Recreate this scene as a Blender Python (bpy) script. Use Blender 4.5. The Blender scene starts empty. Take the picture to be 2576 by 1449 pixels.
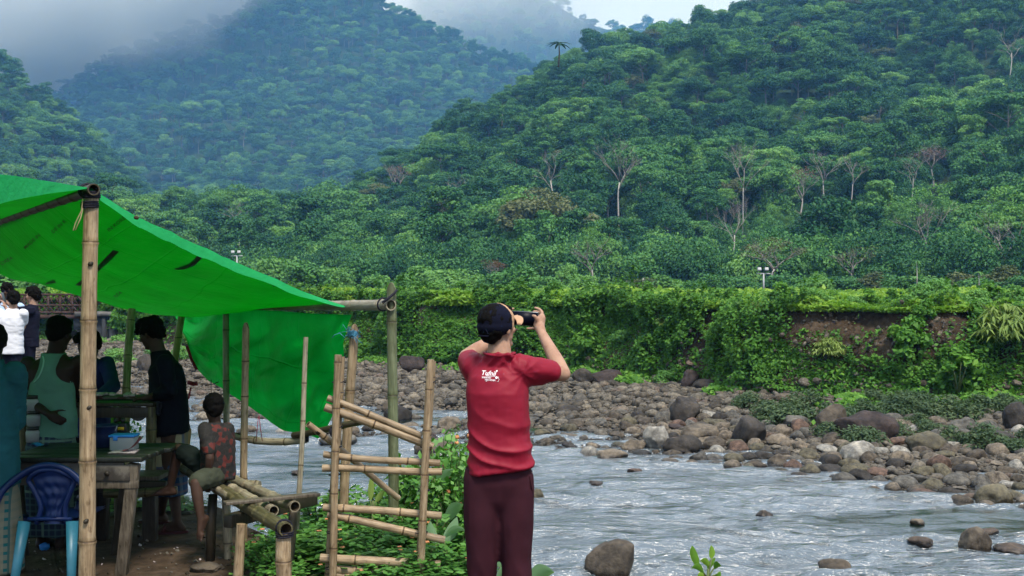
import bpy, bmesh, math, random
import numpy as np
from mathutils import Vector, Matrix, Euler, Quaternion
from mathutils.bvhtree import BVHTree

C = bpy.context.scene.collection
SC = bpy.context.scene
R = math.radians

# ------------------------------------------------------------------ camera, light, exposure
F, CX, CY, CZ = 2900.0, 1288.0, 724.5, 1.9          # focal length in photo units, photo centre, eye height (m)
cam_d = bpy.data.cameras.new('camera'); cam = bpy.data.objects.new('camera', cam_d); C.objects.link(cam)
cam.location = (0, 0, CZ); cam.rotation_euler = (R(90), 0, 0)
cam_d.sensor_width = 36; cam_d.lens = 36 * F / 2576
cam_d.clip_start = 0.1; cam_d.clip_end = 9000
SC.camera = cam

SUN_EL, SUN_AZ = R(58), R(205)                      # high diffuse sun behind the camera's right shoulder
world = bpy.data.worlds.new('World'); SC.world = world; world.use_nodes = True
wn = world.node_tree.nodes; wl = world.node_tree.links; wn.clear()
w_out = wn.new('ShaderNodeOutputWorld'); w_bg = wn.new('ShaderNodeBackground')
w_sky = wn.new('ShaderNodeTexSky'); w_sky.sky_type = 'NISHITA'; w_sky.sun_disc = False
w_sky.sun_elevation = SUN_EL; w_sky.sun_rotation = R(155); w_sky.dust_density = 2.0
w_mix = wn.new('ShaderNodeMix'); w_mix.data_type = 'RGBA'; w_mix.inputs[0].default_value = 0.82
w_co = wn.new('ShaderNodeTexCoord'); w_no = wn.new('ShaderNodeTexNoise'); w_ra = wn.new('ShaderNodeValToRGB')
w_no.inputs['Scale'].default_value = 2.2; w_no.inputs['Detail'].default_value = 5
w_ra.color_ramp.elements[0].position = 0.3; w_ra.color_ramp.elements[0].color = (4.3, 5.4, 6.9, 1)
w_ra.color_ramp.elements[1].position = 0.7; w_ra.color_ramp.elements[1].color = (5.9, 6.9, 8.2, 1)
wl.new(w_co.outputs['Generated'], w_no.inputs['Vector']); wl.new(w_no.outputs['Fac'], w_ra.inputs['Fac'])
wl.new(w_sky.outputs['Color'], w_mix.inputs[6]); wl.new(w_ra.outputs['Color'], w_mix.inputs[7])
wl.new(w_mix.outputs[2], w_bg.inputs['Color']); w_bg.inputs['Strength'].default_value = 0.055
wl.new(w_bg.outputs['Background'], w_out.inputs['Surface'])

sun_d = bpy.data.lights.new('sun', 'SUN'); sun = bpy.data.objects.new('sun', sun_d); C.objects.link(sun)
sun_d.energy = 1.5; sun_d.angle = R(12); sun_d.color = (1.0, 0.96, 0.9)
sun.rotation_euler = (R(90) - SUN_EL, 0, R(25))
SC.view_settings.view_transform = 'Standard'; SC.view_settings.look = 'None'
SC.view_settings.exposure = 1.74; SC.view_settings.gamma = 1; SC.view_settings.use_curve_mapping = False
HAZE_COL = (0.20, 0.50, 1.0, 1); HAZE_D = 0.00026   # the air
FOG_Z0, FOG_SLOPE, FOG_D = 432.0, 0.33, 0.030
SC.render.engine = 'CYCLES'
cy = SC.cycles
cy.use_denoising = True; cy.max_bounces = 6; cy.diffuse_bounces = 2; cy.glossy_bounces = 2
cy.transmission_bounces = 4; cy.transparent_max_bounces = 6; cy.volume_bounces = 8
cy.volume_step_rate = 1.0; cy.volume_max_steps = 128
cy.caustics_reflective = False; cy.caustics_refractive = False

# ------------------------------------------------------------------ helpers
rng = np.random.default_rng(7)
random.seed(7)

def P(px, py, d):
    """photo point at a depth of d metres -> place in the scene"""
    return Vector(((px - CX) / F * d, d, CZ - (py - CY) / F * d))
def PZ(px, py, z):
    """photo point on the level z"""
    return P(px, py, (CZ - z) * F / (py - CY))
def proj(v):
    return CX + F * v[0] / v[1], CY + F * (CZ - v[2]) / v[1]

def tag(o, label=None, cat=None, group=None, kind=None):
    if label: o['label'] = label
    if cat: o['category'] = cat
    if group: o['group'] = group
    if kind: o['kind'] = kind
    return o

def mesh_np(name, verts, faces, smooth=True, mats=None, midx=None, attrs=None):
    """verts (n,3); faces: (m,k) array or list of such arrays"""
    me = bpy.data.meshes.new(name)
    verts = np.asarray(verts, dtype=np.float32)
    fl = faces if isinstance(faces, list) else [faces]
    fl = [np.asarray(f, dtype=np.int32) for f in fl if len(f)]
    loops = np.concatenate([f.ravel() for f in fl])
    tot = np.concatenate([np.full(len(f), f.shape[1], dtype=np.int32) for f in fl])
    start = np.concatenate([[0], np.cumsum(tot)[:-1]]).astype(np.int32)
    me.vertices.add(len(verts)); me.vertices.foreach_set('co', verts.ravel())
    me.loops.add(len(loops)); me.loops.foreach_set('vertex_index', loops)
    me.polygons.add(len(tot)); me.polygons.foreach_set('loop_start', start)
    me.polygons.foreach_set('loop_total', tot)
    if midx is not None: me.polygons.foreach_set('material_index', np.asarray(midx, dtype=np.int32))
    me.polygons.foreach_set('use_smooth', np.full(len(tot), smooth, dtype=bool))
    for m in (mats or []): me.materials.append(m)
    for k, v in (attrs or {}).items():
        a = me.attributes.new(k, 'FLOAT', 'POINT'); a.data.foreach_set('value', np.asarray(v, dtype=np.float32))
    me.update(calc_edges=True)
    return me

def link(name, me, parent=None, loc=None, mw=None):
    """one mesh object; mw is its place in the world"""
    o = bpy.data.objects.new(name, me); C.objects.link(o)
    if mw is None: mw = Matrix.Translation(loc) if loc is not None else Matrix()
    if parent is not None:
        o.parent = parent
        o.matrix_basis = W[parent.name].inverted() @ mw
    else:
        o.matrix_basis = mw
    W[o.name] = mw
    return o
W = {}

def empty(name, loc, label, cat, group=None, rz=0.0):
    o = bpy.data.objects.new(name, None); C.objects.link(o)
    o.empty_display_size = 0.1
    mw = Matrix.Translation(Vector(loc)) @ Matrix.Rotation(rz, 4, 'Z')
    o.matrix_basis = mw; W[o.name] = mw
    return tag(o, label, cat, group)

class MB:
    """collects closed or open pieces of one mesh"""
    def __init__(s): s.v = []; s.f = {}; s.n = 0; s.m = {}
    def add(s, v, f, mi=0):
        v = np.asarray(v, dtype=np.float64).reshape(-1, 3); s.v.append(v)
        fl = f if isinstance(f, list) and isinstance(f[0], np.ndarray) else [f]
        for a in fl:
            a = np.asarray(a, dtype=np.int64)
            if len(a) == 0: continue
            s.f.setdefault((a.shape[1], mi), []).append(a + s.n)
        s.n += len(v)
    def grid(s, pts, mi=0, closed_u=False):
        """pts (nu,nv,3)"""
        pts = np.asarray(pts); nu, nv = pts.shape[:2]
        i = np.arange(nu if closed_u else nu - 1)[:, None]; j = np.arange(nv - 1)[None, :]
        i2 = (i + 1) % nu
        q = np.stack([i * nv + j, i2 * nv + j, i2 * nv + j + 1, i * nv + j + 1], -1).reshape(-1, 4)
        s.add(pts.reshape(-1, 3), q, mi)
    def tube(s, pts, rad, n=10, mi=0, caps=True, ell=1.0):
        pts = [Vector(p) for p in pts]; m = len(pts)
        if not hasattr(rad, '__len__'): rad = [rad] * m
        rings = []; prev = None
        for k in range(m):
            t = (pts[min(k + 1, m - 1)] - pts[max(k - 1, 0)])
            t = t.normalized() if t.length > 1e-9 else Vector((0, 0, 1))
            if prev is None:
                a = t.orthogonal().normalized()
            else:
                a = prev - t * prev.dot(t)
                a = a.normalized() if a.length > 1e-6 else t.orthogonal().normalized()
            prev = a; b = t.cross(a)
            rings.append([pts[k] + (a * math.cos(2 * math.pi * q / n) + b * math.sin(2 * math.pi * q / n) * ell) * rad[k] for q in range(n)])
        v = np.array([[list(p) for p in r] for r in rings])            # (m,n,3)
        i = np.arange(m - 1)[:, None]; j = np.arange(n)[None, :]; j2 = (j + 1) % n
        q = np.stack([i * n + j, i * n + j2, (i + 1) * n + j2, (i + 1) * n + j], -1).reshape(-1, 4)
        fs = [q]
        vv = v.reshape(-1, 3)
        if caps:
            vv = np.concatenate([vv, [list(pts[0])], [list(pts[-1])]])
            jj = np.arange(n); c0, c1 = m * n, m * n + 1
            fs.append(np.stack([np.full(n, c0), (jj + 1) % n, jj], -1))
            fs.append(np.stack([np.full(n, c1), (m - 1) * n + jj, (m - 1) * n + (jj + 1) % n], -1))
        s.add(vv, fs, mi)
    def box(s, c, sz, rot=None, mi=0, bev=0.0):
        c = np.array(c, dtype=float); h = np.array(sz, dtype=float) / 2
        if bev <= 0:
            v = np.array([[x, y, z] for x in (-1, 1) for y in (-1, 1) for z in (-1, 1)], dtype=float) * h
            f = [[0, 1, 3, 2], [4, 6, 7, 5], [0, 4, 5, 1], [2, 3, 7, 6], [0, 2, 6, 4], [1, 5, 7, 3]]
            f = [np.array(f)]
        else:
            bm = bmesh.new(); bmesh.ops.create_cube(bm, size=1)
            for q in bm.verts: q.co = Vector((q.co.x * sz[0], q.co.y * sz[1], q.co.z * sz[2]))
            bmesh.ops.bevel(bm, geom=bm.edges[:], offset=bev, segments=2, affect='EDGES', profile=0.5)
            v = np.array([list(q.co) for q in bm.verts]); bm.verts.index_update()
            ff = {}
            for q in bm.faces: ff.setdefault(len(q.verts), []).append([w.index for w in q.verts])
            f = [np.array(a) for a in ff.values()]; bm.free()
        if rot is not None: v = v @ np.array(rot.to_matrix() if isinstance(rot, (Euler, Quaternion)) else rot.to_3x3()).T
        s.add(v + c, f, mi)
    def build(s, name, mats, parent=None, smooth=True, mw=None, attrs=None):
        mats = mats if isinstance(mats, (list, tuple)) else [mats]
        fl, mi = [], []
        for (k, m), a in s.f.items():
            a = np.concatenate(a); fl.append(a); mi.append(np.full(len(a), m))
        v = np.concatenate(s.v)
        if mw is not None:
            pass
        elif parent is not None and parent.name in W:
            mw = W[parent.name]
            v = v @ np.array(mw.inverted().to_3x3()).T + np.array(mw.inverted().translation)
        else:
            c = v.mean(0); c[2] = v[:, 2].min(); mw = Matrix.Translation(Vector(c)); v = v - c
        me = mesh_np(name, v, fl, smooth, mats, np.concatenate(mi), attrs)
        return link(name, me, parent, mw=mw)

def beam(mb, a, b, w, h, mi=0, up=Vector((0, 0, 1)), bev=0.0):
    """squared timber from a to b"""
    a, b = Vector(a), Vector(b); t = (b - a); L = t.length; t.normalize()
    x = t.cross(up); x = x.normalized() if x.length > 1e-4 else Vector((1, 0, 0))
    z = x.cross(t)
    m = Matrix((x, t, z)).transposed()
    mb.box((a + b) / 2, (w, L, h), m, mi, bev)

# cheap lattice noise for shaping (vectorised)
def _h(i, j, k, s):
    n = (i * 374761393 + j * 668265263 + k * 2147483647 + s * 1274126177) & 0xFFFFFFFF
    n = ((n ^ (n >> 13)) * 1274126177) & 0xFFFFFFFF
    n = n ^ (n >> 16)
    return (n & 0xFFFF) / 32767.5 - 1.0
def vnoise(p, seed=0):
    p = np.asarray(p, dtype=float); i = np.floor(p).astype(np.int64); f = p - i
    f = f * f * (3 - 2 * f); r = 0
    for a in (0, 1):
        wa = f[..., 0] if a else 1 - f[..., 0]
        for b in (0, 1):
            wb = f[..., 1] if b else 1 - f[..., 1]
            for c in (0, 1):
                wc = f[..., 2] if c else 1 - f[..., 2]
                r = r + wa * wb * wc * _h(i[..., 0] + a, i[..., 1] + b, i[..., 2] + c, seed)
    return r
def fbm(p, oct=4, seed=0):
    p = np.asarray(p, dtype=float); r = 0; a = 1.0
    for o in range(oct):
        r = r + a * vnoise(p * (2 ** o), seed + o * 17); a *= 0.5
    return r

# ------------------------------------------------------------------ materials
def new_mat(name):
    m = bpy.data.materials.new(name); m.use_nodes = True
    nt = m.node_tree; b = nt.nodes['Principled BSDF']
    return m, nt, b
def nd(nt, t, **kw):
    n = nt.nodes.new(t)
    for k, v in kw.items():
        if k in n.inputs: n.inputs[k].default_value = v
        else: setattr(n, k, v)
    return n
def ramp(nt, fac, stops):
    r = nt.nodes.new('ShaderNodeValToRGB'); e = r.color_ramp.elements
    while len(e) < len(stops): e.new(0.5)
    for q, (p, c) in zip(e, stops): q.position = p; q.color = (*c, 1) if len(c) == 3 else c
    nt.links.new(fac, r.inputs['Fac']); return r.outputs['Color']
def mixc(nt, fac, a, b, mode='MIX'):
    m = nt.nodes.new('ShaderNodeMix'); m.data_type = 'RGBA'; m.blend_type = mode
    for i, s in ((0, fac), (6, a), (7, b)):
        if hasattr(s, 'is_linked') or hasattr(s, 'links'): nt.links.new(s, m.inputs[i])
        elif i == 0: m.inputs[0].default_value = s
        else: m.inputs[i].default_value = (*s, 1)
    return m.outputs[2]
def coords(nt, scale=(1, 1, 1), which='Object', rot=(0, 0, 0)):
    tc = nt.nodes.new('ShaderNodeTexCoord'); mp = nt.nodes.new('ShaderNodeMapping')
    mp.inputs['Scale'].default_value = scale; mp.inputs['Rotation'].default_value = rot
    nt.links.new(tc.outputs[which], mp.inputs['Vector']); return mp.outputs['Vector']
def noise(nt, vec, scale, detail=4, rough=0.55):
    n = nd(nt, 'ShaderNodeTexNoise', Scale=scale, Detail=detail, Roughness=rough)
    if vec is not None: nt.links.new(vec, n.inputs['Vector'])
    return n.outputs['Fac']
def bump(nt, b, h, strength=0.3, dist=0.01):
    n = nd(nt, 'ShaderNodeBump', Strength=strength, Distance=dist)
    nt.links.new(h, n.inputs['Height']); nt.links.new(n.outputs['Normal'], b.inputs['Normal'])

def mat_plain(name, col, rough=0.7, var=0.25, scale=30, bs=0.15, spec=0.3, metal=0.0):
    m, nt, b = new_mat(name)
    v = coords(nt); n = noise(nt, v, scale)
    c0 = tuple(c * (1 - var) for c in col); c1 = tuple(min(1, c * (1 + var)) for c in col)
    nt.links.new(ramp(nt, n, [(0.3, c0), (0.7, c1)]), b.inputs['Base Color'])
    b.inputs['Roughness'].default_value = rough; b.inputs['Specular IOR Level'].default_value = spec
    b.inputs['Metallic'].default_value = metal
    if bs: bump(nt, b, n, bs, 0.005)
    return m

def mat_leaf(name, ca, cb, cc=None, trans=0.3, obj_var=0.5, gloss=0.18, rough=0.55):
    """leaves: tint per clump ('tint') and per plant; light comes partly through"""
    m, nt, b = new_mat(name)
    at = nd(nt, 'ShaderNodeAttribute'); at.attribute_name = 'tint'
    oi = nd(nt, 'ShaderNodeObjectInfo')
    mx = nd(nt, 'ShaderNodeMix'); mx.data_type = 'FLOAT'; mx.inputs[0].default_value = obj_var
    nt.links.new(at.outputs['Fac'], mx.inputs[2]); nt.links.new(oi.outputs['Random'], mx.inputs[3])
    stops = [(0.0, ca), (1.0, cb)] if cc is None else [(0.0, ca), (0.55, cb), (1.0, cc)]
    col = ramp(nt, mx.outputs[0], stops)
    nt.links.new(col, b.inputs['Base Color'])
    b.inputs['Roughness'].default_value = rough; b.inputs['Specular IOR Level'].default_value = gloss
    tr = nd(nt, 'ShaderNodeBsdfTranslucent')
    bright = mixc(nt, 1.0, col, (1.15, 1.25, 0.55), 'MULTIPLY')
    nt.links.new(bright, tr.inputs['Color'])
    ms = nd(nt, 'ShaderNodeMixShader', Fac=trans)
    nt.links.new(b.outputs[0], ms.inputs[1]); nt.links.new(tr.outputs[0], ms.inputs[2])
    nt.links.new(ms.outputs[0], nt.nodes['Material Output'].inputs['Surface'])
    return m

def mat_bamboo(name, c0, c1, c2, spots=0.5):
    m, nt, b = new_mat(name)
    v = coords(nt, (1, 1, 0.06)); n = noise(nt, v, 90, 5, 0.6)
    v2 = coords(nt, (1, 1, 0.5)); n2 = noise(nt, v2, 14, 5, 0.6)
    base = ramp(nt, n, [(0.3, c0), (0.5, c1), (0.72, c2)])
    big = ramp(nt, n2, [(0.33, (0.42, 0.37, 0.32)), (0.5, (0.88, 0.84, 0.8)), (0.66, (1.12, 1.08, 1.04))])
    col = mixc(nt, 0.75, base, big, 'MULTIPLY')
    n3 = noise(nt, coords(nt, (1, 1, 0.35)), 42, 4, 0.6)
    sp = ramp(nt, n3, [(0.60, (1, 1, 1)), (0.68, (0.25, 0.18, 0.12))])
    col = mixc(nt, spots, col, sp, 'MULTIPLY')
    oi = nd(nt, 'ShaderNodeObjectInfo')
    tone = ramp(nt, oi.outputs['Random'], [(0, (0.82, 0.8, 0.76)), (1, (1.1, 1.08, 1.05))])
    col = mixc(nt, 1.0, col, tone, 'MULTIPLY')
    at = nd(nt, 'ShaderNodeAttribute'); at.attribute_name = 'joint'
    jt = ramp(nt, at.outputs['Fac'], [(0.0, (1, 1, 1)), (0.5, (1.15, 1.12, 1.05)), (0.75, (0.32, 0.27, 0.22)), (1.0, (0.22, 0.18, 0.14))])
    col = mixc(nt, 1.0, col, jt, 'MULTIPLY')
    nt.links.new(col, b.inputs['Base Color'])
    b.inputs['Roughness'].default_value = 0.5; b.inputs['Specular IOR Level'].default_value = 0.35
    bump(nt, b, n, 0.25, 0.004)
    return m

def mat_rock(name, stops, scale=3.0, rnd=True):
    m, nt, b = new_mat(name)
    oi = nd(nt, 'ShaderNodeObjectInfo')
    v = coords(nt)
    va = nd(nt, 'ShaderNodeVectorMath', operation='ADD')
    cm = nd(nt, 'ShaderNodeCombineXYZ'); ml = nd(nt, 'ShaderNodeMath', operation='MULTIPLY'); ml.inputs[1].default_value = 57.0
    nt.links.new(oi.outputs['Random'], ml.inputs[0]); nt.links.new(ml.outputs[0], cm.inputs[0]); nt.links.new(ml.outputs[0], cm.inputs[1])
    nt.links.new(v, va.inputs[0]); nt.links.new(cm.outputs[0], va.inputs[1])
    base = ramp(nt, oi.outputs['Random'], stops)
    n = noise(nt, va.outputs[0], scale, 7, 0.65); n2 = noise(nt, va.outputs[0], scale * 5, 5, 0.6)
    k = ramp(nt, n, [(0.32, (0.26, 0.24, 0.23)), (0.5, (0.92, 0.9, 0.87)), (0.70, (1.65, 1.55, 1.4))])
    col = mixc(nt, 1.0, base, k, 'MULTIPLY')
    k2 = ramp(nt, n2, [(0.35, (0.6, 0.6, 0.6)), (0.65, (1.2, 1.2, 1.2))])
    col = mixc(nt, 0.8, col, k2, 'MULTIPLY')
    ge = nd(nt, 'ShaderNodeNewGeometry'); sx = nd(nt, 'ShaderNodeSeparateXYZ'); nt.links.new(ge.outputs['Position'], sx.inputs[0])
    wj = nd(nt, 'ShaderNodeMath', operation='MULTIPLY_ADD'); wj.inputs[1].default_value = 0.10; nt.links.new(n2, wj.inputs[0]); nt.links.new(sx.outputs[2], wj.inputs[2])
    mr = nd(nt, 'ShaderNodeMapRange'); mr.inputs[1].default_value = -1.93; mr.inputs[2].default_value = -1.86; nt.links.new(wj.outputs[0], mr.inputs[0])   # splashed, wet foot of the stones
    wet_ = ramp(nt, mr.outputs[0], [(0.0, (0.38, 0.37, 0.36)), (1.0, (1, 1, 1))]); col = mixc(nt, 1.0, col, wet_, 'MULTIPLY')
    rg = nd(nt, 'ShaderNodeMapRange'); rg.inputs[3].default_value = 0.25; rg.inputs[4].default_value = 0.78; nt.links.new(mr.outputs[0], rg.inputs[0]); nt.links.new(rg.outputs[0], b.inputs['Roughness'])
    nt.links.new(col, b.inputs['Base Color'])
    b.inputs['Specular IOR Level'].default_value = 0.3
    bump(nt, b, n2, 0.6, 0.04)
    return m

M = {}
M['bamboo'] = mat_bamboo('bamboo_dry', (0.18, 0.13, 0.08), (0.32, 0.245, 0.16), (0.45, 0.37, 0.26))
M['bamboo_grey'] = mat_bamboo('bamboo_weathered', (0.15, 0.135, 0.10), (0.27, 0.25, 0.19), (0.36, 0.34, 0.27), 0.7)
M['bamboo_green'] = mat_bamboo('bamboo_green', (0.17, 0.20, 0.05), (0.28, 0.31, 0.09), (0.38, 0.40, 0.16), 0.4)
M['bamboo_olive'] = mat_bamboo('bamboo_olive', (0.05, 0.047, 0.024), (0.105, 0.098, 0.05), (0.20, 0.185, 0.11), 0.6)
M['bamboo_moss'] = mat_bamboo('bamboo_mossy', (0.08, 0.10, 0.055), (0.13, 0.16, 0.09), (0.19, 0.22, 0.14), 0.5)
M['bamboo_dark'] = mat_bamboo('bamboo_stained', (0.03, 0.025, 0.015), (0.05, 0.042, 0.025), (0.09, 0.075, 0.05), 0.4)
M['hollow'] = mat_plain('bamboo_hollow', (0.05, 0.035, 0.02), 0.9)
M['wood'] = mat_bamboo('old_timber', (0.06, 0.050, 0.04), (0.115, 0.10, 0.08), (0.19, 0.17, 0.14), 0.7)
M['wood_dark'] = mat_bamboo('dark_timber', (0.02, 0.017, 0.012), (0.035, 0.03, 0.022), (0.06, 0.05, 0.04), 0.5)
M['cord_dark'] = mat_plain('dark_cord', (0.008, 0.008, 0.018), 0.8)
M['cord_blue'] = mat_plain('blue_cord', (0.05, 0.2, 0.32), 0.7, 0.5)
M['cord_red'] = mat_plain('red_cloth', (0.22, 0.01, 0.03), 0.8)
M['cord_tan'] = mat_plain('tan_cord', (0.4, 0.32, 0.18), 0.8)

# ------------------------------------------------------------------ terrain
WATER_Z = -2.0
def lut(pts):
    a = np.array(pts, dtype=float); return lambda q: np.interp(q, a[:, 0], a[:, 1])
near_edge = lut([(-4000, 22), (-200, 20), (105, 19), (150, 12.5), (200, 9.9), (560, 9.6), (700, 8.3), (1000, 7.6), (1180, 6.6), (1300, 6.35), (2600, 6.2), (6000, 6.2)])
near_run = lut([(-4000, 6), (150, 5), (560, 3.6), (1000, 4.2), (1180, 4.8), (2600, 5.0), (6000, 5)])
def near_ground(x, y):
    x = np.asarray(x, float); y = np.maximum(np.asarray(y, float), 0.3)
    px = CX + F * x / y
    t = np.clip((y - near_edge(px)) / near_run(px), 0, 1.3)
    n = vnoise(np.stack([x * 1.3, y * 1.3, x * 0], -1), 3) * 0.02 + vnoise(np.stack([x * 5, y * 5, x * 0], -1), 4) * 0.008
    s = np.where(t < 1, t * t * (1.6 - 0.6 * t), 1 + (t - 1) * 1.0)
    return n - 2.5 * s + np.where(t > 0.02, 1, 0) * 0.12 * vnoise(np.stack([x * 1.1, y * 1.1, x * 0], -1), 9) * np.clip(t * 4, 0, 1)

# depth of the far waterline, of the foot of the far bank and of the top edge of the bank, by azimuth
def zline(pts, z): return lut([(a, (CZ - z) * F / (b - CY)) for a, b in pts])
far_shore = zline([(-900, 1020), (250, 1020), (420, 1040), (600, 1078), (900, 1082), (1150, 1108), (1400, 1120), (1700, 1152), (1960, 1170), (2120, 1196), (2300, 1225), (2576, 1262), (3600, 1330)], WATER_Z)
bank_foot = zline([(-900, 842), (270, 850), (450, 868), (620, 885), (900, 902), (1050, 915), (1400, 930), (1700, 958), (1900, 985), (2200, 1003), (2576, 1010), (3600, 1040)], -1.4)
TOPZ = 1.42
bank_top = lambda q: bank_foot(q) + 1.6 + 1.0 * np.sin(q * 0.021) * 0.5

def far_ground(x, y):
    """rocky shore, the steep bank and the plain behind it"""
    x = np.asarray(x, float); y = np.asarray(y, float); px = CX + F * x / y
    s, b, t = far_shore(px), bank_foot(px), bank_top(px)
    q = np.stack([x, y, x * 0], -1)
    shore = np.interp((y - s) / np.maximum(b - s, 1), [-0.6, 0, 0.25, 1], [-2.7, -2.05, -1.9, -1.45]) + 0.05 * fbm(q * 0.5, 3, 21)
    ch_ = fbm(np.stack([x * 0.22 + y * 0.05, y * 0.55, x * 0], -1), 2, 63)
    shore = shore - np.clip((ch_ - 0.12) * 3.0, 0, 1) * 0.45 * np.interp(px, [1100, 1700], [1, 0]) * np.clip((b - 4 - y) / 3, 0, 1)
    k = np.clip((y - b) / np.maximum(t - b, 0.3), 0, 1)
    brow = TOPZ + 0.22 * vnoise(np.stack([px * 0.011, px * 0, px * 0], -1), 301) + 0.10 * vnoise(np.stack([px * 0.04, px * 0, px * 0], -1), 302)
    face = -1.42 + (brow + 1.42) * k ** 0.8
    plain = TOPZ + (brow - TOPZ) * np.clip(1 - (y - t) / 12, 0, 1) + np.clip((y - t), 0, 400) * 0.0008 + 0.12 * fbm(q * 0.25, 2, 5) * np.clip((y - t) / 6, 0, 1)
    return np.where(y < b, shore, np.where(y < t, face, plain))

hill_base = lut([(-1500, 330), (0, 300), (400, 255), (700, 225), (1100, 205), (1500, 195), (2000, 182), (2600, 170), (4500, 165)])
hill_ridge_d = lut([(-1500, 430), (0, 400), (400, 360), (700, 350), (1000, 430), (1400, 520), (1870, 570), (2600, 540), (4500, 520)])
hill_ridge_y = lut([(-1500, 460), (0, 440), (350, 435), (560, 432), (760, 446), (830, 432), (920, 395), (1000, 346), (1100, 293), (1150, 252), (1240, 213), (1300, 168), (1390, 124), (1480, 66), (1560, 42), (1640, 24), (1800, 12), (1870, -6), (2100, -70), (2600, -170), (4500, -320)])
def hill(x, y):
    x = np.asarray(x, float); y = np.asarray(y, float); px = CX + F * x / y
    b, d = hill_base(px), hill_ridge_d(px)
    zr = CZ + (CY - hill_ridge_y(px)) / F * d - np.interp(px, [1500, 1900], [17.0, 11.0])
    t = (y - b) / (d - b)
    up = np.clip(t, 0, 1); s = up * (0.55 + 0.45 * up)
    s = np.where(t > 1, 1 - (t - 1) * 0.5, s)
    q = np.stack([x, y, x * 0], -1)
    bumps = (fbm(q * 0.014, 3, 31) * 11 + vnoise(q * 0.035, 34) * 4) * np.clip(t * 2.2, 0, 1) * np.clip((1.15 - t) * 2.5, 0.15, 1) * np.clip((zr - 10) / 130, 0.15, 1)
    return 1.6 + (zr - 1.6) * s + bumps

def cone_hill(base_pts, ridge_d_pts, ridge_y_pts, tree_h, amp, seed, z0=2.0):
    bb, dd, yy = lut(base_pts), lut(ridge_d_pts), lut(ridge_y_pts)
    def f(x, y):
        x = np.asarray(x, float); y = np.asarray(y, float); px = CX + F * x / y
        b, d = bb(px), dd(px)
        zr = CZ + (CY - yy(px)) / F * d - tree_h
        t = (y - b) / (d - b); up = np.clip(t, 0, 1)
        s = np.where(t > 1, 1 - (t - 1) * 0.8, up * (0.6 + 0.4 * up))
        q = np.stack([x, y, x * 0], -1)
        bm = fbm(q * 0.006, 3, seed) * amp * np.clip(t * 2, 0, 1) * np.clip((1.25 - t) * 2, 0.15, 1)
        return z0 + (zr - z0) * s + bm
    return f, bb, dd
hill_w, hw_b, hw_d = cone_hill([(-1500, 420), (500, 480)], [(-1500, 700), (500, 760)],
    [(-1500, -200), (-300, 20), (0, 152), (50, 186), (90, 220), (130, 246), (200, 302), (250, 352), (330, 440), (450, 560), (700, 640)], 10, 10, 51)
hill_c, hc_b, hc_d = cone_hill([(-1500, 760), (2500, 760)], [(-1500, 1650), (600, 1600), (1000, 1550), (2500, 1600)],
    [(-1500, 300), (0, 285), (100, 262), (180, 195), (280, 132), (430, 92), (570, 60), (700, -30), (850, -70), (930, -40), (990, 16), (1040, 32), (1120, 58), (1200, 108), (1280, 142), (1350, 166), (1500, 260), (1700, 400), (2500, 500)], 12, 26, 61)
hill_f, hf_b, hf_d = cone_hill([(-1500, 1750), (3000, 1750)], [(-1500, 2500), (3000, 2500)],
    [(-1500, 200), (500, 60), (900, -90), (1200, -75), (1340, -30), (1420, 4), (1462, 40), (1500, 52), (1620, 46), (1900, 50), (3000, 100)], 12, 40, 71)

def fan(name, fn, px0, px1, npx, depths, mat, drop=0.0):
    """a stretch of ground between two azimuths; depths: rows, or a function of the azimuth giving rows"""
    a = np.linspace(px0, px1, npx)
    rows = []
    for q in a:
        dr = depths(q) if callable(depths) else depths
        x = (q - CX) / F * dr
        rows.append(np.stack([x, dr, fn(x, dr) - drop], -1))
    mb = MB(); mb.grid(np.array(rows)); o = mb.build(name, mat)
    o.data.flip_normals()
    return o

def m_ground(name, stops, scale, bs=0.6, bd=0.03, rough=0.95, fine=8):
    m, nt, b = new_mat(name); v = coords(nt)
    n = noise(nt, v, scale, 8, 0.65); n2 = noise(nt, v, scale * fine, 5, 0.6)
    c = ramp(nt, n, stops); k = ramp(nt, n2, [(0.3, (0.6, 0.6, 0.6)), (0.7, (1.3, 1.3, 1.3))])
    c = mixc(nt, 0.9, c, k, 'MULTIPLY')
    nt.links.new(c, b.inputs['Base Color']); b.inputs['Roughness'].default_value = rough
    b.inputs['Specular IOR Level'].default_value = 0.2
    bump(nt, b, n2, bs, bd); return m
M['dirt'] = m_ground('bare_dirt', [(0.3, (0.030, 0.020, 0.013)), (0.5, (0.055, 0.037, 0.024)), (0.72, (0.095, 0.070, 0.050))], 1.4, 0.9, 0.03)
M['gravel'] = m_ground('shore_gravel', [(0.3, (0.05, 0.045, 0.038)), (0.5, (0.12, 0.105, 0.085)), (0.7, (0.24, 0.22, 0.19))], 1.2, 1.0, 0.06, 0.85)
M['earth'] = m_ground('cut_earth', [(0.3, (0.020, 0.014, 0.009)), (0.5, (0.052, 0.036, 0.023)), (0.72, (0.098, 0.072, 0.048))], 0.9, 1.0, 0.08)
M['floor_green'] = m_ground('forest_floor', [(0.3, (0.010, 0.022, 0.008)), (0.6, (0.022, 0.048, 0.014))], 0.15, 1.0, 0.6)

# the ground under the stall and down to the river
dn = lambda q: np.concatenate([np.linspace(0.4, near_edge(q), 60), np.linspace(near_edge(q) + 0.08, near_edge(q) + near_run(q) * 1.25, 40)])
g = fan('ground', near_ground, -3600, 5200, 330, dn, M['dirt']); tag(g, kind='structure')
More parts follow.
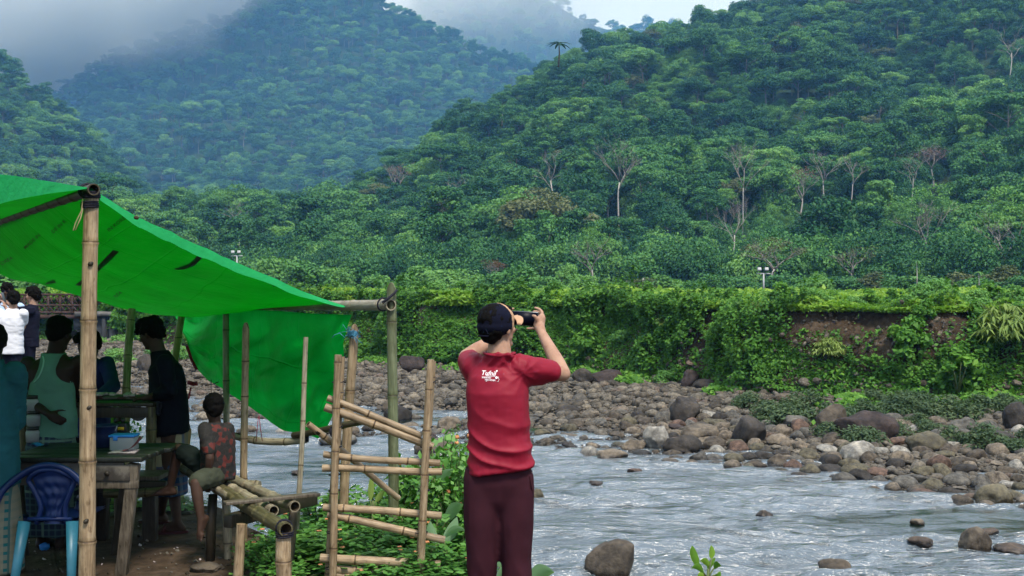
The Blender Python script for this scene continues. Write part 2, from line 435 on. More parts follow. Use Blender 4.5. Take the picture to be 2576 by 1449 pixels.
# far shore, bank and plain in one sheet each
ds = lambda q: np.linspace(far_shore(q) - 7, bank_foot(q), 60)
g = fan('shore', far_ground, -1500, 3800, 260, ds, M['gravel']); tag(g, kind='structure')
def bank_rows(q):
    b, t = bank_foot(q), bank_top(q)
    return np.concatenate([np.linspace(b, t, 16), t + np.array([0.15, 0.5, 1, 2, 4, 8, 14, 24, 40, 70, 110]), [hill_base(q) + 4]])
ba = np.linspace(-1500, 3800, 420); rows = []
for q in ba:
    dr = bank_rows(q); x = (q - CX) / F * dr; z = far_ground(x, dr)
    rows.append(np.stack([x, dr, z], -1))
rows = np.array(rows)
kk = np.linspace(0, 1, 16)[None, :, None]
nn = fbm(rows[:, :16] * 0.8, 4, 77)[..., None] * np.sin(np.pi * np.clip(kk, 0, 1)) * 0.42
rows[:, :16] += nn * np.array([0.1, -1.0, 0.1])
mb = MB(); mb.grid(rows); bank = mb.build('river_bank', M['earth']); bank.data.flip_normals(); tag(bank, kind='structure')
BANK = rows

def hill_rows(b, d, n, over=0.35): return lambda q: np.concatenate([np.linspace(b(q) - 10, d(q), n), np.linspace(d(q) + 10, d(q) * (1 + over), 10)])
g = fan('hill', hill, -1500, 4400, 220, hill_rows(hill_base, hill_ridge_d, 60), M['floor_green']); tag(g, kind='structure')
g = fan('hill', hill_w, -1500, 700, 80, hill_rows(hw_b, hw_d, 36), M['floor_green']); tag(g, kind='structure')
g = fan('mountain', hill_c, -1500, 2500, 150, hill_rows(hc_b, hc_d, 50), M['floor_green']); tag(g, kind='structure')
g = fan('mountain', hill_f, -1500, 3000, 110, hill_rows(hf_b, hf_d, 36, 0.5), M['floor_green']); tag(g, kind='structure')
# flat country far out to the horizon, under everything else
mb = MB(); a = 6000
mb.add([(-a, -600, -3.2), (a, -600, -3.2), (a, 4200, -3.2), (-a, 4200, -3.2)], [[0, 1, 2, 3]])
g = mb.build('terrain', M['floor_green']); tag(g, kind='structure')

# ------------------------------------------------------------------ river
m, nt, b = new_mat('river_water')
n1 = noise(nt, coords(nt, (0.30, 1.0, 1)), 3.4, 5, 0.62); n2 = noise(nt, coords(nt, (0.28, 1.0, 1)), 7.5, 4, 0.6)
at = nd(nt, 'ShaderNodeAttribute'); at.attribute_name = 'calm'
foam = ramp(nt, n2, [(0.55, (0, 0, 0)), (0.72, (0.85, 0.85, 0.85))])
c = mixc(nt, foam, (0.10, 0.127, 0.15), (0.165, 0.20, 0.235))
c = mixc(nt, ramp(nt, n1, [(0.36, (1, 1, 1)), (0.45, (0, 0, 0))]), c, (0.02, 0.03, 0.03))  # dark streaks: reflection of the hills put into the water colour
c = mixc(nt, at.outputs['Fac'], c, (0.006, 0.014, 0.009))  # calm patches coloured the dark green of the slopes they mirror
nt.links.new(c, b.inputs['Base Color']); b.inputs['Roughness'].default_value = 0.09
b.inputs['Coat Weight'].default_value = 0.75; b.inputs['Coat Roughness'].default_value = 0.10; b.inputs['Coat IOR'].default_value = 1.5
b.inputs['IOR'].default_value = 1.4; b.inputs['Specular IOR Level'].default_value = 0.8
hs = nd(nt, 'ShaderNodeMath', operation='MULTIPLY_ADD'); hs.inputs[1].default_value = 0.4; nt.links.new(n2, hs.inputs[0]); nt.links.new(n1, hs.inputs[2])
bump(nt, b, hs.outputs[0], 1.0, 0.22)
sm = nd(nt, 'ShaderNodeMath', operation='MULTIPLY_ADD'); sm.inputs[1].default_value = -0.85; sm.inputs[2].default_value = 1.0; nt.links.new(at.outputs['Fac'], sm.inputs[0])
bn_ = b.inputs['Normal'].links[0].from_node; nt.links.new(sm.outputs[0], bn_.inputs['Strength']); nt.links.new(bn_.outputs['Normal'], b.inputs['Coat Normal'])
M['water'] = m
# choppy surface: many short wave trains running down the river
xs = np.arange(-27, 27.01, 0.13); ys = np.concatenate([np.arange(8.0, 30, 0.085), np.arange(30, 62, 0.2)])
X, Y = np.meshgrid(xs, ys, indexing='ij'); Z = np.zeros_like(X); r2 = np.random.default_rng(3)
wx = X + 0.7 * vnoise(np.stack([X * 0.35, Y * 0.5, X * 0], -1), 8); wy = Y + 0.55 * vnoise(np.stack([X * 0.4, Y * 0.6, X * 0 + 3], -1), 9)
for i in range(34):
    L = 0.28 * (7.0 ** r2.random()); th = r2.normal(math.pi / 2 + 0.12, 0.30)
    k = 2 * math.pi / L
    Z += 0.0125 * L ** 0.8 * np.sin(k * (wx * math.cos(th) + wy * math.sin(th)) + r2.random() * 7)
env = np.clip(0.62 + 0.55 * fbm(np.stack([X * 0.16, Y * 0.34, X * 0], -1), 3, 14), 0.1, 1.4)
cw_ = fbm(np.stack([X * 0.13 + Y * 0.1, Y * 0.75, X * 0], -1), 3, 140) + 0.25 * fbm(np.stack([X * 0.9, Y * 3.2, X * 0], -1), 3, 141)
CALM = np.clip((cw_ - 0.42) * 7, 0, 1) * np.clip((20 - np.abs(X)) / 4, 0, 1)
Z = Z * env * (1 - 0.8 * CALM) + 0.03 * fbm(np.stack([X * 0.9, Y * 2.2, X * 0], -1), 3, 15)
mb = MB(); mb.grid(np.stack([X, Y, WATER_Z + Z], -1)); w = mb.build('river', M['water'], attrs={'calm': CALM.ravel()}); tag(w, kind='structure')
mb = MB()
for (x0, x1, y0, y1) in ((-90, -27, 6, 90), (27, 90, 6, 90), (-27, 27, 62, 90)):
    mb.add([(x0, y0, WATER_Z), (x1, y0, WATER_Z), (x1, y1, WATER_Z), (x0, y1, WATER_Z)], [[0, 1, 2, 3]])
w = mb.build('river', M['water']); tag(w, kind='structure')

# ------------------------------------------------------------------ leaves and trees
def leaf_cards(c, nrm, size, asp=1.5, fold=0.25, r=rng, spin=None):
    """one folded leaf (or spray) per centre c (n,3) facing nrm; returns verts, quads (2 triangles' worth each)"""
    n = len(c); nrm = nrm / np.maximum(np.linalg.norm(nrm, axis=1, keepdims=True), 1e-6)
    h = np.where(np.abs(nrm[:, 2:3]) > 0.9, np.array([[1.0, 0, 0]]), np.array([[0, 0, 1.0]]))
    u = np.cross(nrm, h); u /= np.linalg.norm(u, axis=1, keepdims=True); v = np.cross(nrm, u)
    a = r.random(n) * 2 * math.pi if spin is None else spin
    a = a[:, None]; uu = u * np.cos(a) + v * np.sin(a); vv = -u * np.sin(a) + v * np.cos(a)
    s = np.asarray(size).reshape(-1, 1) * np.ones((n, 1))
    p0 = c - uu * s * asp * 0.5; p2 = c + uu * s * asp * 0.5 - nrm * s * fold
    p1 = c + vv * s * 0.5 - nrm * s * fold * 0.6 + uu * s * (r.random((n, 1)) - 0.5) * 0.4; p3 = c - vv * s * 0.5 - nrm * s * fold * 0.6 + uu * s * (r.random((n, 1)) - 0.5) * 0.4
    V = np.stack([p0, p1, p2, p3], 1).reshape(-1, 3)
    return V, np.arange(4 * n).reshape(-1, 4)

def crown_pts(r, Rx, H, z0, nl, per, lobe, flat, hollow=0.55, shape='dome'):
    """clumps of leaves: nl boughs, per leaves each"""
    pts, nrm, tint = [], [], []
    for i in range(nl):
        a = r.random() * 2 * math.pi; q = (i + 0.5) / nl
        if shape == 'dome': e = math.asin(min(1, max(-0.25, 1.0 - 1.25 * q))); rr = 0.72
        elif shape == 'flat': e = math.asin(min(1, max(0.02, 1 - q))); rr = 0.8
        else: e = math.asin(1 - 2 * q); rr = 0.7
        rad = rr + r.normal() * 0.13
        cx, cyy, cz = math.cos(e) * math.cos(a) * Rx * rad, math.cos(e) * math.sin(a) * Rx * rad, math.sin(e) * H * rad
        L = lobe * Rx * (0.65 + 0.7 * r.random()); t = min(1, max(0, r.normal(0.5, 0.22)))
        k = int(per * (0.6 + 0.8 * r.random()))
        d = r.normal(size=(k, 3)); d[:, 2] += 0.45; d /= np.linalg.norm(d, axis=1, keepdims=True)
        rd = (hollow + (1.12 - hollow) * r.random((k, 1)) ** 0.5)
        p = d * rd * L * np.array([1, 1, flat]) + np.array([cx, cyy, z0 + cz])
        pts.append(p); nrm.append(d * 0.7 + np.array([0, 0, 0.55]) + r.normal(size=(k, 3)) * 0.45)
        tint.append(np.clip(t + r.normal(size=k) * 0.16, 0, 1))
    return np.concatenate(pts), np.concatenate(nrm), np.concatenate(tint)

def trunk_mb(r, h, rad, limbs, spread, z_split=0.5, lean=0.08, mb=None):
    mb = mb or MB(); lx, ly = r.normal() * lean * h, r.normal() * lean * h
    top = h * 0.86; ax = lambda t: Vector((lx * t * t, ly * t * t, top * t - 0.8 * (1 - t)))
    mb.tube([ax(t) for t in (0, 0.25, 0.5, 0.75, 1)], [rad * 1.25, rad, rad * 0.85, rad * 0.6, rad * 0.2], 6)
    for i in range(limbs):
        t = z_split + (0.95 - z_split) * r.random(); a = r.random() * 2 * math.pi; p = ax(t)
        q = p + Vector((math.cos(a) * spread * 0.5, math.sin(a) * spread * 0.5, spread * 0.35)); e = p + Vector((math.cos(a) * spread, math.sin(a) * spread, spread * (0.4 + 0.4 * r.random())))
        mb.tube([p, q, e], [rad * 0.45, rad * 0.3, rad * 0.08], 5)
    return mb

def mb_mesh(mb, name, mats):
    fl, mi = [], []
    for (k, m), a in mb.f.items():
        a = np.concatenate(a); fl.append(a); mi.append(np.full(len(a), m))
    return mesh_np(name, np.concatenate(mb.v), fl, True, mats if isinstance(mats, (list, tuple)) else [mats], np.concatenate(mi))

LD, LM, LL = (0.016, 0.052, 0.018), (0.036, 0.095, 0.028), (0.075, 0.155, 0.045)
M['leaf_dark'] = mat_leaf('leaves_dark', (0.010, 0.055, 0.020), (0.026, 0.108, 0.032), (0.068, 0.185, 0.046), 0.13)
M['leaf_mid'] = mat_leaf('leaves_mid', (0.026, 0.100, 0.028), (0.064, 0.190, 0.044), (0.14, 0.30, 0.068), 0.13)
M['leaf_light'] = mat_leaf('leaves_light', (0.075, 0.20, 0.052), (0.13, 0.29, 0.070), (0.21, 0.39, 0.11), 0.28)
M['leaf_olive'] = mat_leaf('leaves_olive', (0.055, 0.085, 0.030), (0.095, 0.120, 0.045), (0.14, 0.16, 0.07), 0.2)
M['leaf_rust'] = mat_leaf('leaves_rust', (0.085, 0.045, 0.030), (0.14, 0.075, 0.045), (0.17, 0.10, 0.06), 0.15)
M['bark_grey'] = mat_plain('bark_grey', (0.13, 0.12, 0.10), 0.9, 0.5, 6, 0.5)
M['bark_pale'] = mat_plain('bark_pale', (0.40, 0.38, 0.35), 0.85, 0.35, 6, 0.4)

M['bark_twig'] = mat_plain('bark_twigs', (0.23, 0.21, 0.19), 0.9, 0.35, 6, 0.3)

def tree_proto(kind, seed):
    """-> crown mesh, trunk mesh; about 14 m tall with the foot at the origin"""
    r = np.random.default_rng(seed)
    if kind == 'broad':   Rx, H, z0, nl, per, lobe, flat, h, rad, sh, leaf = 6.0, 3.6, 9.0, 30, 240, 0.32, 0.50, 11, 0.28, 'dome', 0.31
    elif kind == 'round': Rx, H, z0, nl, per, lobe, flat, h, rad, sh, leaf = 4.6, 4.6, 8.0, 30, 240, 0.34, 0.72, 11, 0.25, 'ball', 0.30
    elif kind == 'tall':  Rx, H, z0, nl, per, lobe, flat, h, rad, sh, leaf = 3.6, 5.6, 10., 28, 230, 0.40, 0.62, 14, 0.22, 'ball', 0.30
    elif kind == 'airy':  Rx, H, z0, nl, per, lobe, flat, h, rad, sh, leaf = 5.6, 4.6, 9.6, 28, 170, 0.27, 0.42, 13, 0.24, 'dome', 0.29
    elif kind == 'umbrella': Rx, H, z0, nl, per, lobe, flat, h, rad, sh, leaf = 6.4, 2.6, 11.5, 26, 180, 0.26, 0.34, 13, 0.24, 'flat', 0.29
    p, n, t = crown_pts(r, Rx, H, z0, nl, per, lobe, flat, 0.5, sh)
    V, Fq = leaf_cards(p, n, leaf * (0.6 + 0.8 * r.random(len(p))), 1.5, 0.3, r)
    crown = mesh_np('crown', V, Fq, False, [], None, {'tint': np.repeat(t, 4)})
    tr = mb_mesh(trunk_mb(r, h, rad, 6, Rx * 0.6), 'trunk', M['bark_grey'])
    return crown, tr

def bare_proto(seed, h=17, rad=0.22, depth=4, spread=0.75, start=0.5, twig=0.05):
    r = np.random.default_rng(seed); tr = MB(); br = MB()
    lean = Vector((r.normal() * 0.10, r.normal() * 0.10, 1)).normalized()
    pts = [Vector((0, 0, -1))]
    for k in range(5):
        lean = (lean + Vector((r.normal() * 0.09, r.normal() * 0.09, 0.05))).normalized(); pts.append(pts[-1] + lean * h * (start + 0.1) / 5)
    tr.tube(pts, [rad * 1.2, rad, rad * 0.95, rad * 0.85, rad * 0.75, rad * 0.62], 7)
    def grow(p, d, L, w, k):
        q = p + d * L * 0.5; d2 = (d + Vector((r.normal() * 0.2, r.normal() * 0.2, r.normal() * 0.12))).normalized(); e = q + d2 * L * 0.5
        br.tube([p, q, e], [w, w * 0.8, w * 0.55], 5 if k > 1 else 3)
        if k == 0: return
        for i in range(3 if k > 1 else 4):
            nd_ = (d2 + Vector((r.normal() * spread, r.normal() * spread, abs(r.normal()) * 0.25 - 0.03))).normalized()
            grow(q.lerp(e, 0.3 + 0.7 * r.random()), nd_, L * (0.6 + 0.25 * r.random()), max(w * 0.55, twig * 0.5), k - 1)
    for i in range(4):
        a = i * 1.57 + r.random(); d = (lean * 0.7 + Vector((math.cos(a), math.sin(a), 0.25)) * spread).normalized()
        grow(pts[-1] if i < 2 else pts[-2].lerp(pts[-1], r.random()), d, h * 0.24, rad * 0.55, depth - 1)
    return mb_mesh(tr, 'trunk', M['bark_pale']), mb_mesh(br, 'branches', M['bark_twig'])

KINDS = ['broad', 'round', 'tall', 'airy', 'umbrella']
PROTO = {}
for k in KINDS:
    PROTO[k] = [tree_proto(k, 100 + 10 * KINDS.index(k) + j) for j in range(3)]
LEAFM = {'dark': M['leaf_dark'], 'mid': M['leaf_mid'], 'light': M['leaf_light'], 'olive': M['leaf_olive'], 'rust': M['leaf_rust']}
for k in KINDS:
    for c_, t_ in PROTO[k]: c_.materials.append(LEAFM['mid'])
def dress(o, mats):
    """one shared mesh, its own leaf colour"""
    for i, m_ in enumerate(mats): o.material_slots[i].link = 'OBJECT'; o.material_slots[i].material = m_

def scatter(name, pts, rots, scl, idx, protos, parent=None):
    """uncountable growth: one object that repeats the given meshes over points"""
    col = bpy.data.collections.new(name + '_kinds')
    for i, pr_ in enumerate(protos):
        me_, mats_ = pr_ if isinstance(pr_, tuple) else (pr_, None)
        o = bpy.data.objects.new('%s_kind_%02d' % (name, i), me_); col.objects.link(o)
        if mats_: dress(o, mats_)
    me = bpy.data.meshes.new(name); me.vertices.add(len(pts)); me.vertices.foreach_set('co', np.asarray(pts, np.float32).ravel())
    a = me.attributes.new('turn', 'FLOAT_VECTOR', 'POINT'); a.data.foreach_set('vector', np.asarray(rots, np.float32).ravel())
    a = me.attributes.new('size', 'FLOAT_VECTOR', 'POINT'); a.data.foreach_set('vector', np.asarray(scl, np.float32).ravel())
    a = me.attributes.new('kind_index', 'INT', 'POINT'); a.data.foreach_set('value', np.asarray(idx, np.int32))
    o = bpy.data.objects.new(name, me); C.objects.link(o)
    ng = bpy.data.node_groups.new(name + '_nodes', 'GeometryNodeTree')
    ng.interface.new_socket('Geometry', in_out='INPUT', socket_type='NodeSocketGeometry')
    ng.interface.new_socket('Geometry', in_out='OUTPUT', socket_type='NodeSocketGeometry')
    N = ng.nodes; L = ng.links
    gi = N.new('NodeGroupInput'); go = N.new('NodeGroupOutput')
    ci = N.new('GeometryNodeCollectionInfo'); ci.inputs['Collection'].default_value = col
    ci.inputs['Separate Children'].default_value = True; ci.inputs['Reset Children'].default_value = True
    ip = N.new('GeometryNodeInstanceOnPoints'); ip.inputs['Pick Instance'].default_value = True
    def at(n, t):
        q = N.new('GeometryNodeInputNamedAttribute'); q.data_type = t; q.inputs['Name'].default_value = n
        return next(s for s in q.outputs if s.enabled and s.name == 'Attribute')
    e2r = N.new('FunctionNodeEulerToRotation')
    L.new(gi.outputs[0], ip.inputs['Points']); L.new(ci.outputs[0], ip.inputs['Instance'])
    L.new(at('kind_index', 'INT'), ip.inputs['Instance Index'])
    L.new(at('turn', 'FLOAT_VECTOR'), e2r.inputs[0]); L.new(e2r.outputs[0], ip.inputs['Rotation'])
    L.new(at('size', 'FLOAT_VECTOR'), ip.inputs['Scale']); L.new(ip.outputs[0], go.inputs[0])
    md = o.modifiers.new('spread', 'NODES'); md.node_group = ng
    return tag(o, kind='stuff')

def joined_tree(kind, j, tone):
    """crown and trunk as one mesh for the massed forest"""
    c, t = PROTO[kind][j]
    n = len(c.vertices); V = np.empty(n * 3, np.float32); c.vertices.foreach_get('co', V)
    m = len(t.vertices); U = np.empty(m * 3, np.float32); t.vertices.foreach_get('co', U)
    tq = np.array([list(p.vertices) for p in t.polygons if len(p.vertices) == 4]) + n
    tt = np.array([list(p.vertices) for p in t.polygons if len(p.vertices) == 3]) + n
    ti = np.empty(n, np.float32); c.attributes['tint'].data.foreach_get('value', ti)
    fq = np.arange(n).reshape(-1, 4)
    return mesh_np('tree', np.concatenate([V.reshape(-1, 3), U.reshape(-1, 3)]), [fq, tq, tt], False, [LEAFM[tone], M['bark_grey']],
                   np.concatenate([np.zeros(len(fq)), np.ones(len(tq) + len(tt))]), {'tint': np.concatenate([ti, np.zeros(m)])})

def poisson(cands, dist):
    cell = {}; keep = []
    for i, (x, y) in enumerate(cands):
        k = (int(x // dist), int(y // dist)); ok = True
        for a in (-1, 0, 1):
            for b in (-1, 0, 1):
                for (u, v) in cell.get((k[0] + a, k[1] + b), ()):
                    if (u - x) ** 2 + (v - y) ** 2 < dist * dist: ok = False; break
                if not ok: break
            if not ok: break
        if ok: cell.setdefault(k, []).append((x, y)); keep.append(i)
    return keep

def grow_on(fn, bfun, dfun, px_rng, over, spacing, n, seed):
    r = np.random.default_rng(seed); px = r.uniform(*px_rng, n)
    b, d = bfun(px), dfun(px) * over
    y = np.sqrt(r.random(n) * (d ** 2 - b ** 2) + b ** 2); x = (px - CX) / F * y
    keep = poisson(list(zip(x, y)), spacing)
    x, y = x[keep], y[keep]; z = fn(x, y)
    return np.stack([x, y, z], -1)

# feet of the trees that stand out (photo x, foot y, height in photo units); the forest leaves them in sight
LOW = 50
BARE_AT = [(1868, 540, 175, 0.3, 1.0, 'pale bare tree with slender curved trunk on the mid slope, right of the phone'),
    (2074, 525, 150, 1.3, 0.95, 'pale bare tree with straight forked top in the middle of the right slope'),
    (1556, 556, 165, 2.2, 1.1, 'whitish leafless tree with spreading limbs high above the raised phone'),
    (1392, 535, 130, 4.0, 1.1, 'small pale leafless tree above the black cap on the slope'),
    (1842, 660, 175, 5.1, 0.9, 'pale bare tree leaning low on the slope above the lamp post'),
    (2136, 500, 120, 0.9, 0.8, 'small bare tree just right of the straight forked bare tree'),
    (2290, 510, 120, 2.9, 0.85, 'short pale bare tree right of centre of the right slope'),
    (1112, 590, 135, 3.6, 0.9, 'thin bare tree with twin pale trunk above the right stall post'),
    (600, 622, 130, 1.9, 0.8, 'grey leafless tree just above the green tarp edge'),
    (2535, 190, 130, 2.4, 0.9, 'bare pale tree high on the slope at the right edge')]
OTHER_AT = [(2330, 640, 190), (1500, 690, 140), (2010, 505, 100), (2350, 420, 75), (1010, 470, 75), (1240, 712, 84)]
def place_on_hill(px, py, h_above=0, lo=150, hi=600):
    """depth at which the sight line of a trunk foot meets the hillside"""
    for d in np.arange(lo, hi, 2.0):
        p = P(px, py, d)
        if p.z < float(hill(p.x, p.y)): return p
    return P(px, py, lo)
STAND = [(b_[0], b_[1], place_on_hill(b_[0], b_[1] + LOW).y, b_[2]) for b_ in BARE_AT] + [(o_[0], o_[1], place_on_hill(o_[0], o_[1] + LOW).y, o_[2]) for o_ in OTHER_AT] + [(1940, 690, 150, 150), (2165, 695, 152, 130), (2528, 650, 150, 275)]

# --- the wooded spur across the river: nearest trees one by one, the rest as forest
T = grow_on(hill, lambda q: hill_base(q) - 8, hill_ridge_d, (-260, 3000), 1.06, 5.3, 38000, 11)
r4 = np.random.default_rng(12)
Tpx, Tpy = proj([T[:, 0], T[:, 1], T[:, 2]])
T = T[np.argsort(T[:, 1])]
qx, qy = proj([T[:, 0], T[:, 1], T[:, 2] + 13]); wpx = 5.0 / T[:, 1] * F; keepT = np.ones(len(T), bool)
for (sx_, sy_, sd_, sh_) in STAND:
    keepT &= ~((np.abs(qx - sx_) < wpx * 0.75 + 0.10 * sh_) & (T[:, 1] < sd_ + 7) & (qy < sy_ + 6) & (T[:, 1] > sd_ - 50))
T = T[keepT]
Tpx, Tpy = proj([T[:, 0], T[:, 1], T[:, 2] + 8])
tone_n = fbm(T * 0.02, 2, 91) * 0.35 + r4.normal(size=len(T)) * 0.5
def tone_of(v, kind):
    if v > 0.52: return 'light'
    if v > -0.02: return 'mid'
    if v < -1.0: return 'olive'
    return 'dark'
kind_i = r4.choice(5, len(T), p=[0.30, 0.28, 0.16, 0.16, 0.10])
sc = np.clip(r4.lognormal(-0.05, 0.30, len(T)), 0.5, 1.6) * 0.80
inview = (Tpx > -30) & (Tpx < 2606) & (Tpy > -60)
# which trees show: nothing nearer stands in the way of the upper crown
order = np.where(inview)[0]; cover = {}; shown = []
for i in order:
    w = 4.5 * sc[i] / T[i, 1] * F; hgt = 7.0 * sc[i] / T[i, 1] * F
    x0 = Tpx[i]; yb = proj((T[i, 0], T[i, 1], T[i, 2] + 11 * sc[i]))[1]
    c = int(x0 // 12); cur = [cover.get(c + k, 9e9) for k in range(-max(1, int(w // 12) // 2), max(1, int(w // 12) // 2) + 1)]
    vis = np.mean([1.0 if yb + hgt * 0.35 < q else 0.0 for q in cur])
    hidden = (60 < x0 < 870 and yb > 440 + max(0, x0 - 240) * 0.52 - 40) or (x0 <= 60 and yb > 400)
    if vis > 0.3 and not hidden: shown.append(i)
    for k in range(-int(w // 12), int(w // 12) + 1):
        cover[c + k] = min(cover.get(c + k, 9e9), yb)
shown = shown[:280]; single = set(shown)
TREES = []          # (object, px, py, d, descriptors) for the labels
TONE_W = {'dark': 'dark green', 'mid': 'mid green', 'light': 'light green', 'olive': 'olive green', 'rust': 'rust brown'}
KIND_W = {'broad': 'broad-crowned tree', 'round': 'round-crowned tree', 'tall': 'tall narrow tree', 'airy': 'loose airy tree', 'umbrella': 'flat-topped tree'}
def plant_tree(kind, j, tone, loc, s, rz, trunk_mat=None, name='forest_tree'):
    e = bpy.data.objects.new(name, None); C.objects.link(e)
    mw = Matrix.Translation(Vector(loc)) @ Matrix.Rotation(rz, 4, 'Z') @ Matrix.Diagonal((s, s, s * 1.0, 1))
    e.matrix_basis = mw; W[e.name] = mw
    c = bpy.data.objects.new('crown', PROTO[kind][j][0]); C.objects.link(c); c.parent = e; dress(c, [LEAFM[tone]])
    t = bpy.data.objects.new('trunk', PROTO[kind][j][1]); C.objects.link(t); t.parent = e
    e['category'] = 'tree'; e['group'] = 'trees of the hillside forest'
    return e
for i in shown:
    k = KINDS[kind_i[i]]; tn = tone_of(tone_n[i], k); j = int(r4.integers(3))
    e = plant_tree(k, j, tn, T[i], sc[i], r4.random() * 6.28)
    TREES.append((e, Tpx[i], Tpy[i], T[i, 1], TONE_W[tn], KIND_W[k], sc[i]))
rest = [i for i in range(len(T)) if i not in single]
combo = [(k, j, t) for k in KINDS for j in range(3) for t in ('dark', 'mid', 'light', 'olive')]
cidx = {c: n for n, c in enumerate(combo)}
joined = {(k, j): joined_tree(k, j, 'mid') for k in KINDS for j in range(3)}
protos = [(joined[c[:2]], [LEAFM[c[2]], M['bark_grey']]) for c in combo]
idx = [cidx[(KINDS[kind_i[i]], int(r4.integers(3)), tone_of(tone_n[i], ''))] for i in rest]
scatter('forest', T[rest], [(0, 0, q) for q in r4.random(len(rest)) * 6.28], [(sc[i],) * 3 for i in rest], idx, protos)

# --- the far hills: crowns only a few pixels wide
def far_wood(name, fn, b, d, pxr, over, spacing, n, seed, scale, sel):
    T = grow_on(fn, b, d, pxr, over, spacing, n, seed); r = np.random.default_rng(seed + 1)
    tn = fbm(T * 0.01, 2, seed) * 0.35 + r.normal(size=len(T)) * 0.6
    ki = r.choice(5, len(T), p=[0.36, 0.34, 0.12, 0.10, 0.08])
    idx = [cidx[(KINDS[ki[i]], int(r.integers(3)), 'dark' if tn[i] < 0.1 else ('mid' if tn[i] < 0.75 else 'light'))] for i in range(len(T))]
    s = np.clip(r.lognormal(0, 0.2, len(T)), 0.6, 1.5) * scale
    return scatter(name, T, [(0, 0, q) for q in r.random(len(T)) * 6.28], np.stack([s, s, s * 0.95], -1), idx, protos)
far_wood('forest', hill_w, hw_b, hw_d, (-260, 520), 1.05, 6.8, 14000, 21, 0.95, 0)
far_wood('forest', hill_c, hc_b, hc_d, (-200, 1560), 1.03, 10.5, 40000, 31, 1.32, 0)
far_wood('forest', hill_f, hf_b, hf_d, (850, 1750), 1.02, 19, 9000, 41, 2.1, 0)

# --- single trees that stand out
def special(name, label, px, py_foot, px_h, parts, cat='tree', group=None, rz=0.0, wide=1.0, base_h=17.0, d=None, low=LOW):
    if d is None: px_h += low * 0.9
    p = place_on_hill(px, py_foot + low) if d is None else Vector((((px - CX) / F * d), d, TOPZ))
    s = px_h / F * p.y / base_h
    e = bpy.data.objects.new(name, None); C.objects.link(e)
    mw = Matrix.Translation(p) @ Matrix.Rotation(rz, 4, 'Z') @ Matrix.Diagonal((s * wide, s * wide, s, 1))
    e.matrix_basis = mw; W[e.name] = mw; tag(e, label, cat, group)
    for n, me in parts:
        o = bpy.data.objects.new(n, me); C.objects.link(o); o.parent = e
    return e
GB = 'pale bare trees on the forested slope'
bare = [bare_proto(300 + i * 7, 17, 0.19 + 0.02 * (i % 3), 4 - (i % 2), 0.45 + 0.06 * i, 0.50 + 0.08 * (i % 4), 0.03) for i in range(10)]
for i, (px, py, ph, rz, wd, lab) in enumerate(BARE_AT):
    t, b_ = bare[i]
    special('bare_tree', lab, px, py, ph, [('trunk', t), ('branches', b_)], group=GB, rz=rz, wide=wd * 0.8)
def sparse_tree(seed, tone, dens, Rx=6.5, H=5.0, z0=9.5, trunk='bark_pale'):
    r = np.random.default_rng(seed)
    p, n, t = crown_pts(r, Rx, H, z0, 24, dens, 0.28, 0.5, 0.4, 'dome')
    V, Fq = leaf_cards(p, n, 0.27 * (0.6 + 0.8 * r.random(len(p))), 1.5, 0.3, r)
    crown = mesh_np('crown', V, Fq, False, [LEAFM[tone]], None, {'tint': np.repeat(t, 4)})
    tr, br = bare_proto(seed, 15, 0.3, 4, 0.7, 0.35)
    tr = tr.copy(); tr.materials[0] = M[trunk]
    return [('crown', crown), ('trunk', tr), ('branches', br)]
special('spreading_tree', 'wide rounded tree with grey-green thin foliage and pale limbs behind the lamp post', 1940, 702, 150, sparse_tree(401, 'olive', 46), base_h=15, wide=1.25, d=150)
special('spreading_tree', 'half bare spreading tree with many pale upright limbs, right of the lamp post', 2165, 706, 130, sparse_tree(402, 'olive', 12), base_h=15, wide=1.25, d=152)
special('spreading_tree', 'large leafy tree with a thick pale trunk at the right edge of the photo', 2528, 720, 275, sparse_tree(403, 'light', 70, 5.5, 5, 12), base_h=17, wide=0.95, d=150)
special('spreading_tree', 'bright green tree with bent pale branches, left of the thick-trunked tree', 2330, 640, 190, sparse_tree(404, 'light', 64, 6, 4.5, 11), base_h=16, wide=0.95)
special('spreading_tree', 'fresh green tree on a straight white trunk above the raised forearm', 1500, 690, 140, sparse_tree(405, 'light', 60, 5, 4.5, 11), base_h=16, wide=0.85)
special('rust_tree', 'rust brown tree with flat dry crown, low between right stall post and cap', 1240, 712, 84, sparse_tree(406, 'rust', 40, 6, 3.0, 10.5, 'bark_grey'), base_h=14, wide=0.9, d=160)
special('rust_tree', 'small orange-brown topped tree on the slope just left of the straight forked bare tree', 2010, 505, 100, sparse_tree(407, 'rust', 12, 5, 2.2, 11), base_h=14, wide=0.8)
special('rust_tree', 'brown-topped tree on the right slope above the bright green tree with bent branches', 2350, 420, 75, sparse_tree(408, 'rust', 22, 6, 2.6, 9), base_h=14, wide=0.9)
special('rust_tree', 'reddish thin-crowned tree half way up the slope above the right stall post', 1010, 470, 75, sparse_tree(409, 'rust', 16, 5, 2.6, 10), base_h=14, wide=0.9)
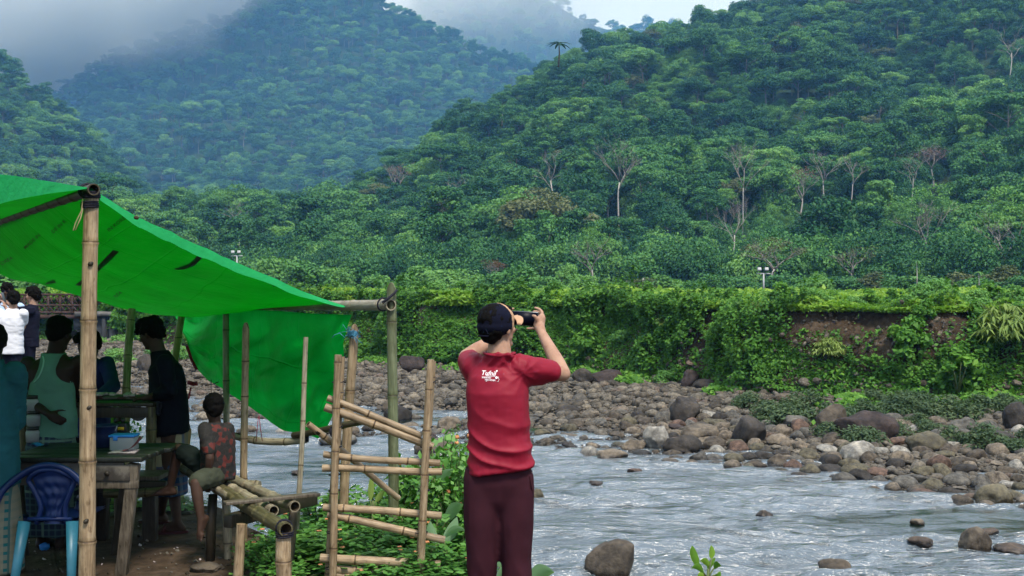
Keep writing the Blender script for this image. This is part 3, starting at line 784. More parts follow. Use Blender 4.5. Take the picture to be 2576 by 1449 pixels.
# thin palms standing in front of the wood
def palm_proto(seed, h):
    r = np.random.default_rng(seed); t = MB(); t.tube([(0, 0, -0.5), (0.1, 0, h * 0.5), (0.05, 0.1, h)], [0.12, 0.09, 0.07], 6)
    fr = MB()
    for i in range(11):
        a = i * 2.4; d = Vector((math.cos(a), math.sin(a), 0)); up = 0.9 - 1.1 * r.random(); L = 1.5
        pts = [Vector((0.05, 0.1, h)) + d * L * q + Vector((0, 0, up * q - 1.0 * q * q)) for q in (0, 0.33, 0.66, 1)]
        side = Vector((-d.y, d.x, 0)) * 0.16
        g = np.array([[list(p - side * w), list(p + Vector((0, 0, 0.04))), list(p + side * w)] for p, w in zip(pts, (0.4, 1, 0.9, 0.15))]); fr.grid(g)
    return [('trunk', mb_mesh(t, 'trunk', M['bark_pale' if h > 4.5 else 'bark_grey'])), ('fronds', mb_mesh(fr, 'fronds', M['leaf_light' if h > 4.5 else 'leaf_dark']))]
special('palm_tree', 'thin palm with small crown before the wood, right of the half bare tree', 2306, 722, 90, palm_proto(1, 7), base_h=8, d=120, group='thin palms before the wood')
special('palm_tree', 'short thin palm with drooping crown between the right-edge tree and the other palm', 2462, 722, 62, palm_proto(2, 5), base_h=6, d=115, group='thin palms before the wood')
special('palm_tree', 'dark feathery palm on the ridge line against the blue mountain', 1405, 150, 56, palm_proto(3, 4), base_h=5, low=12, wide=1.6)

# ------------------------------------------------------------------ creepers on the bank, plain growth, shrubs
M['vine'] = mat_leaf('creeper_leaves', (0.030, 0.100, 0.014), (0.080, 0.210, 0.030), (0.17, 0.34, 0.05), 0.30, 0.25)
M['grass_top'] = mat_leaf('plain_leaves', (0.060, 0.165, 0.020), (0.145, 0.29, 0.034), (0.28, 0.43, 0.065), 0.35, 0.3)
M['shrub_blue'] = mat_leaf('grey_green_leaves', (0.040, 0.075, 0.036), (0.070, 0.115, 0.055), (0.115, 0.165, 0.075), 0.25, 0.4)
M['bamboo_leaf'] = mat_leaf('lance_leaves', (0.12, 0.20, 0.05), (0.22, 0.31, 0.08), (0.34, 0.42, 0.14), 0.35, 0.4)
M['lantana'] = mat_leaf('lantana_leaves', (0.026, 0.10, 0.018), (0.075, 0.225, 0.036), (0.17, 0.37, 0.065), 0.3, 0.3, 0.45)
M['broad_leaf'] = mat_leaf('broad_pale_leaves', (0.16, 0.30, 0.16), (0.25, 0.42, 0.24), (0.34, 0.50, 0.32), 0.35, 0.3, 0.4)
M['flower'] = mat_plain('orange_flower', (0.62, 0.26, 0.12), 0.7, 0.4, 60)
M['stem'] = mat_plain('green_stem', (0.10, 0.13, 0.05), 0.8, 0.4)

# bare cuts in the bank: photo ellipses where earth shows (cx, cy, rx, ry, share of leaves lost)
CUTS = [(2130, 800, 110, 34, .95), (2060, 850, 70, 40, .8), (2200, 850, 70, 50, .85), (2370, 800, 55, 40, .97), (2330, 830, 90, 55, .85),
        (2290, 880, 70, 40, .7), (1795, 812, 16, 30, .9), (1762, 872, 16, 34, .85), (1735, 905, 30, 18, .85), (1985, 800, 60, 26, .6),
        (2440, 768, 140, 12, .95), (2100, 900, 60, 34, .6), (1330, 900, 18, 24, .5), (440, 850, 26, 30, .8), (1100, 880, 20, 22, .4), (2530, 900, 40, 26, .5), (1880, 800, 40, 18, .5)]
rb = np.random.default_rng(55)
bp = BANK; nu = bp.shape[0]
def bank_leaves(n, k_lo, k_hi, off, size, keep_fn=None, up=0.25):
    """leaves over the bank face; k index 0 foot .. 15 top"""
    a = rb.uniform(0, nu - 1.001, n); k = rb.uniform(k_lo, k_hi, n)
    i = a.astype(int); j = k.astype(int); fu = (a - i)[:, None]; fv = (k - j)[:, None]
    p = (bp[i, j] * (1 - fu) + bp[i + 1, j] * fu) * (1 - fv) + (bp[i, j + 1] * (1 - fu) + bp[i + 1, j + 1] * fu) * fv
    nr = np.cross(bp[i + 1, j] - bp[i, j], bp[i, j + 1] - bp[i, j]); nr /= np.linalg.norm(nr, axis=1, keepdims=True)
    nr *= np.where(nr[:, 1:2] > 0, -1, 1)
    return p, nr
n0 = 480000
p, nr = bank_leaves(n0, 0, 15.99, 0, 0)
px, py = proj([p[:, 0], p[:, 1], p[:, 2]])
lump = fbm(p * np.array([0.75, 0.75, 1.0]), 3, 88); fine = vnoise(p * 3.0, 89)
keep = (px > -60) & (px < 2960)
for cx, cyy, rx, ry, s in CUTS:
    q = ((px - cx) / rx) ** 2 + ((py - cyy) / ry) ** 2 + 0.5 * fbm(p * 1.6, 3, 71)
    keep &= ~((q < 1.35) & (rb.random(n0) < s + 0.04))
keep &= ~((py > 835) & (px < 330))
far = p[:, 1] / 45
keep &= rb.random(n0) < np.clip(0.55 + 0.35 * fine + 0.25 * lump, 0.1, 1)
p, nr, lump, far = p[keep], nr[keep], lump[keep], far[keep]
lump2 = fbm(p * np.array([0.42, 0.42, 0.55]), 2, 123)
h = np.clip(0.26 + 0.42 * lump + 0.5 * lump2, 0.02, 1.5)[:, None] * rb.random((len(p), 1)) ** 0.6 * 1.25
p = p + nr * h * 0.9 + np.array([0, 0, 1.0]) * h * 0.35
dirn = nr * 0.65 + np.array([0, 0, 0.75]) + rb.normal(size=p.shape) * 0.5
V, Q = leaf_cards(p, dirn, (0.065 + 0.085 * rb.random(len(p)) ** 1.5) * np.clip(far, 0.8, 1.7), 1.3, 0.3, rb)
tint = np.clip(0.42 + 0.28 * fbm(p * 0.6, 2, 95) + rb.normal(size=len(p)) * 0.2, 0, 1)
# the green apron running down from the foot of the bank onto the stones
n3 = 30000; a = rb.uniform(600, 2960, n3); bf = bank_foot(a); dd = bf + 0.4 - (np.abs(rb.normal(size=n3)) * np.interp(a, [600, 1400, 1900, 2600], [0.6, 1.6, 2.4, 3.2]))
x = (a - CX) / F * dd; q3 = np.stack([x, dd, far_ground(x, dd)], -1); lm3 = fbm(q3 * 0.7, 3, 207); k3 = lm3 + 0.25 > 0.35 * (bf - dd) / 1.5
q3 = q3[k3]; q3[:, 2] += rb.random(len(q3)) * np.clip(0.16 + 0.2 * lm3[k3], 0.03, 0.4)
V3, Q3 = leaf_cards(q3, np.array([0, -0.4, 0.8]) + rb.normal(size=q3.shape) * 0.5, 0.07 + 0.09 * rb.random(len(q3)), 1.6, 0.3, rb)
t3 = np.clip(0.55 + 0.25 * lm3[k3] + rb.normal(size=len(q3)) * 0.2, 0, 1)
Q = np.concatenate([Q, Q3 + len(V)]); V = np.concatenate([V, V3]); tint = np.concatenate([tint, t3])
me = mesh_np('creepers', V, Q, False, [M['vine']], None, {'tint': np.repeat(tint, 4)})
tag(link('creepers', me), kind='stuff')

# plants along the brow and over the plain behind it
n1 = 165000
a = rb.uniform(-60, 2960, n1); t0 = bank_top(a); dd = t0 - 0.5 + np.where(rb.random(n1) < 0.55, rb.random(n1) ** 1.3 * 5, rb.random(n1) ** 1.5 * 60)
x = (a - CX) / F * dd; g = np.maximum(far_ground(x, dd), TOPZ - 0.2)
lump = fbm(np.stack([x * 0.5, dd * 0.5, x * 0], -1), 3, 44)
hh = np.clip(0.22 + 0.40 * lump + 0.25 * fbm(np.stack([x * 0.17, dd * 0.17, x * 0], -1), 2, 45), 0.03, 1.3) * rb.random(n1) * 0.62
hh *= np.where((a > 2020) & (dd - t0 < 2.0), 0.45, 1.0)
p = np.stack([x, dd, g + hh], -1)
dirn = np.array([0, -0.25, 0.9]) + rb.normal(size=p.shape) * 0.5
V, Q = leaf_cards(p, dirn, (0.10 + 0.12 * rb.random(n1)) * np.clip(dd / 45, 0.8, 2.2), 1.5, 0.3, rb)
tint = np.clip(0.40 + 0.32 * lump + rb.normal(size=n1) * 0.22, 0, 1)
me = mesh_np('meadow_plants', V, Q, False, [M['grass_top']], None, {'tint': np.repeat(tint, 4)})
tag(link('meadow_plants', me), kind='stuff')

# stones sticking out of the cut earth
def rock_mesh(seed, sub=3, flat=0.62, ang=0.35, name='rock', facets=0):
    r = np.random.default_rng(seed); bm = bmesh.new(); bmesh.ops.create_icosphere(bm, subdivisions=sub, radius=1)
    v = np.array([list(q.co) for q in bm.verts]); f = np.array([[w.index for w in q.verts] for q in bm.faces]); bm.free()
    for k in range(int(5 + facets)):                                  # planes knocked off the ball
        n = r.normal(size=3); n /= np.linalg.norm(n); d = 0.62 + 0.3 * r.random(); s = v @ n
        v = v - np.outer(np.maximum(s - d, 0) * (0.85 if facets else 0.7), n)
    v = v * (1 + ang * fbm(v * 1.1 + seed * 3.1, 2, seed)[:, None] * 0.55)
    if sub > 3: v = v * (1 + 0.05 * fbm(v * 4 + seed, 3, seed + 5)[:, None])
    ax = np.array([1.0, 0.72 + 0.25 * r.random(), flat * (0.8 + 0.4 * r.random())])
    v = v * ax; v = v / np.abs(v[:, :2]).max()
    return v, f
STONES = [(0.0, (0.048, 0.043, 0.036)), (0.25, (0.100, 0.087, 0.070)), (0.5, (0.148, 0.134, 0.112)), (0.72, (0.076, 0.073, 0.068)), (0.88, (0.200, 0.178, 0.142)), (1.0, (0.115, 0.085, 0.070))]
M['cobble'] = mat_rock('river_stone', STONES, 2.2)
def rock_mat(n, c, s=2.4): return mat_rock('stone_' + n, [(0, tuple(q * 0.85 for q in c)), (1, tuple(min(1, q * 1.15) for q in c))], s)
RM = {'tan': rock_mat('tan', (0.146, 0.124, 0.098)), 'grey': rock_mat('grey', (0.103, 0.100, 0.092)), 'brown': rock_mat('brown', (0.080, 0.067, 0.053)),
      'dark': rock_mat('dark', (0.039, 0.035, 0.032)), 'purple': rock_mat('purple', (0.045, 0.034, 0.033)), 'pale': rock_mat('pale', (0.265, 0.258, 0.237)),
      'olive': rock_mat('olive', (0.104, 0.095, 0.066)), 'reddish': rock_mat('reddish', (0.126, 0.083, 0.065)), 'wet': rock_mat('wet', (0.079, 0.061, 0.050))}
rock_protos = []
for i in range(10):
    v, f = rock_mesh(500 + i, 2, 0.5 + 0.04 * (i % 4), 0.45, facets=i % 4); rock_protos.append(mesh_np('stone', v, f, i % 2 == 0, [M['cobble']]))
pts, scs, ids, rts = [], [], [], []
for cx, cyy, rx, ry, s in CUTS:
    if s < 0.7: continue
    for k in range(int(rx * ry / 50)):
        qx, qy = cx + rb.normal() * rx * 0.5, cyy + abs(rb.normal()) * ry * 0.6
        ia = int(np.clip((qx + 1500) / 5300 * (nu - 1), 0, nu - 2))
        zz = [proj(bp[ia, j])[1] for j in range(16)]; j = int(np.argmin(np.abs(np.array(zz) - qy)))
        pts.append(bp[ia, j] + np.array([rb.normal() * 0.3, 0, rb.normal() * 0.1])); s_ = 0.03 + 0.09 * rb.random() ** 3; scs.append((s_, s_, s_)); ids.append(int(rb.integers(10))); rts.append(tuple(rb.random(3) * 6.28))
scatter('bank_stones', pts, rts, scs, ids, rock_protos)

# shrubs: foliage plus stems, one thing each
def shrub_meshes(seed, Rx, H, nl, per, leaf, mat, flat=0.7, asp=1.5, lobe=0.42):
    r = np.random.default_rng(seed)
    p, n, t = crown_pts(r, Rx, H, H * 0.35, nl, per, lobe, flat, 0.3, 'dome')
    p[:, 2] = np.maximum(p[:, 2], 0.03 * H)
    V, Fq = leaf_cards(p, n, leaf * (0.6 + 0.8 * r.random(len(p))), asp, 0.3, r)
    fo = mesh_np('foliage', V, Fq, False, [mat], None, {'tint': np.repeat(t, 4)})
    st = MB()
    for i in range(6):
        a = r.random() * 6.28; st.tube([(0, 0, -0.1), (math.cos(a) * Rx * 0.3, math.sin(a) * Rx * 0.3, H * 0.45), (math.cos(a) * Rx * 0.6, math.sin(a) * Rx * 0.6, H * 0.85)], [0.03 * H, 0.02 * H, 0.006 * H], 5)
    return fo, mb_mesh(st, 'stem', M['stem'])
def put_plant(name, meshes, loc, s, rz, label, cat, group, sz=1.0):
    e = bpy.data.objects.new(name, None); C.objects.link(e)
    mw = Matrix.Translation(Vector(loc)) @ Matrix.Rotation(rz, 4, 'Z') @ Matrix.Diagonal((s, s, s * sz, 1))
    e.matrix_basis = mw; W[e.name] = mw; tag(e, label, cat, group)
    for n, me in zip(('foliage', 'stem'), meshes):
        o = bpy.data.objects.new(n, me); C.objects.link(o); o.parent = e
    return e
SH = {'dark': [shrub_meshes(600 + i, 1.0, 1.0, 18, 150, 0.095, M['leaf_mid']) for i in range(3)],
      'light': [shrub_meshes(610 + i, 1.0, 1.0, 18, 150, 0.095, M['leaf_light']) for i in range(3)],
      'olive': [shrub_meshes(620 + i, 1.0, 1.0, 18, 130, 0.09, M['leaf_olive']) for i in range(2)],
      'blue': [shrub_meshes(630 + i, 1.0, 0.8, 18, 95, 0.075, M['shrub_blue'], 0.7, 2.2) for i in range(3)]}
SHW = {'dark': 'dark green', 'light': 'fresh light green', 'olive': 'dull olive', 'blue': 'grey-green'}
LABELQ = []        # things whose labels are told apart later: (object, px, py, words, noun)
PLAIN = [  # px, py of the top, width in px, tone, depth
 (690, 640, 120, 'light', 150), (770, 655, 110, 'dark', 140), (850, 668, 90, 'light', 150), (905, 650, 100, 'dark', 160), (955, 690, 90, 'light', 120), (1015, 690, 70, 'dark', 100),
 (1060, 668, 110, 'light', 150), (1130, 672, 120, 'light', 145), (1185, 690, 80, 'light', 130), (1050, 706, 60, 'dark', 90), (1260, 680, 90, 'dark', 120), (1310, 668, 110, 'dark', 115),
 (1365, 690, 70, 'dark', 110), (1425, 662, 80, 'light', 130), (1395, 708, 70, 'light', 90), (1470, 690, 70, 'light', 120), (1555, 705, 80, 'light', 95), (1610, 700, 90, 'olive', 110), (1680, 690, 100, 'light', 130), (1740, 702, 60, 'dark', 100),
 (1800, 690, 90, 'dark', 140), (1860, 690, 100, 'dark', 146), (1960, 690, 90, 'dark', 142), (2000, 694, 80, 'dark', 120), (2056, 684, 80, 'light', 100), (2130, 690, 90, 'dark', 140), (2200, 684, 100, 'olive', 140), (2265, 692, 90, 'dark', 130),
 (2330, 690, 110, 'dark', 130), (2400, 686, 90, 'olive', 130), (2460, 695, 80, 'dark', 120), (2520, 668, 120, 'olive', 125), (2575, 690, 90, 'dark', 115), (640, 660, 90, 'dark', 160),
 (20, 690, 120, 'dark', 110), (90, 705, 110, 'light', 100), (160, 712, 100, 'dark', 95), (260, 735, 90, 'dark', 92), (350, 745, 100, 'light', 90)]
r6 = np.random.default_rng(66)
for (px, py, w, tn, d) in PLAIN:
    x = (px - CX) / F * d; z = float(far_ground(x, d)); top = P(px, py, d).z
    s = w / F * d * 0.5 * 1.1
    o = put_plant('plain_bush', SH[tn][int(r6.integers(len(SH[tn])))], (x, d, z - 0.1), s, r6.random() * 6.28, None, 'bush', 'bushes on the plain before the wood', max(0.5, (top - z) / (s * 1.35)))
    LABELQ.append((o, px, py, SHW[tn] + (' wide' if w > 95 else ' small' if w < 80 else ''), 'plain bush', d))
# low growth that closes the foot of the forest
ru = np.random.default_rng(77); n2 = 5700
a = ru.uniform(-160, 2960, n2); b0_ = hill_base(a); dd = np.where(ru.random(n2) < 0.45, b0_ - 26 + 30 * ru.random(n2), b0_ + 330 * ru.random(n2) ** 1.4)
x = (a - CX) / F * dd; zz_ = np.where(dd < b0_, far_ground(x, dd), hill(x, dd)); sc_ = 1.7 + 2.6 * ru.random(n2) ** 1.5
for (sx_, sy_, sd_, sh_) in STAND: sc_ = np.where((np.abs(a - sx_) < 45) & (dd < sd_ + 4) & (dd > sd_ - 60), sc_ * 0.55, sc_)
under = []
for tn in ('dark', 'mid', 'light'):
    for i in range(3):
        fo = shrub_meshes(640 + i, 1.0, 1.15, 20, 160, 0.062, LEAFM[tn], 0.7)[0]; under.append(fo)
scatter('undergrowth', np.stack([x, dd, zz_ - 0.3], -1), [(0, 0, q) for q in ru.random(n2) * 6.28], np.stack([sc_, sc_, sc_ * (0.9 + 0.7 * ru.random(n2))], -1), ru.choice(9, n2, p=[.16, .16, .16, .13, .13, .13, .05, .04, .04]), under)
FOOT = []
for px in range(1880, 2600, 44): FOOT.append((px + r6.normal() * 12, 985 + 28 * r6.random() + max(0, px - 2250) * 0.05, 80 + 40 * r6.random(), 'blue'))
for px in range(2080, 2600, 56): FOOT.append((px + r6.normal() * 14, 1030 + 25 * r6.random() + max(0, px - 2300) * 0.10, 70 + 40 * r6.random(), 'blue'))
FOOT += [(1345, 1040, 40, 'blue'), (1425, 950, 30, 'blue'), (1135, 1045, 38, 'blue'), (640, 905, 60, 'light'), (450, 880, 60, 'light'), (395, 880, 60, 'dark'), (300, 878, 70, 'light'), (1560, 935, 50, 'light'), (2480, 1060, 120, 'blue'), (2560, 1085, 90, 'blue'), (1680, 948, 60, 'light')]
for (px, py, w, tn) in FOOT:                                          # py = top of the bush
    fy = py + w * 0.5; lo = (CZ + 1.7) * F / (fy - CY)
    x = (px - CX) / F * lo; z = float(far_ground(x, lo)); s = w / F * lo * 0.55
    o = put_plant('shore_shrub', SH[tn][int(r6.integers(len(SH[tn])))], (x, lo, z - 0.05), s, r6.random() * 6.28, None, 'shrub', 'shrubs at the foot of the bank', 0.85)
    LABELQ.append((o, px, py, SHW[tn] + (' broad' if w > 90 else ' small' if w < 60 else ''), 'bank-foot shrub', lo))
# taller dark shrub masses hanging over the bank, and a bamboo-like bush
def lance_bush(seed, Rx, H, n, L):
    r = np.random.default_rng(seed); c, d, t = [], [], []
    for i in range(n):
        a = r.random() * 6.28; e = r.random() ** 0.7; q = np.array([math.cos(a) * Rx * e, math.sin(a) * Rx * e, H * (0.25 + 0.75 * r.random() * (1 - e * 0.6))])
        for k in range(7):
            b = r.random() * 6.28; dirv = np.array([math.cos(b), math.sin(b), -0.25 - 0.5 * r.random()])
            c.append(q + dirv * L * 0.5); d.append(dirv); t.append(np.clip(r.normal(0.55, 0.25), 0, 1))
    c, d = np.array(c), np.array(d); d /= np.linalg.norm(d, axis=1, keepdims=True)
    s = np.cross(d, [0, 0, 1.0]); s /= np.linalg.norm(s, axis=1, keepdims=True); w = L * 0.08
    up = np.array([0, 0, L * 0.1])
    V = np.stack([c - d * L * 0.5, c + s * w + up * 0.6, c + d * L * 0.5 - up, c - s * w + up * 0.6], 1).reshape(-1, 3)
    fo = mesh_np('foliage', V, np.arange(len(V)).reshape(-1, 4), False, [M['bamboo_leaf']], None, {'tint': np.repeat(t, 4)})
    st = MB()
    for i in range(8): a = i * 0.8; st.tube([(0, 0, -0.1), (math.cos(a) * Rx * 0.35, math.sin(a) * Rx * 0.35, H * 0.6), (math.cos(a) * Rx * 0.8, math.sin(a) * Rx * 0.8, H * 0.9)], [0.02, 0.014, 0.005], 5)
    return fo, mb_mesh(st, 'stem', M['stem'])
def on_bank(px, py):
    ia = int(np.clip((px + 1500) / 5300 * (nu - 1), 0, nu - 2)); zz = [proj(bp[ia, j])[1] for j in range(16)]
    return bp[ia, int(np.argmin(np.abs(np.array(zz) - py)))]
LB = lance_bush(700, 0.9, 1.5, 150, 0.42)
for (px, py, s, lab) in [(2515, 850, 1.0, 'large pale yellow-green bush of narrow drooping leaves at the right end of the bank'), (2085, 880, 0.5, 'small bush of narrow leaves low on the bank under the bare earth cut'), (1665, 800, 0.35, 'tuft of long pale leaves on the bank left of the earth gully'), (1905, 745, 0.4, 'tuft of pale narrow leaves on the brow right under the lamp post'), (1880, 870, 0.4, 'tuft of yellowish narrow leaves half way down the bank below the lamp post')]:
    q = on_bank(px, py); put_plant('lance_leaf_bush', LB, (q[0], q[1] - 0.25, q[2] - 0.3), s, px, lab, 'bush', 'narrow-leaved bushes on the bank')
DB = [shrub_meshes(720 + i, 0.8, 1.1, 14, 80, 0.15, M['vine'], 0.75) for i in range(2)]
for (px, py, s, lab) in [(2260, 860, 0.85, 'dense green shrub hanging down the bare earth cut between two brown patches'), (2310, 770, 0.5, 'small leafy shrub on the brow right of the brown earth cut'), (1640, 770, 0.7, 'bulging dark green shrub on the bank behind the raised hand'), (1905, 900, 0.7, 'rounded green shrub low on the bank under the lamp post'), (2400, 940, 0.9, 'bright green leafy shrub at the bank foot below the bare earth'), (1480, 860, 0.8, 'leafy shrub on the bank right of the raised elbow')]:
    q = on_bank(px, py); put_plant('bank_shrub', DB[int(px) % 2], (q[0], q[1] - 0.3, q[2] - 0.5), s, px, lab, 'shrub', 'leafy shrubs on the bank face')

for k_ in range(34):
    px = 840 + k_ * 52 + r6.normal() * 16; d = float(bank_top(px)) + 0.3 + 3.5 * r6.random(); x = (px - CX) / F * d; s = 0.30 + 0.35 * r6.random(); tn = ['vine', 'light', 'light', 'vine'][int(r6.integers(4))]
    me_ = DB[k_ % 2] if tn == 'vine' else SH[tn][k_ % 3]
    o = put_plant('brow_bush', me_, (x, d, float(far_ground(x, d)) - 0.1), s, r6.random() * 6.28, None, 'bush', 'low bushes along the brow of the bank', 0.9)
    LABELQ.append((o, px, 728, {'vine': 'leafy', 'light': 'pale green', 'dark': 'dark green'}[tn] + (' large' if s > 0.5 else ' small'), 'brow bush', d))
# flood lamps on poles across the river
M['white_metal'] = mat_plain('white_metal', (0.36, 0.38, 0.40), 0.5, 0.1)
def flood_pole(px, y_top, d, label):
    x = (px - CX) / F * d; z0 = float(far_ground(x, d)); z1 = P(px, y_top, d).z
    e = empty('lamp_post', (x, d, z0), label, 'lamp post', 'flood lamp posts across the river')
    m = MB(); m.tube([(x, d, z0 - 0.3), (x, d, z1 - 0.5)], [0.11, 0.09], 8); m.build('pole', M['white_metal'], e)
    m = MB(); m.box((x, d, z1 - 0.5), (1.5, 0.12, 0.12)); m.build('crossarm', M['white_metal'], e)
    for s in (-0.5, 0.3):
        m = MB(); m.box((x + s, d - 0.15, z1), (0.42, 0.25, 0.36), Euler((R(-25), 0, 0)), bev=0.05); m.build('floodlight', M['white_metal'], e)
flood_pole(1921, 677, 128, 'white post with two flood lamps standing on the plain behind the bank')
flood_pole(596, 634, 150, 'white twin flood lamp post rising just above the green tarp edge')
for px, yt, d, lab in [(1617, 700, 110, 'thin dead stump post on the plain between the cap and the lamp post')]:
    x = (px - CX) / F * d; m = MB(); m.tube([(x, d, TOPZ - 0.2), (x + 0.05, d, P(px, yt, d).z)], [0.1, 0.06], 6); tag(m.build('stump_post', M['bark_pale']), lab, 'post')

# ------------------------------------------------------------------ boulders and stones of the shore and the river
big_protos = {}
def proto_rock(seed, flat=0.62, facets=2, ang=0.35):
    k = (seed, flat, facets)
    if k not in big_protos: big_protos[k] = rock_mesh(seed, 4, flat, ang, 'boulder', facets)
    return big_protos[k]
ROCKS = []
def boulder(px, py, w, h, tone, seed, label, facets=2, level=None, name='boulder', sink=0.25, wet=False):
    """px = middle, py = foot line, w/h = size in photo units"""
    z0 = WATER_Z if wet else None
    d = (CZ - (WATER_Z if wet else -1.75)) * F / (py - CY)
    if not wet:
        for _ in range(6): d = (CZ - float(far_ground((px - CX) / F * d, d))) * F / (py - CY)
        z0 = float(far_ground((px - CX) / F * d, d))
    if not wet: d = min(d, float(bank_foot(px)) - 0.6); z0 = float(far_ground((px - CX) / F * d, d))
    if wet: sink = 0.85
    rx = w / F * d * 0.55; rz = h / F * d * 1.12
    v, f = proto_rock(seed, 0.75, facets)
    v = v.copy(); zr = v[:, 2].max() - v[:, 2].min()
    v[:, 0] *= rx; v[:, 1] *= rx * 0.95; v[:, 2] = (v[:, 2] - v[:, 2].min()) / zr * rz * (1 + sink) - rz * sink
    me = mesh_np(name, v, f, True, [RM[tone]])
    o = link(name, me, loc=((px - CX) / F * d, d + rx * 0.6, z0)); o.data.shade_smooth() if hasattr(o.data, 'shade_smooth') else None
    tag(o, label, 'boulder' if w > 60 else 'rock', 'boulders of the river shore' if not wet else 'rocks standing in the river')
    ROCKS.append((o, px, py, w)); return o
B = boulder
B(2195, 1112, 148, 66, 'purple', 801, 'largest boulder on the shore, dark purple-brown with rounded top, right of centre of the rocks')
B(2098, 1092, 76, 66, 'brown', 802, 'brown streaked round boulder directly behind the largest purple-brown boulder')
B(1885, 1115, 92, 64, 'dark', 803, 'dark grey rounded boulder near the waterline right of the tan slab')
B(1727, 1062, 72, 58, 'dark', 804, 'dark brown round boulder standing alone in the middle of the cobbles')
B(1722, 1143, 96, 42, 'dark', 805, 'black wet boulder at the waterline with a flat sloping top')
B(1655, 1135, 66, 56, 'pale', 806, 'pale grey boulder at the waterline beside the black wet boulder', 4)
B(1765, 1112, 90, 38, 'tan', 807, 'long tan slab of rock just behind the black wet boulder')
B(1596, 1140, 60, 30, 'tan', 808, 'tan boulder at the waterline left of the pale grey boulder')
B(1465, 970, 54, 38, 'dark', 809, 'dark grey boulder under the bank by the raised elbow')
B(1532, 965, 96, 30, 'purple', 810, 'long low dark boulder under the bank, right of the elbow boulder')
B(1428, 1035, 60, 34, 'dark', 811, 'dark boulder with a pale hollow, right of the red shirt')
B(2165, 1160, 96, 44, 'pale', 812, 'pale grey-green smooth boulder in front of the largest boulder', 3)
B(2235, 1104, 70, 34, 'olive', 813, 'olive brown boulder leaning on the right end of the largest boulder')
B(2440, 1090, 80, 30, 'grey', 814, 'grey flat boulder below the grey-green shrubs at the right')
B(2520, 1128, 120, 38, 'dark', 815, 'long dark boulder at the right edge of the cobbles')
B(2345, 1140, 110, 46, 'olive', 816, 'angular olive boulder with a ridge, in the cobbles right of the largest boulder', 4)
B(2010, 1080, 64, 30, 'grey', 817, 'low grey boulder left of the brown streaked boulder')
B(1965, 1122, 66, 26, 'tan', 818, 'smooth tan boulder right of the dark grey rounded boulder')
B(1000, 1090, 0.1 + 70, 62, 'dark', 819, 'dark mossy boulder behind the foot of the grey stall post')
B(1035, 940, 62, 38, 'purple', 820, 'brown-black boulder under the bank just right of the grey stall post')
B(985, 1040, 60, 50, 'brown', 821, 'brown boulder half hidden by the grey stall post')
B(1130, 1085, 56, 32, 'tan', 822, 'tan boulder between the ladder rack and the red shirt')
B(1780, 985, 70, 22, 'dark', 823, 'low dark boulder at the foot of the earth gully')
B(1980, 1020, 60, 24, 'brown', 824, 'brown boulder just below the first grey-green shrubs')
B(1740, 965, 46, 40, 'purple', 825, 'dark blocky stone in the foot of the bank below the gully', 3)
B(2560, 1080, 60, 60, 'dark', 826, 'dark boulder cut by the right edge beside the shrubs')
B(815, 1000, 80, 44, 'grey', 827, 'grey boulder seen under the green curtain behind the forked pole')
B(560, 960, 76, 50, 'grey', 828, 'grey-brown boulder to the right of the dark-shirted standing person')
B(365, 930, 50, 40, 'dark', 829, 'round dark boulder left of the standing dark-shirted person')
B(400, 980, 60, 40, 'grey', 830, 'grey boulder in the stream between the slanted pole and the standing person')
B(690, 985, 50, 34, 'brown', 831, 'brown boulder under the low edge of the green curtain')
B(420, 930, 40, 26, 'olive', 839, 'olive boulder behind the slanted thin pole')
# in the river
B(1545, 1446, 132, 70, 'brown', 832, 'angular brown rock with a ridge standing in the river at the bottom centre', 5, wet=True)
B(2461, 1384, 84, 48, 'tan', 833, 'rounded tan rock standing in the river at the lower right', wet=True)
B(2490, 1348, 64, 16, 'wet', 834, 'flat dark rock just behind the rounded tan rock in the river', wet=True)
B(2320, 1372, 66, 17, 'wet', 835, 'low brown wet rock left of the rounded tan rock', wet=True)
B(2108, 1440, 84, 26, 'brown', 836, 'flat brown rock in the river at the bottom right of centre', wet=True)
B(2560, 1390, 90, 16, 'wet', 837, 'low reddish wet slab at the right edge of the river', wet=True)
B(2510, 1265, 94, 40, 'olive', 838, 'olive rock with two humps at the right river edge', 3, wet=True)
B(2450, 1258, 50, 14, 'wet', 840, 'low wet brown rock left of the two-humped olive rock', wet=True)
B(1925, 1300, 40, 12, 'wet', 841, 'small low wet rock in mid river below the dark boulders', wet=True)
B(2310, 1318, 36, 10, 'tan', 842, 'small tan rock in mid river above the low brown wet rock', wet=True)
B(1540, 1153, 80, 18, 'tan', 843, 'flat tan rock lying in the water just off the cobbles', wet=True)
B(1350, 1256, 34, 22, 'olive', 844, 'small olive rock in the river touching the edge of the red-shirted person', wet=True)
B(1960, 1170, 46, 24, 'brown', 845, 'brown rock at the waterline below the smooth tan boulder', wet=True)
B(1760, 1160, 44, 20, 'grey', 846, 'grey rock in the water below the black wet boulder', wet=True)
B(1850, 1163, 54, 20, 'olive', 847, 'flat olive rock at the waterline below the dark grey rounded boulder', wet=True)
B(1598, 1188, 36, 8, 'reddish', 848, 'tiny reddish rock awash off the cobbles', wet=True)
B(1500, 1220, 40, 8, 'wet', 849, 'small wet rock awash right of the red-shirted person', wet=True)
B(1095, 1150, 104, 38, 'brown', 850, 'brown rock with white painted writing at its foot, between ladder rack and red shirt', 4, wet=True)
B(845, 1115, 90, 22, 'grey', 851, 'low grey rock in the water behind the ladder rack', wet=True)
B(870, 1092, 60, 22, 'tan', 852, 'tan rock in the water behind the ladder rack top', wet=True)
B(745, 1192, 30, 8, 'wet', 853, 'tiny wet rock awash left of the ladder rack', wet=True)
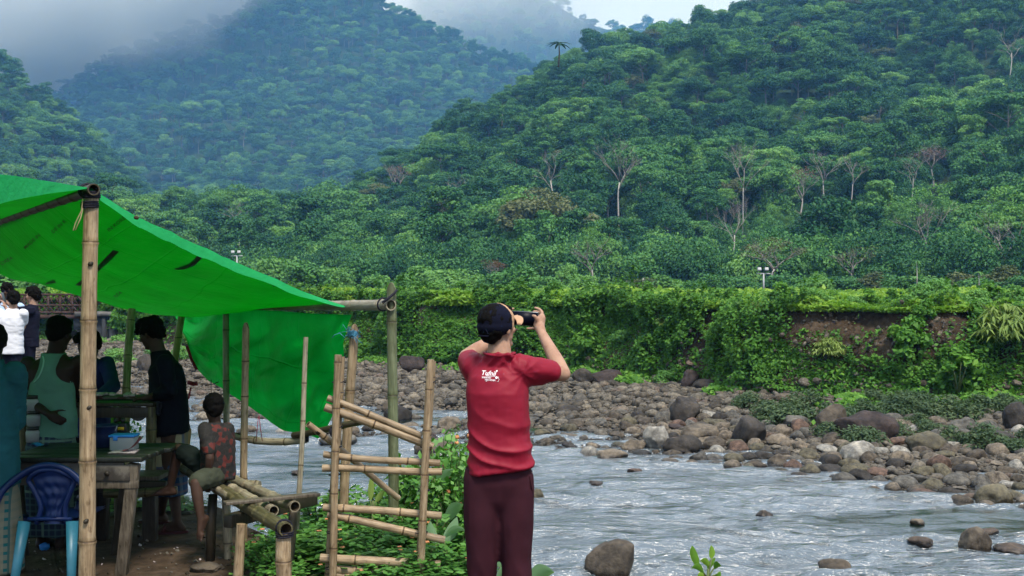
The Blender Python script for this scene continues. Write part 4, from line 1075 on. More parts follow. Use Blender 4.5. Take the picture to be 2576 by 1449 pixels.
# the cobbles: largest ones singly, the rest as stuff
rr = np.random.default_rng(91)
cand = []
for _ in range(145000):
    px = rr.uniform(-20, 2960); s, b = float(far_shore(px)), float(bank_foot(px)); q = rr.random()
    d = math.sqrt((s - 0.9) ** 2 + q * ((b + 0.2) ** 2 - (s - 0.9) ** 2))
    size = 0.042 * (1 / max(rr.random(), 0.004)) ** 0.40
    size = min(size, 0.27) * (0.75 if d > b - 3 else 1.0)
    cand.append((px, d, size))
cand.sort(key=lambda c: -c[2])
grid = {}; got = []
for px, d, sz in cand:
    x = (px - CX) / F * d; k = (int(x // 0.5), int(d // 0.5)); ok = True
    for a in (-1, 0, 1):
        for b in (-1, 0, 1):
            for (u, v, s) in grid.get((k[0] + a, k[1] + b), ()):
                if (u - x) ** 2 + (v - d) ** 2 < (0.78 * (s + sz)) ** 2: ok = False
    if ok and any(abs(x - o.location.x) < w / F * o.location.y * 0.42 + sz * 0.4 and abs(d - o.location.y) < w / F * o.location.y * 0.4 for o, _, _, w in ROCKS): ok = False
    if ok: grid.setdefault(k, []).append((x, d, sz)); got.append((x, d, sz, px))
score = [(-(sz / d), i) for i, (x, d, sz, px) in enumerate(got)]; score.sort()
def behind_something(px, py):
    return (1150 < px < 1345 and py < 1450) or (205 < px < 245) or (455 < px < 840 and py < 1100 and py < 815 + (px - 455) * 0.62) or px < 210 or (345 < px < 470)
NSING = 212; sing = []
for _, i in score:
    x, d, sz, px = got[i]; py = proj((x, d, float(far_ground(x, d)) + sz * 0.3))[1]
    if len(sing) < NSING and not behind_something(px, py) and -5 < px < 2580: sing.append(i)
ss = set(sing)
cob = []
for i in range(12):
    v, f = rock_mesh(900 + i, 3, 0.5 + 0.05 * (i % 5), 0.35, facets=(0, 2, 4)[i % 3]); cob.append((v, f))
cob_me = {}
TONES = ['tan', 'grey', 'brown', 'olive', 'dark', 'pale', 'reddish', 'purple']; TP = [0.30, 0.22, 0.19, 0.12, 0.07, 0.04, 0.04, 0.02]
CW = {'tan': 'tan', 'grey': 'grey', 'brown': 'brown', 'olive': 'olive', 'dark': 'dark', 'pale': 'pale', 'reddish': 'reddish', 'purple': 'purplish', 'wet': 'wet'}
for i in sing:
    x, d, sz, px = got[i]; tn = TONES[rr.choice(8, p=TP)]; j = int(rr.integers(12))
    if (tn, j) not in cob_me: cob_me[(tn, j)] = mesh_np('rock', cob[j][0], cob[j][1], True, [RM[tn]])
    o = bpy.data.objects.new('rock', cob_me[(tn, j)]); C.objects.link(o)
    hz = 0.7 + 0.5 * rr.random()
    o.matrix_basis = Matrix.Translation((x, d, float(far_ground(x, d)) + sz * 0.2)) @ Euler((rr.normal() * 0.15, rr.normal() * 0.15, rr.random() * 6.28)).to_matrix().to_4x4() @ Matrix.Diagonal((sz, sz, sz * hz, 1))
    o['category'] = 'rock'; o['group'] = 'stones of the far shore'
    ppx, ppy = proj((x, d, float(far_ground(x, d))))
    shp = 'flat' if hz < 0.86 else 'rounded' if hz < 1.05 else 'humped'
    szw = 'big' if sz > 0.215 else 'middling' if sz > 0.17 else 'small'
    LABELQ.append((o, ppx, ppy, f'{szw} {CW[tn]} {shp}', 'stone', d))
rest = [g for i, g in enumerate(got) if i not in ss]
# smaller stones fill the gaps
fill = []
for _ in range(27000):
    px = rr.uniform(-20, 2960); s, b = float(far_shore(px)), float(bank_foot(px)); d = math.sqrt((s - 0.5) ** 2 + rr.random() * ((b + 0.3) ** 2 - (s - 0.5) ** 2))
    fill.append(((px - CX) / F * d, d, 0.03 + 0.05 * rr.random(), px))
rest += fill
pts = np.array([(x, d, s) for x, d, s, _ in rest]); z = far_ground(pts[:, 0], pts[:, 1])
scatter('shore_stones', np.stack([pts[:, 0], pts[:, 1], z + pts[:, 2] * 0.25], -1), [(rr.normal() * 0.2, rr.normal() * 0.2, rr.random() * 6.28) for _ in rest],
        np.stack([pts[:, 2], pts[:, 2], pts[:, 2] * (0.75 + 0.5 * rr.random(len(rest)))], -1), rr.integers(0, 10, len(rest)), rock_protos)

# lettering painted on the rock in the river
ROCK_TXT = next(o for o in bpy.data.objects if o.get('label', '').startswith('brown rock with white painted'))

# ------------------------------------------------------------------ bodies: one continuous skin grown round a posed skeleton
class Blob:
    def __init__(s): s.mb = MB()
    def cap(s, a, b, ra, rb=None, n=12):
        rb = ra if rb is None else rb; a, b = Vector(a), Vector(b); t = b - a; L = t.length
        t = t / L if L > 1e-6 else Vector((0, 0, 1))
        pts, rad = [], []
        for q in (-0.999, -0.8, -0.45): pts.append(a + t * ra * q); rad.append(ra * math.sqrt(1 - q * q))
        for q in (0, 0.25, 0.5, 0.75, 1): pts.append(a + t * L * q); rad.append(ra + (rb - ra) * q)
        for q in (0.45, 0.8, 0.999): pts.append(b + t * rb * q); rad.append(rb * math.sqrt(1 - q * q))
        s.mb.tube(pts, rad, n); return s
    def path(s, pts, rad, n=12):
        for i in range(len(pts) - 1): s.cap(pts[i], pts[i + 1], rad[i], rad[i + 1], n)
        return s
    def ell(s, c, r, rot=None, n=16):
        th = np.linspace(0, math.pi, n // 2 + 1); ph = np.linspace(0, 2 * math.pi, n, endpoint=False)
        ring = np.array([[[math.sin(a) * math.cos(b), math.sin(a) * math.sin(b), math.cos(a)] for a in th[1:-1]] for b in ph])
        nv = ring.shape[1]; v = np.concatenate([ring.reshape(-1, 3), [[0, 0, 1], [0, 0, -1]]]) * np.array(r)
        if rot is not None: v = v @ np.array(rot).T
        v = v + np.array(c); i = np.arange(n); i2 = (i + 1) % n
        q = [np.stack([i * nv + j, i * nv + j + 1, i2 * nv + j + 1, i2 * nv + j], -1) for j in range(nv - 1)]
        t = [np.stack([np.full(n, n * nv), i * nv, i2 * nv], -1), np.stack([np.full(n, n * nv + 1), i2 * nv + nv - 1, i * nv + nv - 1], -1)]
        s.mb.add(v, q + t); return s
    def loft(s, rings, n=20, pw=2.4):
        """rings: (centre, right half-width vector, forward half-depth vector)"""
        out = []
        for c, rx, fy in rings:
            row = []
            for k in range(n):
                a = 2 * math.pi * k / n; ca, sa = math.cos(a), math.sin(a)
                ca = math.copysign(abs(ca) ** (2 / pw), ca); sa = math.copysign(abs(sa) ** (2 / pw), sa)
                row.append(list(Vector(c) + Vector(rx) * ca + Vector(fy) * sa))
            out.append(row)
        v = np.array(out); m = len(out); i = np.arange(m - 1)[:, None]; j = np.arange(n)[None, :]; j2 = (j + 1) % n
        q = np.stack([i * n + j, i * n + j2, (i + 1) * n + j2, (i + 1) * n + j], -1).reshape(-1, 4)
        jj = np.arange(n)
        s.mb.add(np.concatenate([v.reshape(-1, 3), [list(rings[0][0])], [list(rings[-1][0])]]),
                 [q, np.stack([np.full(n, m * n), (jj + 1) % n, jj], -1), np.stack([np.full(n, m * n + 1), (m - 1) * n + jj, (m - 1) * n + (jj + 1) % n], -1)]); return s
    def grow(s, name, mat, parent=None, voxel=0.01, smooth=4, disp=None, mats=None, face_mat=None, fac=0.5):
        """fuse all pieces into one skin"""
        fl = []
        for (k, m), a in s.mb.f.items(): fl.append(np.concatenate(a))
        me = mesh_np('tmp', np.concatenate(s.mb.v), fl, True)
        bm = bmesh.new(); bm.from_mesh(me); bmesh.ops.recalc_face_normals(bm, faces=bm.faces); bm.to_mesh(me); bm.free()
        o = bpy.data.objects.new('tmp', me); C.objects.link(o)
        r = o.modifiers.new('r', 'REMESH'); r.mode = 'VOXEL'; r.voxel_size = voxel; r.use_smooth_shade = True
        if smooth: q = o.modifiers.new('s', 'SMOOTH'); q.factor = fac; q.iterations = smooth
        dg = bpy.context.evaluated_depsgraph_get(); ev = o.evaluated_get(dg)
        out = bpy.data.meshes.new_from_object(ev); out.name = name
        bpy.data.objects.remove(o); bpy.data.meshes.remove(me)
        n = len(out.vertices); co = np.empty(n * 3, np.float32); out.vertices.foreach_get('co', co); co = co.reshape(-1, 3).astype(float)
        if disp is not None:
            no = np.empty(n * 3, np.float32); out.vertices.foreach_get('normal', no); no = no.reshape(-1, 3).astype(float)
            co = co + no * disp(co, no)[:, None]
        out.materials.clear()
        for q in (mats or [mat]): out.materials.append(q)
        if face_mat is not None:
            fc = np.empty(len(out.polygons) * 3, np.float32); out.polygons.foreach_get('center', fc)
            out.polygons.foreach_set('material_index', face_mat(fc.reshape(-1, 3).astype(float)).astype(np.int32))
        out.polygons.foreach_set('use_smooth', np.ones(len(out.polygons), bool))
        if parent is not None and parent.name in W:
            mw = W[parent.name]; mi = mw.inverted(); co = co @ np.array(mi.to_3x3()).T + np.array(mi.translation)
        else:
            c = Vector(co.mean(0)); c.z = co[:, 2].min(); mw = Matrix.Translation(c); co = co - np.array(c)
        out.vertices.foreach_set('co', co.astype(np.float32).ravel()); out.update()
        return link(name, out, parent, mw=mw)

def lerp3(a, b, t): return Vector(a).lerp(Vector(b), t)
def hand(bl, wrist, d, pn, size=1.0, curl=(0.5, 0.5, 0.5, 0.5), side=1, spread=0.10, thumb=(0.6, 0.5), thumb_curl=0.4):
    """d: along the fingers; pn: out of the palm; side +1: thumb on the (d x pn) side"""
    d = Vector(d).normalized(); pn = Vector(pn); pn = (pn - d * pn.dot(d)).normalized(); x = d.cross(pn).normalized() * side; w = Vector(wrist); s = size
    bl.cap(w, w + d * 0.03 * s, 0.025 * s, 0.026 * s)
    for q in (-0.026, -0.009, 0.009, 0.026): bl.cap(w + d * 0.03 * s + x * q * 0.8 * s, w + d * 0.088 * s + x * q * s * 1.02, 0.0165 * s, 0.0125 * s, 8)
    L = (0.068, 0.077, 0.072, 0.055)
    for i, q in enumerate((0.029, 0.010, -0.010, -0.028)):               # index .. little
        p = w + d * 0.088 * s + x * q * s; a = 0.15 + curl[i] * 0.35; dirv = (d + x * q * spread * 25 * 0.4)
        dirv.normalize()
        for k, (f, r0, r1) in enumerate(((0.45, 0.0098, 0.0088), (0.31, 0.0088, 0.0080), (0.24, 0.0080, 0.0066))):
            dd = dirv * math.cos(a) + pn * math.sin(a); e = p + dd * L[i] * f * s
            bl.cap(p, e, r0 * s, r1 * s, 8); p = e; a += curl[i] * 0.85
    tb = w + d * 0.030 * s + x * 0.026 * s; t1 = (d * thumb[0] + x * 0.8 + pn * thumb[1]).normalized()
    m = tb + t1 * 0.042 * s; t2 = (t1 + d * thumb_curl + pn * thumb_curl * 0.5).normalized(); e1 = m + t2 * 0.030 * s; t3 = (t2 + d * thumb_curl * 0.6 - x * thumb_curl * 0.5).normalized()
    bl.cap(tb, m, 0.0150 * s, 0.0115 * s, 8); bl.cap(m, e1, 0.0112 * s, 0.0098 * s, 8); bl.cap(e1, e1 + t3 * 0.025 * s, 0.0098 * s, 0.0075 * s, 8)

def foot(bl, ankle, toe_dir, gz, s=1.0):
    a = Vector(ankle); t = Vector(toe_dir); t.z = 0 if abs(t.z) < 0.2 else t.z; t.normalize(); up = Vector((0, 0, 1)); up = (up - t * up.dot(t)).normalized(); x = t.cross(up)
    h = a - up * 0.045 * s - t * 0.035 * s; b = a - up * 0.055 * s + t * 0.12 * s
    bl.cap(a, h, 0.036 * s, 0.034 * s); bl.cap(h, b, 0.034 * s, 0.026 * s); bl.cap(a, a + t * 0.10 * s - up * 0.04 * s, 0.034 * s, 0.026 * s)
    bl.cap(b - x * 0.022 * s, b + x * 0.024 * s, 0.024 * s, 0.022 * s)
    for i, q in enumerate((-0.034, -0.014, 0.002, 0.017, 0.031)):
        r = 0.0125 if i == 0 else 0.0088
        o = b + x * q * s + t * 0.012 * s - up * 0.006 * s
        bl.cap(o, o + t * (0.045 - 0.005 * i) * s - up * 0.004 * s, r * s, r * 0.85 * s, 8)

def head_frame(c, yaw, pitch=0.0, roll=0.0):
    """yaw 0: faces away from the camera (+y); positive turns to the left"""
    return Matrix.Translation(Vector(c)) @ Matrix.Rotation(yaw, 4, 'Z') @ Matrix.Rotation(roll, 4, 'Y') @ Matrix.Rotation(pitch, 4, 'X')
def head(bl, M4, s=1.0):
    R3 = M4.to_3x3() * 1.0; T = lambda x, y, z: M4 @ Vector((x * s, y * s, z * s))
    e = lambda c, r: bl.ell(T(*c), [q * s for q in r], np.array(M4.to_3x3()))
    e((0, -0.012, 0.032), (0.074, 0.096, 0.086)); e((0, 0.028, -0.030), (0.060, 0.066, 0.078)); e((0, 0.030, -0.068), (0.046, 0.056, 0.044))
    bl.cap(T(-0.012, 0.072, -0.092), T(0.012, 0.072, -0.092), 0.020 * s)
    bl.cap(T(0, 0.084, 0.012), T(0, 0.106, -0.022), 0.0085 * s, 0.0125 * s, 8); bl.cap(T(-0.012, 0.094, -0.026), T(0.012, 0.094, -0.026), 0.0085 * s, None, 8)
    bl.cap(T(-0.036, 0.076, 0.026), T(0.036, 0.076, 0.026), 0.0115 * s, None, 8)
    bl.cap(T(-0.018, 0.086, -0.052), T(0.018, 0.086, -0.052), 0.0085 * s, None, 8); bl.cap(T(-0.015, 0.084, -0.065), T(0.015, 0.084, -0.065), 0.0085 * s, None, 8)
    for k in (-1, 1):
        e((k * 0.074, -0.004, -0.006), (0.010, 0.018, 0.032)); e((k * 0.042, 0.062, -0.018), (0.022, 0.022, 0.020))
def eyes(M4, parent, s=1.0):
    for k in (-1, 1):
        m = MB(); b_ = Blob(); b_.ell(M4 @ Vector((k * 0.030 * s, 0.079 * s, 0.006 * s)), [0.0125 * s, 0.010 * s, 0.008 * s], np.array(M4.to_3x3()), 12); b_.mb.build('eye', M['eye'], parent)
def hair(M4, parent, mat, s=1.0, style='short', seed=1, voxel=0.008):
    b_ = Blob(); T = lambda x, y, z: M4 @ Vector((x * s, y * s, z * s)); e = lambda c, r: b_.ell(T(*c), [q * s for q in r], np.array(M4.to_3x3()))
    e((0, -0.022, 0.046), (0.083, 0.098, 0.084)); e((0, -0.050, 0.0), (0.074, 0.066, 0.070)); e((0, -0.066, -0.035), (0.056, 0.038, 0.042))
    e((-0.066, -0.01, 0.03), (0.022, 0.05, 0.045)); e((0.066, -0.01, 0.03), (0.022, 0.05, 0.045))
    if style in ('full', 'fringe'):
        e((0, 0.030, 0.098), (0.066, 0.062, 0.036)); e((0, 0.062, 0.082), (0.052, 0.036, 0.028))
        if style == 'fringe': e((0.02, 0.082, 0.068), (0.044, 0.026, 0.026)); e((-0.02, 0.088, 0.052), (0.034, 0.020, 0.022))
    else: e((0, 0.04, 0.085), (0.06, 0.05, 0.034))
    a_ = 0.010 if style != 'short' else 0.004
    return b_.grow('hair', mat, parent, voxel * s, 2, lambda c, n: a_ * fbm(c * 55, 3, seed) + a_ * 0.3)
def torso_rings(pel, waist, chest, neck, shL, shR, w=(0.155, 0.140, 0.165), dep=(0.115, 0.10, 0.12), s=1.0, pad=0.0):
    """rings from pelvis to the neck; right vector follows the hips, then the shoulders"""
    pel, waist, chest, neck, shL, shR = [Vector(q) for q in (pel, waist, chest, neck, shL, shR)]
    rt = (shR - shL).normalized(); R_ = []
    up = (neck - pel).normalized(); fw = up.cross(rt).normalized()
    sw = (shR - shL).length * 0.5; shm = (shL + shR) * 0.5
    P_ = [(pel, w[0], dep[0]), (pel.lerp(waist, 0.55), (w[0] + w[1]) / 2, (dep[0] + dep[1]) / 2), (waist, w[1], dep[1]), (waist.lerp(chest, 0.5), (w[1] + w[2]) / 2, (dep[1] + dep[2]) / 2), (chest, w[2], dep[2])]
    for c, a, b_ in P_: R_.append((c, rt * (a * s + pad), fw * (b_ * s + pad)))
    R_.append((chest.lerp(shm, 0.62), rt * (sw * 0.96 + pad), fw * (dep[2] * 0.92 * s + pad)))
    R_.append((shm, rt * (sw * 0.86 + pad), fw * (0.078 * s + pad)))
    R_.append((shm.lerp(neck, 0.55), rt * (sw * 0.48 + pad), fw * (0.064 * s + pad)))
    R_.append((neck, rt * (0.056 * s + pad), fw * (0.056 * s + pad)))
    return R_
def folds(seed, amp=0.006, freq=9.0, stretch=(1, 1, 2.2)):
    """soft cloth folds"""
    st = np.array(stretch)
    def f(c, n):
        w_ = c + 0.04 * np.stack([vnoise(c * 6, seed + 1), vnoise(c * 6 + 9, seed + 2), vnoise(c * 6 + 5, seed + 3)], -1)
        a = fbm(w_ * freq * st, 3, seed); return amp * (1 - np.abs(a) * 1.6) * 0.8
    return f

def mat_skin(name, col):
    m, nt, b = new_mat(name); n = noise(nt, coords(nt), 18, 6, 0.65)
    nt.links.new(ramp(nt, n, [(0.3, (col[0] * 0.80, col[1] * 0.70, col[2] * 0.66)), (0.5, col), (0.7, tuple(c * 1.15 for c in col))]), b.inputs['Base Color'])
    b.inputs['Roughness'].default_value = 0.62; b.inputs['Specular IOR Level'].default_value = 0.22
    b.inputs['Subsurface Weight'].default_value = 0.06; b.inputs['Subsurface Radius'].default_value = (0.02, 0.008, 0.005)
    bump(nt, b, noise(nt, coords(nt), 220, 3), 0.12, 0.001); return m
def mat_cloth(name, col, rough=0.85, weave=350, var=0.2, sheen=0.0):
    m, nt, b = new_mat(name); v = coords(nt); n = noise(nt, v, 7, 5); n2 = noise(nt, v, weave, 2)
    nt.links.new(ramp(nt, n, [(0.3, tuple(c * (1 - var) for c in col)), (0.7, tuple(min(1, c * (1 + var)) for c in col))]), b.inputs['Base Color'])
    b.inputs['Roughness'].default_value = rough; b.inputs['Specular IOR Level'].default_value = 0.25 if max(col) > 0.1 else 0.12
    b.inputs['Sheen Weight'].default_value = sheen; bump(nt, b, n2, 0.15, 0.002); return m
def mat_check(name, base, stripes, rot=(0, 0, 0), which='Object'):
    """woven checks: stripes = [(axis, frequency per metre, width share, colour, strength)]"""
    m, nt, b = new_mat(name); v = coords(nt, (1, 1, 1), which, rot); sep = nd(nt, 'ShaderNodeSeparateXYZ'); nt.links.new(v, sep.inputs[0])
    col = None; cur = (*base, 1)
    src = None
    for ax, fr, wd, c, st in stripes:
        a = nd(nt, 'ShaderNodeMath', operation='MULTIPLY'); a.inputs[1].default_value = fr; nt.links.new(sep.outputs[ax], a.inputs[0])
        f_ = nd(nt, 'ShaderNodeMath', operation='FRACT'); nt.links.new(a.outputs[0], f_.inputs[0])
        l = nd(nt, 'ShaderNodeMath', operation='LESS_THAN'); l.inputs[1].default_value = wd; nt.links.new(f_.outputs[0], l.inputs[0])
        k = nd(nt, 'ShaderNodeMath', operation='MULTIPLY'); k.inputs[1].default_value = st; nt.links.new(l.outputs[0], k.inputs[0])
        src = mixc(nt, k.outputs[0], base if src is None else src, c)
    nt.links.new(src, b.inputs['Base Color']); b.inputs['Roughness'].default_value = 0.9; b.inputs['Specular IOR Level'].default_value = 0.2
    bump(nt, b, noise(nt, coords(nt), 300, 2), 0.15, 0.002); return m
M['eye'] = mat_plain('dark_eye', (0.02, 0.015, 0.012), 0.2, 0.1, 30, 0)
M['hair'] = mat_plain('black_hair', (0.004, 0.0036, 0.0036), 0.75, 0.4, 160, 0.5, 0.06)

# ------------------------------------------------------------------ bamboo, the stall and its furniture
def bamboo(name, p0, p1, r0, r1=None, mat='bamboo', parent=None, hollow=(False, False), node=0.30, seed=0, bend=None, fork=False, label=None, cat=None, group=None, n=14):
    """a bamboo pole from p0 to p1: swollen rings at the joints, hollow ends where one looks in"""
    r1 = r0 if r1 is None else r1; r = random.Random(seed + int(abs(p0[0]) * 977 + abs(p1[2]) * 613)); p0, p1 = Vector(p0), Vector(p1); L = (p1 - p0).length
    z = [0.0]; x = r.uniform(0.3, 0.9) * node; nodes = []
    while x < L - 0.02: nodes.append(x); x += node * r.uniform(0.85, 1.2)
    prof = [(0, 1.0)]
    for q in nodes:
        for d, k in ((-0.030, 1.0), (-0.010, 1.05), (-0.003, 1.13), (0.003, 1.12), (0.007, 0.985), (0.011, 1.06), (0.035, 1.0)):
            if 0 < q + d < L: prof.append((q + d, k))
    prof.append((L, 1.0)); prof.sort()
    zz = []
    for i, (a, k) in enumerate(prof):
        if i and a - prof[i - 1][0] > 0.12:
            m_ = int((a - prof[i - 1][0]) / 0.08)
            for t in range(1, m_): zz.append((prof[i - 1][0] + (a - prof[i - 1][0]) * t / m_, 1.0))
        zz.append((a, k))
    bend = Vector(bend) if bend is not None else Vector((0, 0, 0))
    q = (p1 - p0).to_track_quat('Z', 'Y').to_matrix().to_4x4(); mw = Matrix.Translation(p0) @ q; bl_ = q.to_3x3().inverted() @ bend
    wob = [r.uniform(-1, 1) * 0.011 * math.sqrt(L) for _ in range(4)]
    off = lambda a: Vector((wob[0] * math.sin(3.1 * a / L * 2 + wob[1] * 99) + bl_.x * 4 * (a / L) * (1 - a / L), wob[2] * math.sin(2.3 * a / L * 2 + wob[3] * 99) + bl_.y * 4 * (a / L) * (1 - a / L), a))
    mb = MB(); rings = []
    for a, k in zz:
        rad = (r0 + (r1 - r0) * a / L) * k; c = off(a)
        rings.append([[c.x + rad * math.cos(6.2832 * t / n), c.y + rad * math.sin(6.2832 * t / n), c.z] for t in range(n)])
    rings = np.array(rings)
    jv = np.zeros(len(zz))
    for q in nodes:
        jv = np.maximum(jv, np.interp(np.array([a for a, k in zz]) - q, [-0.031, -0.010, -0.003, 0.003, 0.007, 0.011, 0.036], [0, 0.5, 0.5, 0.8, 1.0, 0.45, 0]))
    if fork:
        for t in range(n): rings[-1][t][2] += 0.055 * abs(math.cos(6.2832 * t / n)) ** 3 - 0.02
    mb.grid(np.swapaxes(rings, 0, 1), 0, closed_u=True); jat = [np.tile(jv, n)]; n_side = mb.n
    jj = np.arange(n); j2 = (jj + 1) % n
    for end, ring, h in ((0, rings[0], hollow[0]), (1, rings[-1], hollow[1])):
        c = ring.mean(0); s = 1 if end == 0 else -1
        if h:
            inner = c + (ring - c) * 0.80; deep = inner + np.array([0, 0, 0.10 * s]); dc = deep.mean(0)
            mb.add(np.concatenate([ring, inner]), np.stack([jj, j2, n + j2, n + jj], -1), 0)
            mb.add(np.concatenate([inner, deep, [dc]]), [np.stack([jj, j2, n + j2, n + jj], -1), np.stack([n + jj, n + j2, np.full(n, 2 * n)], -1)], 1)
        else:
            mb.add(np.concatenate([ring, [c]]), np.stack([jj, j2, np.full(n, n)], -1), 0)
    o = mb.build(name, [M[mat], M['hollow']], parent, mw=mw, attrs={'joint': np.concatenate(jat + [np.zeros(mb.n - n_side)])})
    if label: tag(o, label, cat, group)
    return o
def lashing(a, axis, rad, turns=3, w=0.012, mat='cord_dark', parent=None, name='lashing', thick=0.005):
    """cord wound round a pole"""
    a, axis = Vector(a), Vector(axis).normalized(); x = axis.orthogonal().normalized(); y = axis.cross(x); mb = MB()
    pts = [a + axis * w * (k / 14.0) + (x * math.cos(6.2832 * k / 14) + y * math.sin(6.2832 * k / 14)) * (rad + thick * (0.6 + 0.4 * math.sin(k))) for k in range(14 * turns + 1)]
    mb.tube(pts, thick, 5); return mb.build(name, M[mat], parent)

# --- frame of the stall
st = empty('stall_frame', PZ(232, 1560, 0.0), 'bamboo frame of the riverside stall with tall front post, ridge pole and eave pole', 'stall frame')
fp_b, fp_t = P(214, 1572, 6.5), P(229, 482, 6.5); fp_b.z = float(near_ground(fp_b.x, fp_b.y)) - 0.1
bamboo('post', fp_b, fp_t, 0.047, 0.041, 'bamboo', st, node=0.42, seed=4, n=18)
for py_, dx_ in ((664, 2), (1026, 3), (1312, -2)):                     # scars where side shoots were cut
    c_ = P(225 + dx_ - (py_ - 660) * 0.012, py_, 6.452); mb = MB(); mb.tube([c_ + Vector((0, .01, 0)), c_ + Vector((0, -.006, .002)), c_ + Vector((0, -.010, .003))], [.017, .014, .006], 9, ell=.75); mb.build('branch_scar', M['wood_dark'], st)
ridge0, ridge1 = P(236, 477, 6.46), P(-114, 594, 12.5)
bamboo('ridge_pole', ridge0 + (ridge0 - ridge1).normalized() * 0.02, ridge1, 0.034, 0.030, 'bamboo_dark', st, (True, False), 0.34, 5)
for k, (zz_, ax) in enumerate([((233, 500), (0, 0, 1)), ((229, 525), (0, 0, 1))]):
    lashing(P(zz_[0] - 3, zz_[1], 6.5), ax, 0.043, 4, 0.010, 'cord_dark', st)
lashing(P(222, 479, 6.55), (ridge1 - ridge0), 0.036, 5, 0.014, 'cord_dark', st)
mb = MB(); mb.tube([P(208, 500, 6.46), P(205, 530, 6.45), P(190, 560, 6.44), P(184, 580, 6.44), P(190, 578, 6.44), P(203, 548, 6.45), P(209, 520, 6.46)], 0.0035, 5); mb.build('cord_loop', M['cord_tan'], st)
eave0, eave1 = P(984, 766, 8.0), P(540, 773, 11.0)
bamboo('eave_pole', eave0, eave1, 0.040, 0.030, 'bamboo_grey', st, (True, False), 0.40, 6)
def gz(px, y): x = (px - CX) / F * y; return Vector((x, y, float(near_ground(x, y)) - 0.12))
bamboo('post', gz(990, 8.06), P(986, 722, 8.06), 0.038, 0.034, 'bamboo_moss', st, (False, True), 0.52, 7, fork=True, n=16)
lashing(P(966, 766, 8.03), (eave1 - eave0), 0.042, 2, 0.010, 'cord_dark', st)
mb = MB(); mb.tube([P(962, 762, 7.96), P(975, 752, 7.97), P(992, 738, 7.99), P(998, 730, 8.02)], 0.010, 6); mb.build('lashing', M['cord_dark'], st)
bamboo('post', gz(572, 10.42), P(568, 778, 10.42), 0.030, 0.028, 'bamboo_grey', st, node=0.4, seed=9)
bamboo('post', gz(486, 11.2), P(455, 790, 11.2), 0.034, 0.034, 'bamboo_green', st, node=0.45, seed=10, bend=(-0.12, 0, 0))
mb = MB(); mb.tube([P(470, 870, 11.12), P(482, 905, 11.1), P(495, 930, 11.12)], 0.016, 6); mb.tube([P(474, 962, 11.12), P(486, 966, 11.1), P(496, 964, 11.12)], 0.022, 6); mb.tube([P(480, 975, 11.1), P(475, 1000, 11.1), P(464, 1014, 11.1)], 0.010, 6); mb.build('cloth_tie', M['cord_red'], st)
# --- poles standing by themselves
GP = 'bamboo poles planted round the stall'
b1 = bamboo('bamboo_pole', gz(300, 9.55), P(332, 778, 10.2), 0.034, 0.034, 'bamboo', label='slanting yellowish pole with dark lower half, left of the standing dark-shirted person', cat='bamboo pole', group=GP, seed=11)
b1 = bamboo('bamboo_pole', gz(612, 8.6), P(618, 822, 8.6), 0.027, 0.026, 'bamboo', label='thin pole with a forked top standing against the green curtain', cat='bamboo pole', group=GP, hollow=(False, True), seed=12, fork=True)
b1 = bamboo('bamboo_pole', gz(740, 8.05), P(771, 848, 8.15), 0.019, 0.017, 'bamboo_grey', label='thin greyish pole leaning in front of the green curtain, by the bench end', cat='bamboo pole', group=GP, seed=13)
e = empty('bamboo_pole', gz(858, 8.4), 'tan pole behind the ladder rack with frayed blue string round its top', 'bamboo pole', GP)
bamboo('pole', gz(858, 8.4), P(889, 826, 8.4), 0.036, 0.033, 'bamboo', e, (False, True), 0.5, 14, fork=True)
lashing(P(888, 846, 8.4), (0, 0, 1), 0.036, 5, 0.008, 'cord_blue', e, 'blue_string', 0.004)
mb = MB(); r_ = random.Random(5)
for k in range(16):
    p = P(874 + r_.random() * 32, 832 + r_.random() * 18, 8.34); mb.tube([p, p + Vector((r_.uniform(-.05, .05), 0, r_.uniform(-.02, .05))), p + Vector((r_.uniform(-.08, .08), 0, r_.uniform(-.07, .03)))], 0.0022, 4)
mb.tube([P(868, 850, 8.34), P(855, 838, 8.34), P(842, 842, 8.34), P(835, 850, 8.34)], 0.003, 4)
mb.build('blue_string', M['cord_blue'], e)
e = empty('sagging_rail', P(700, 1112, 8.45), 'low sagging bamboo rail running from the bench end past the ladder rack', 'rail')
rp = [P(583, 1094, 8.7), P(640, 1108, 8.6), P(700, 1113, 8.5), P(770, 1106, 8.4), P(835, 1086, 8.15), P(926, 1061, 7.85)]
for i in range(3):
    a, b_ = rp[2 * i if i else 0], rp[2 * i + 1 if i < 2 else 5]
bamboo('rail', rp[0], rp[3], 0.027, 0.026, 'bamboo_grey', e, (True, False), 0.26, 15, bend=(0, 0, -0.035)); bamboo('rail', rp[3] + Vector((-0.1, 0.05, 0.03)), rp[5], 0.024, 0.022, 'bamboo_dark', e, (False, True), 0.3, 16)
lashing(P(768, 1100, 8.38), (1, 0.2, 0), 0.03, 3, 0.008, 'cord_dark', e); lashing(P(835, 1086, 8.12), (1, -0.4, 0.1), 0.03, 4, 0.01, 'cord_dark', e)
mb = MB(); mb.tube([P(650, 1046, 8.5), P(647, 1080, 8.5), P(644, 1112, 8.52)], 0.003, 4); mb.tube([P(652, 1046, 8.5), P(655, 1076, 8.5), P(660, 1110, 8.5)], 0.003, 4); mb.build('cord_loop', M['cord_red'], e)

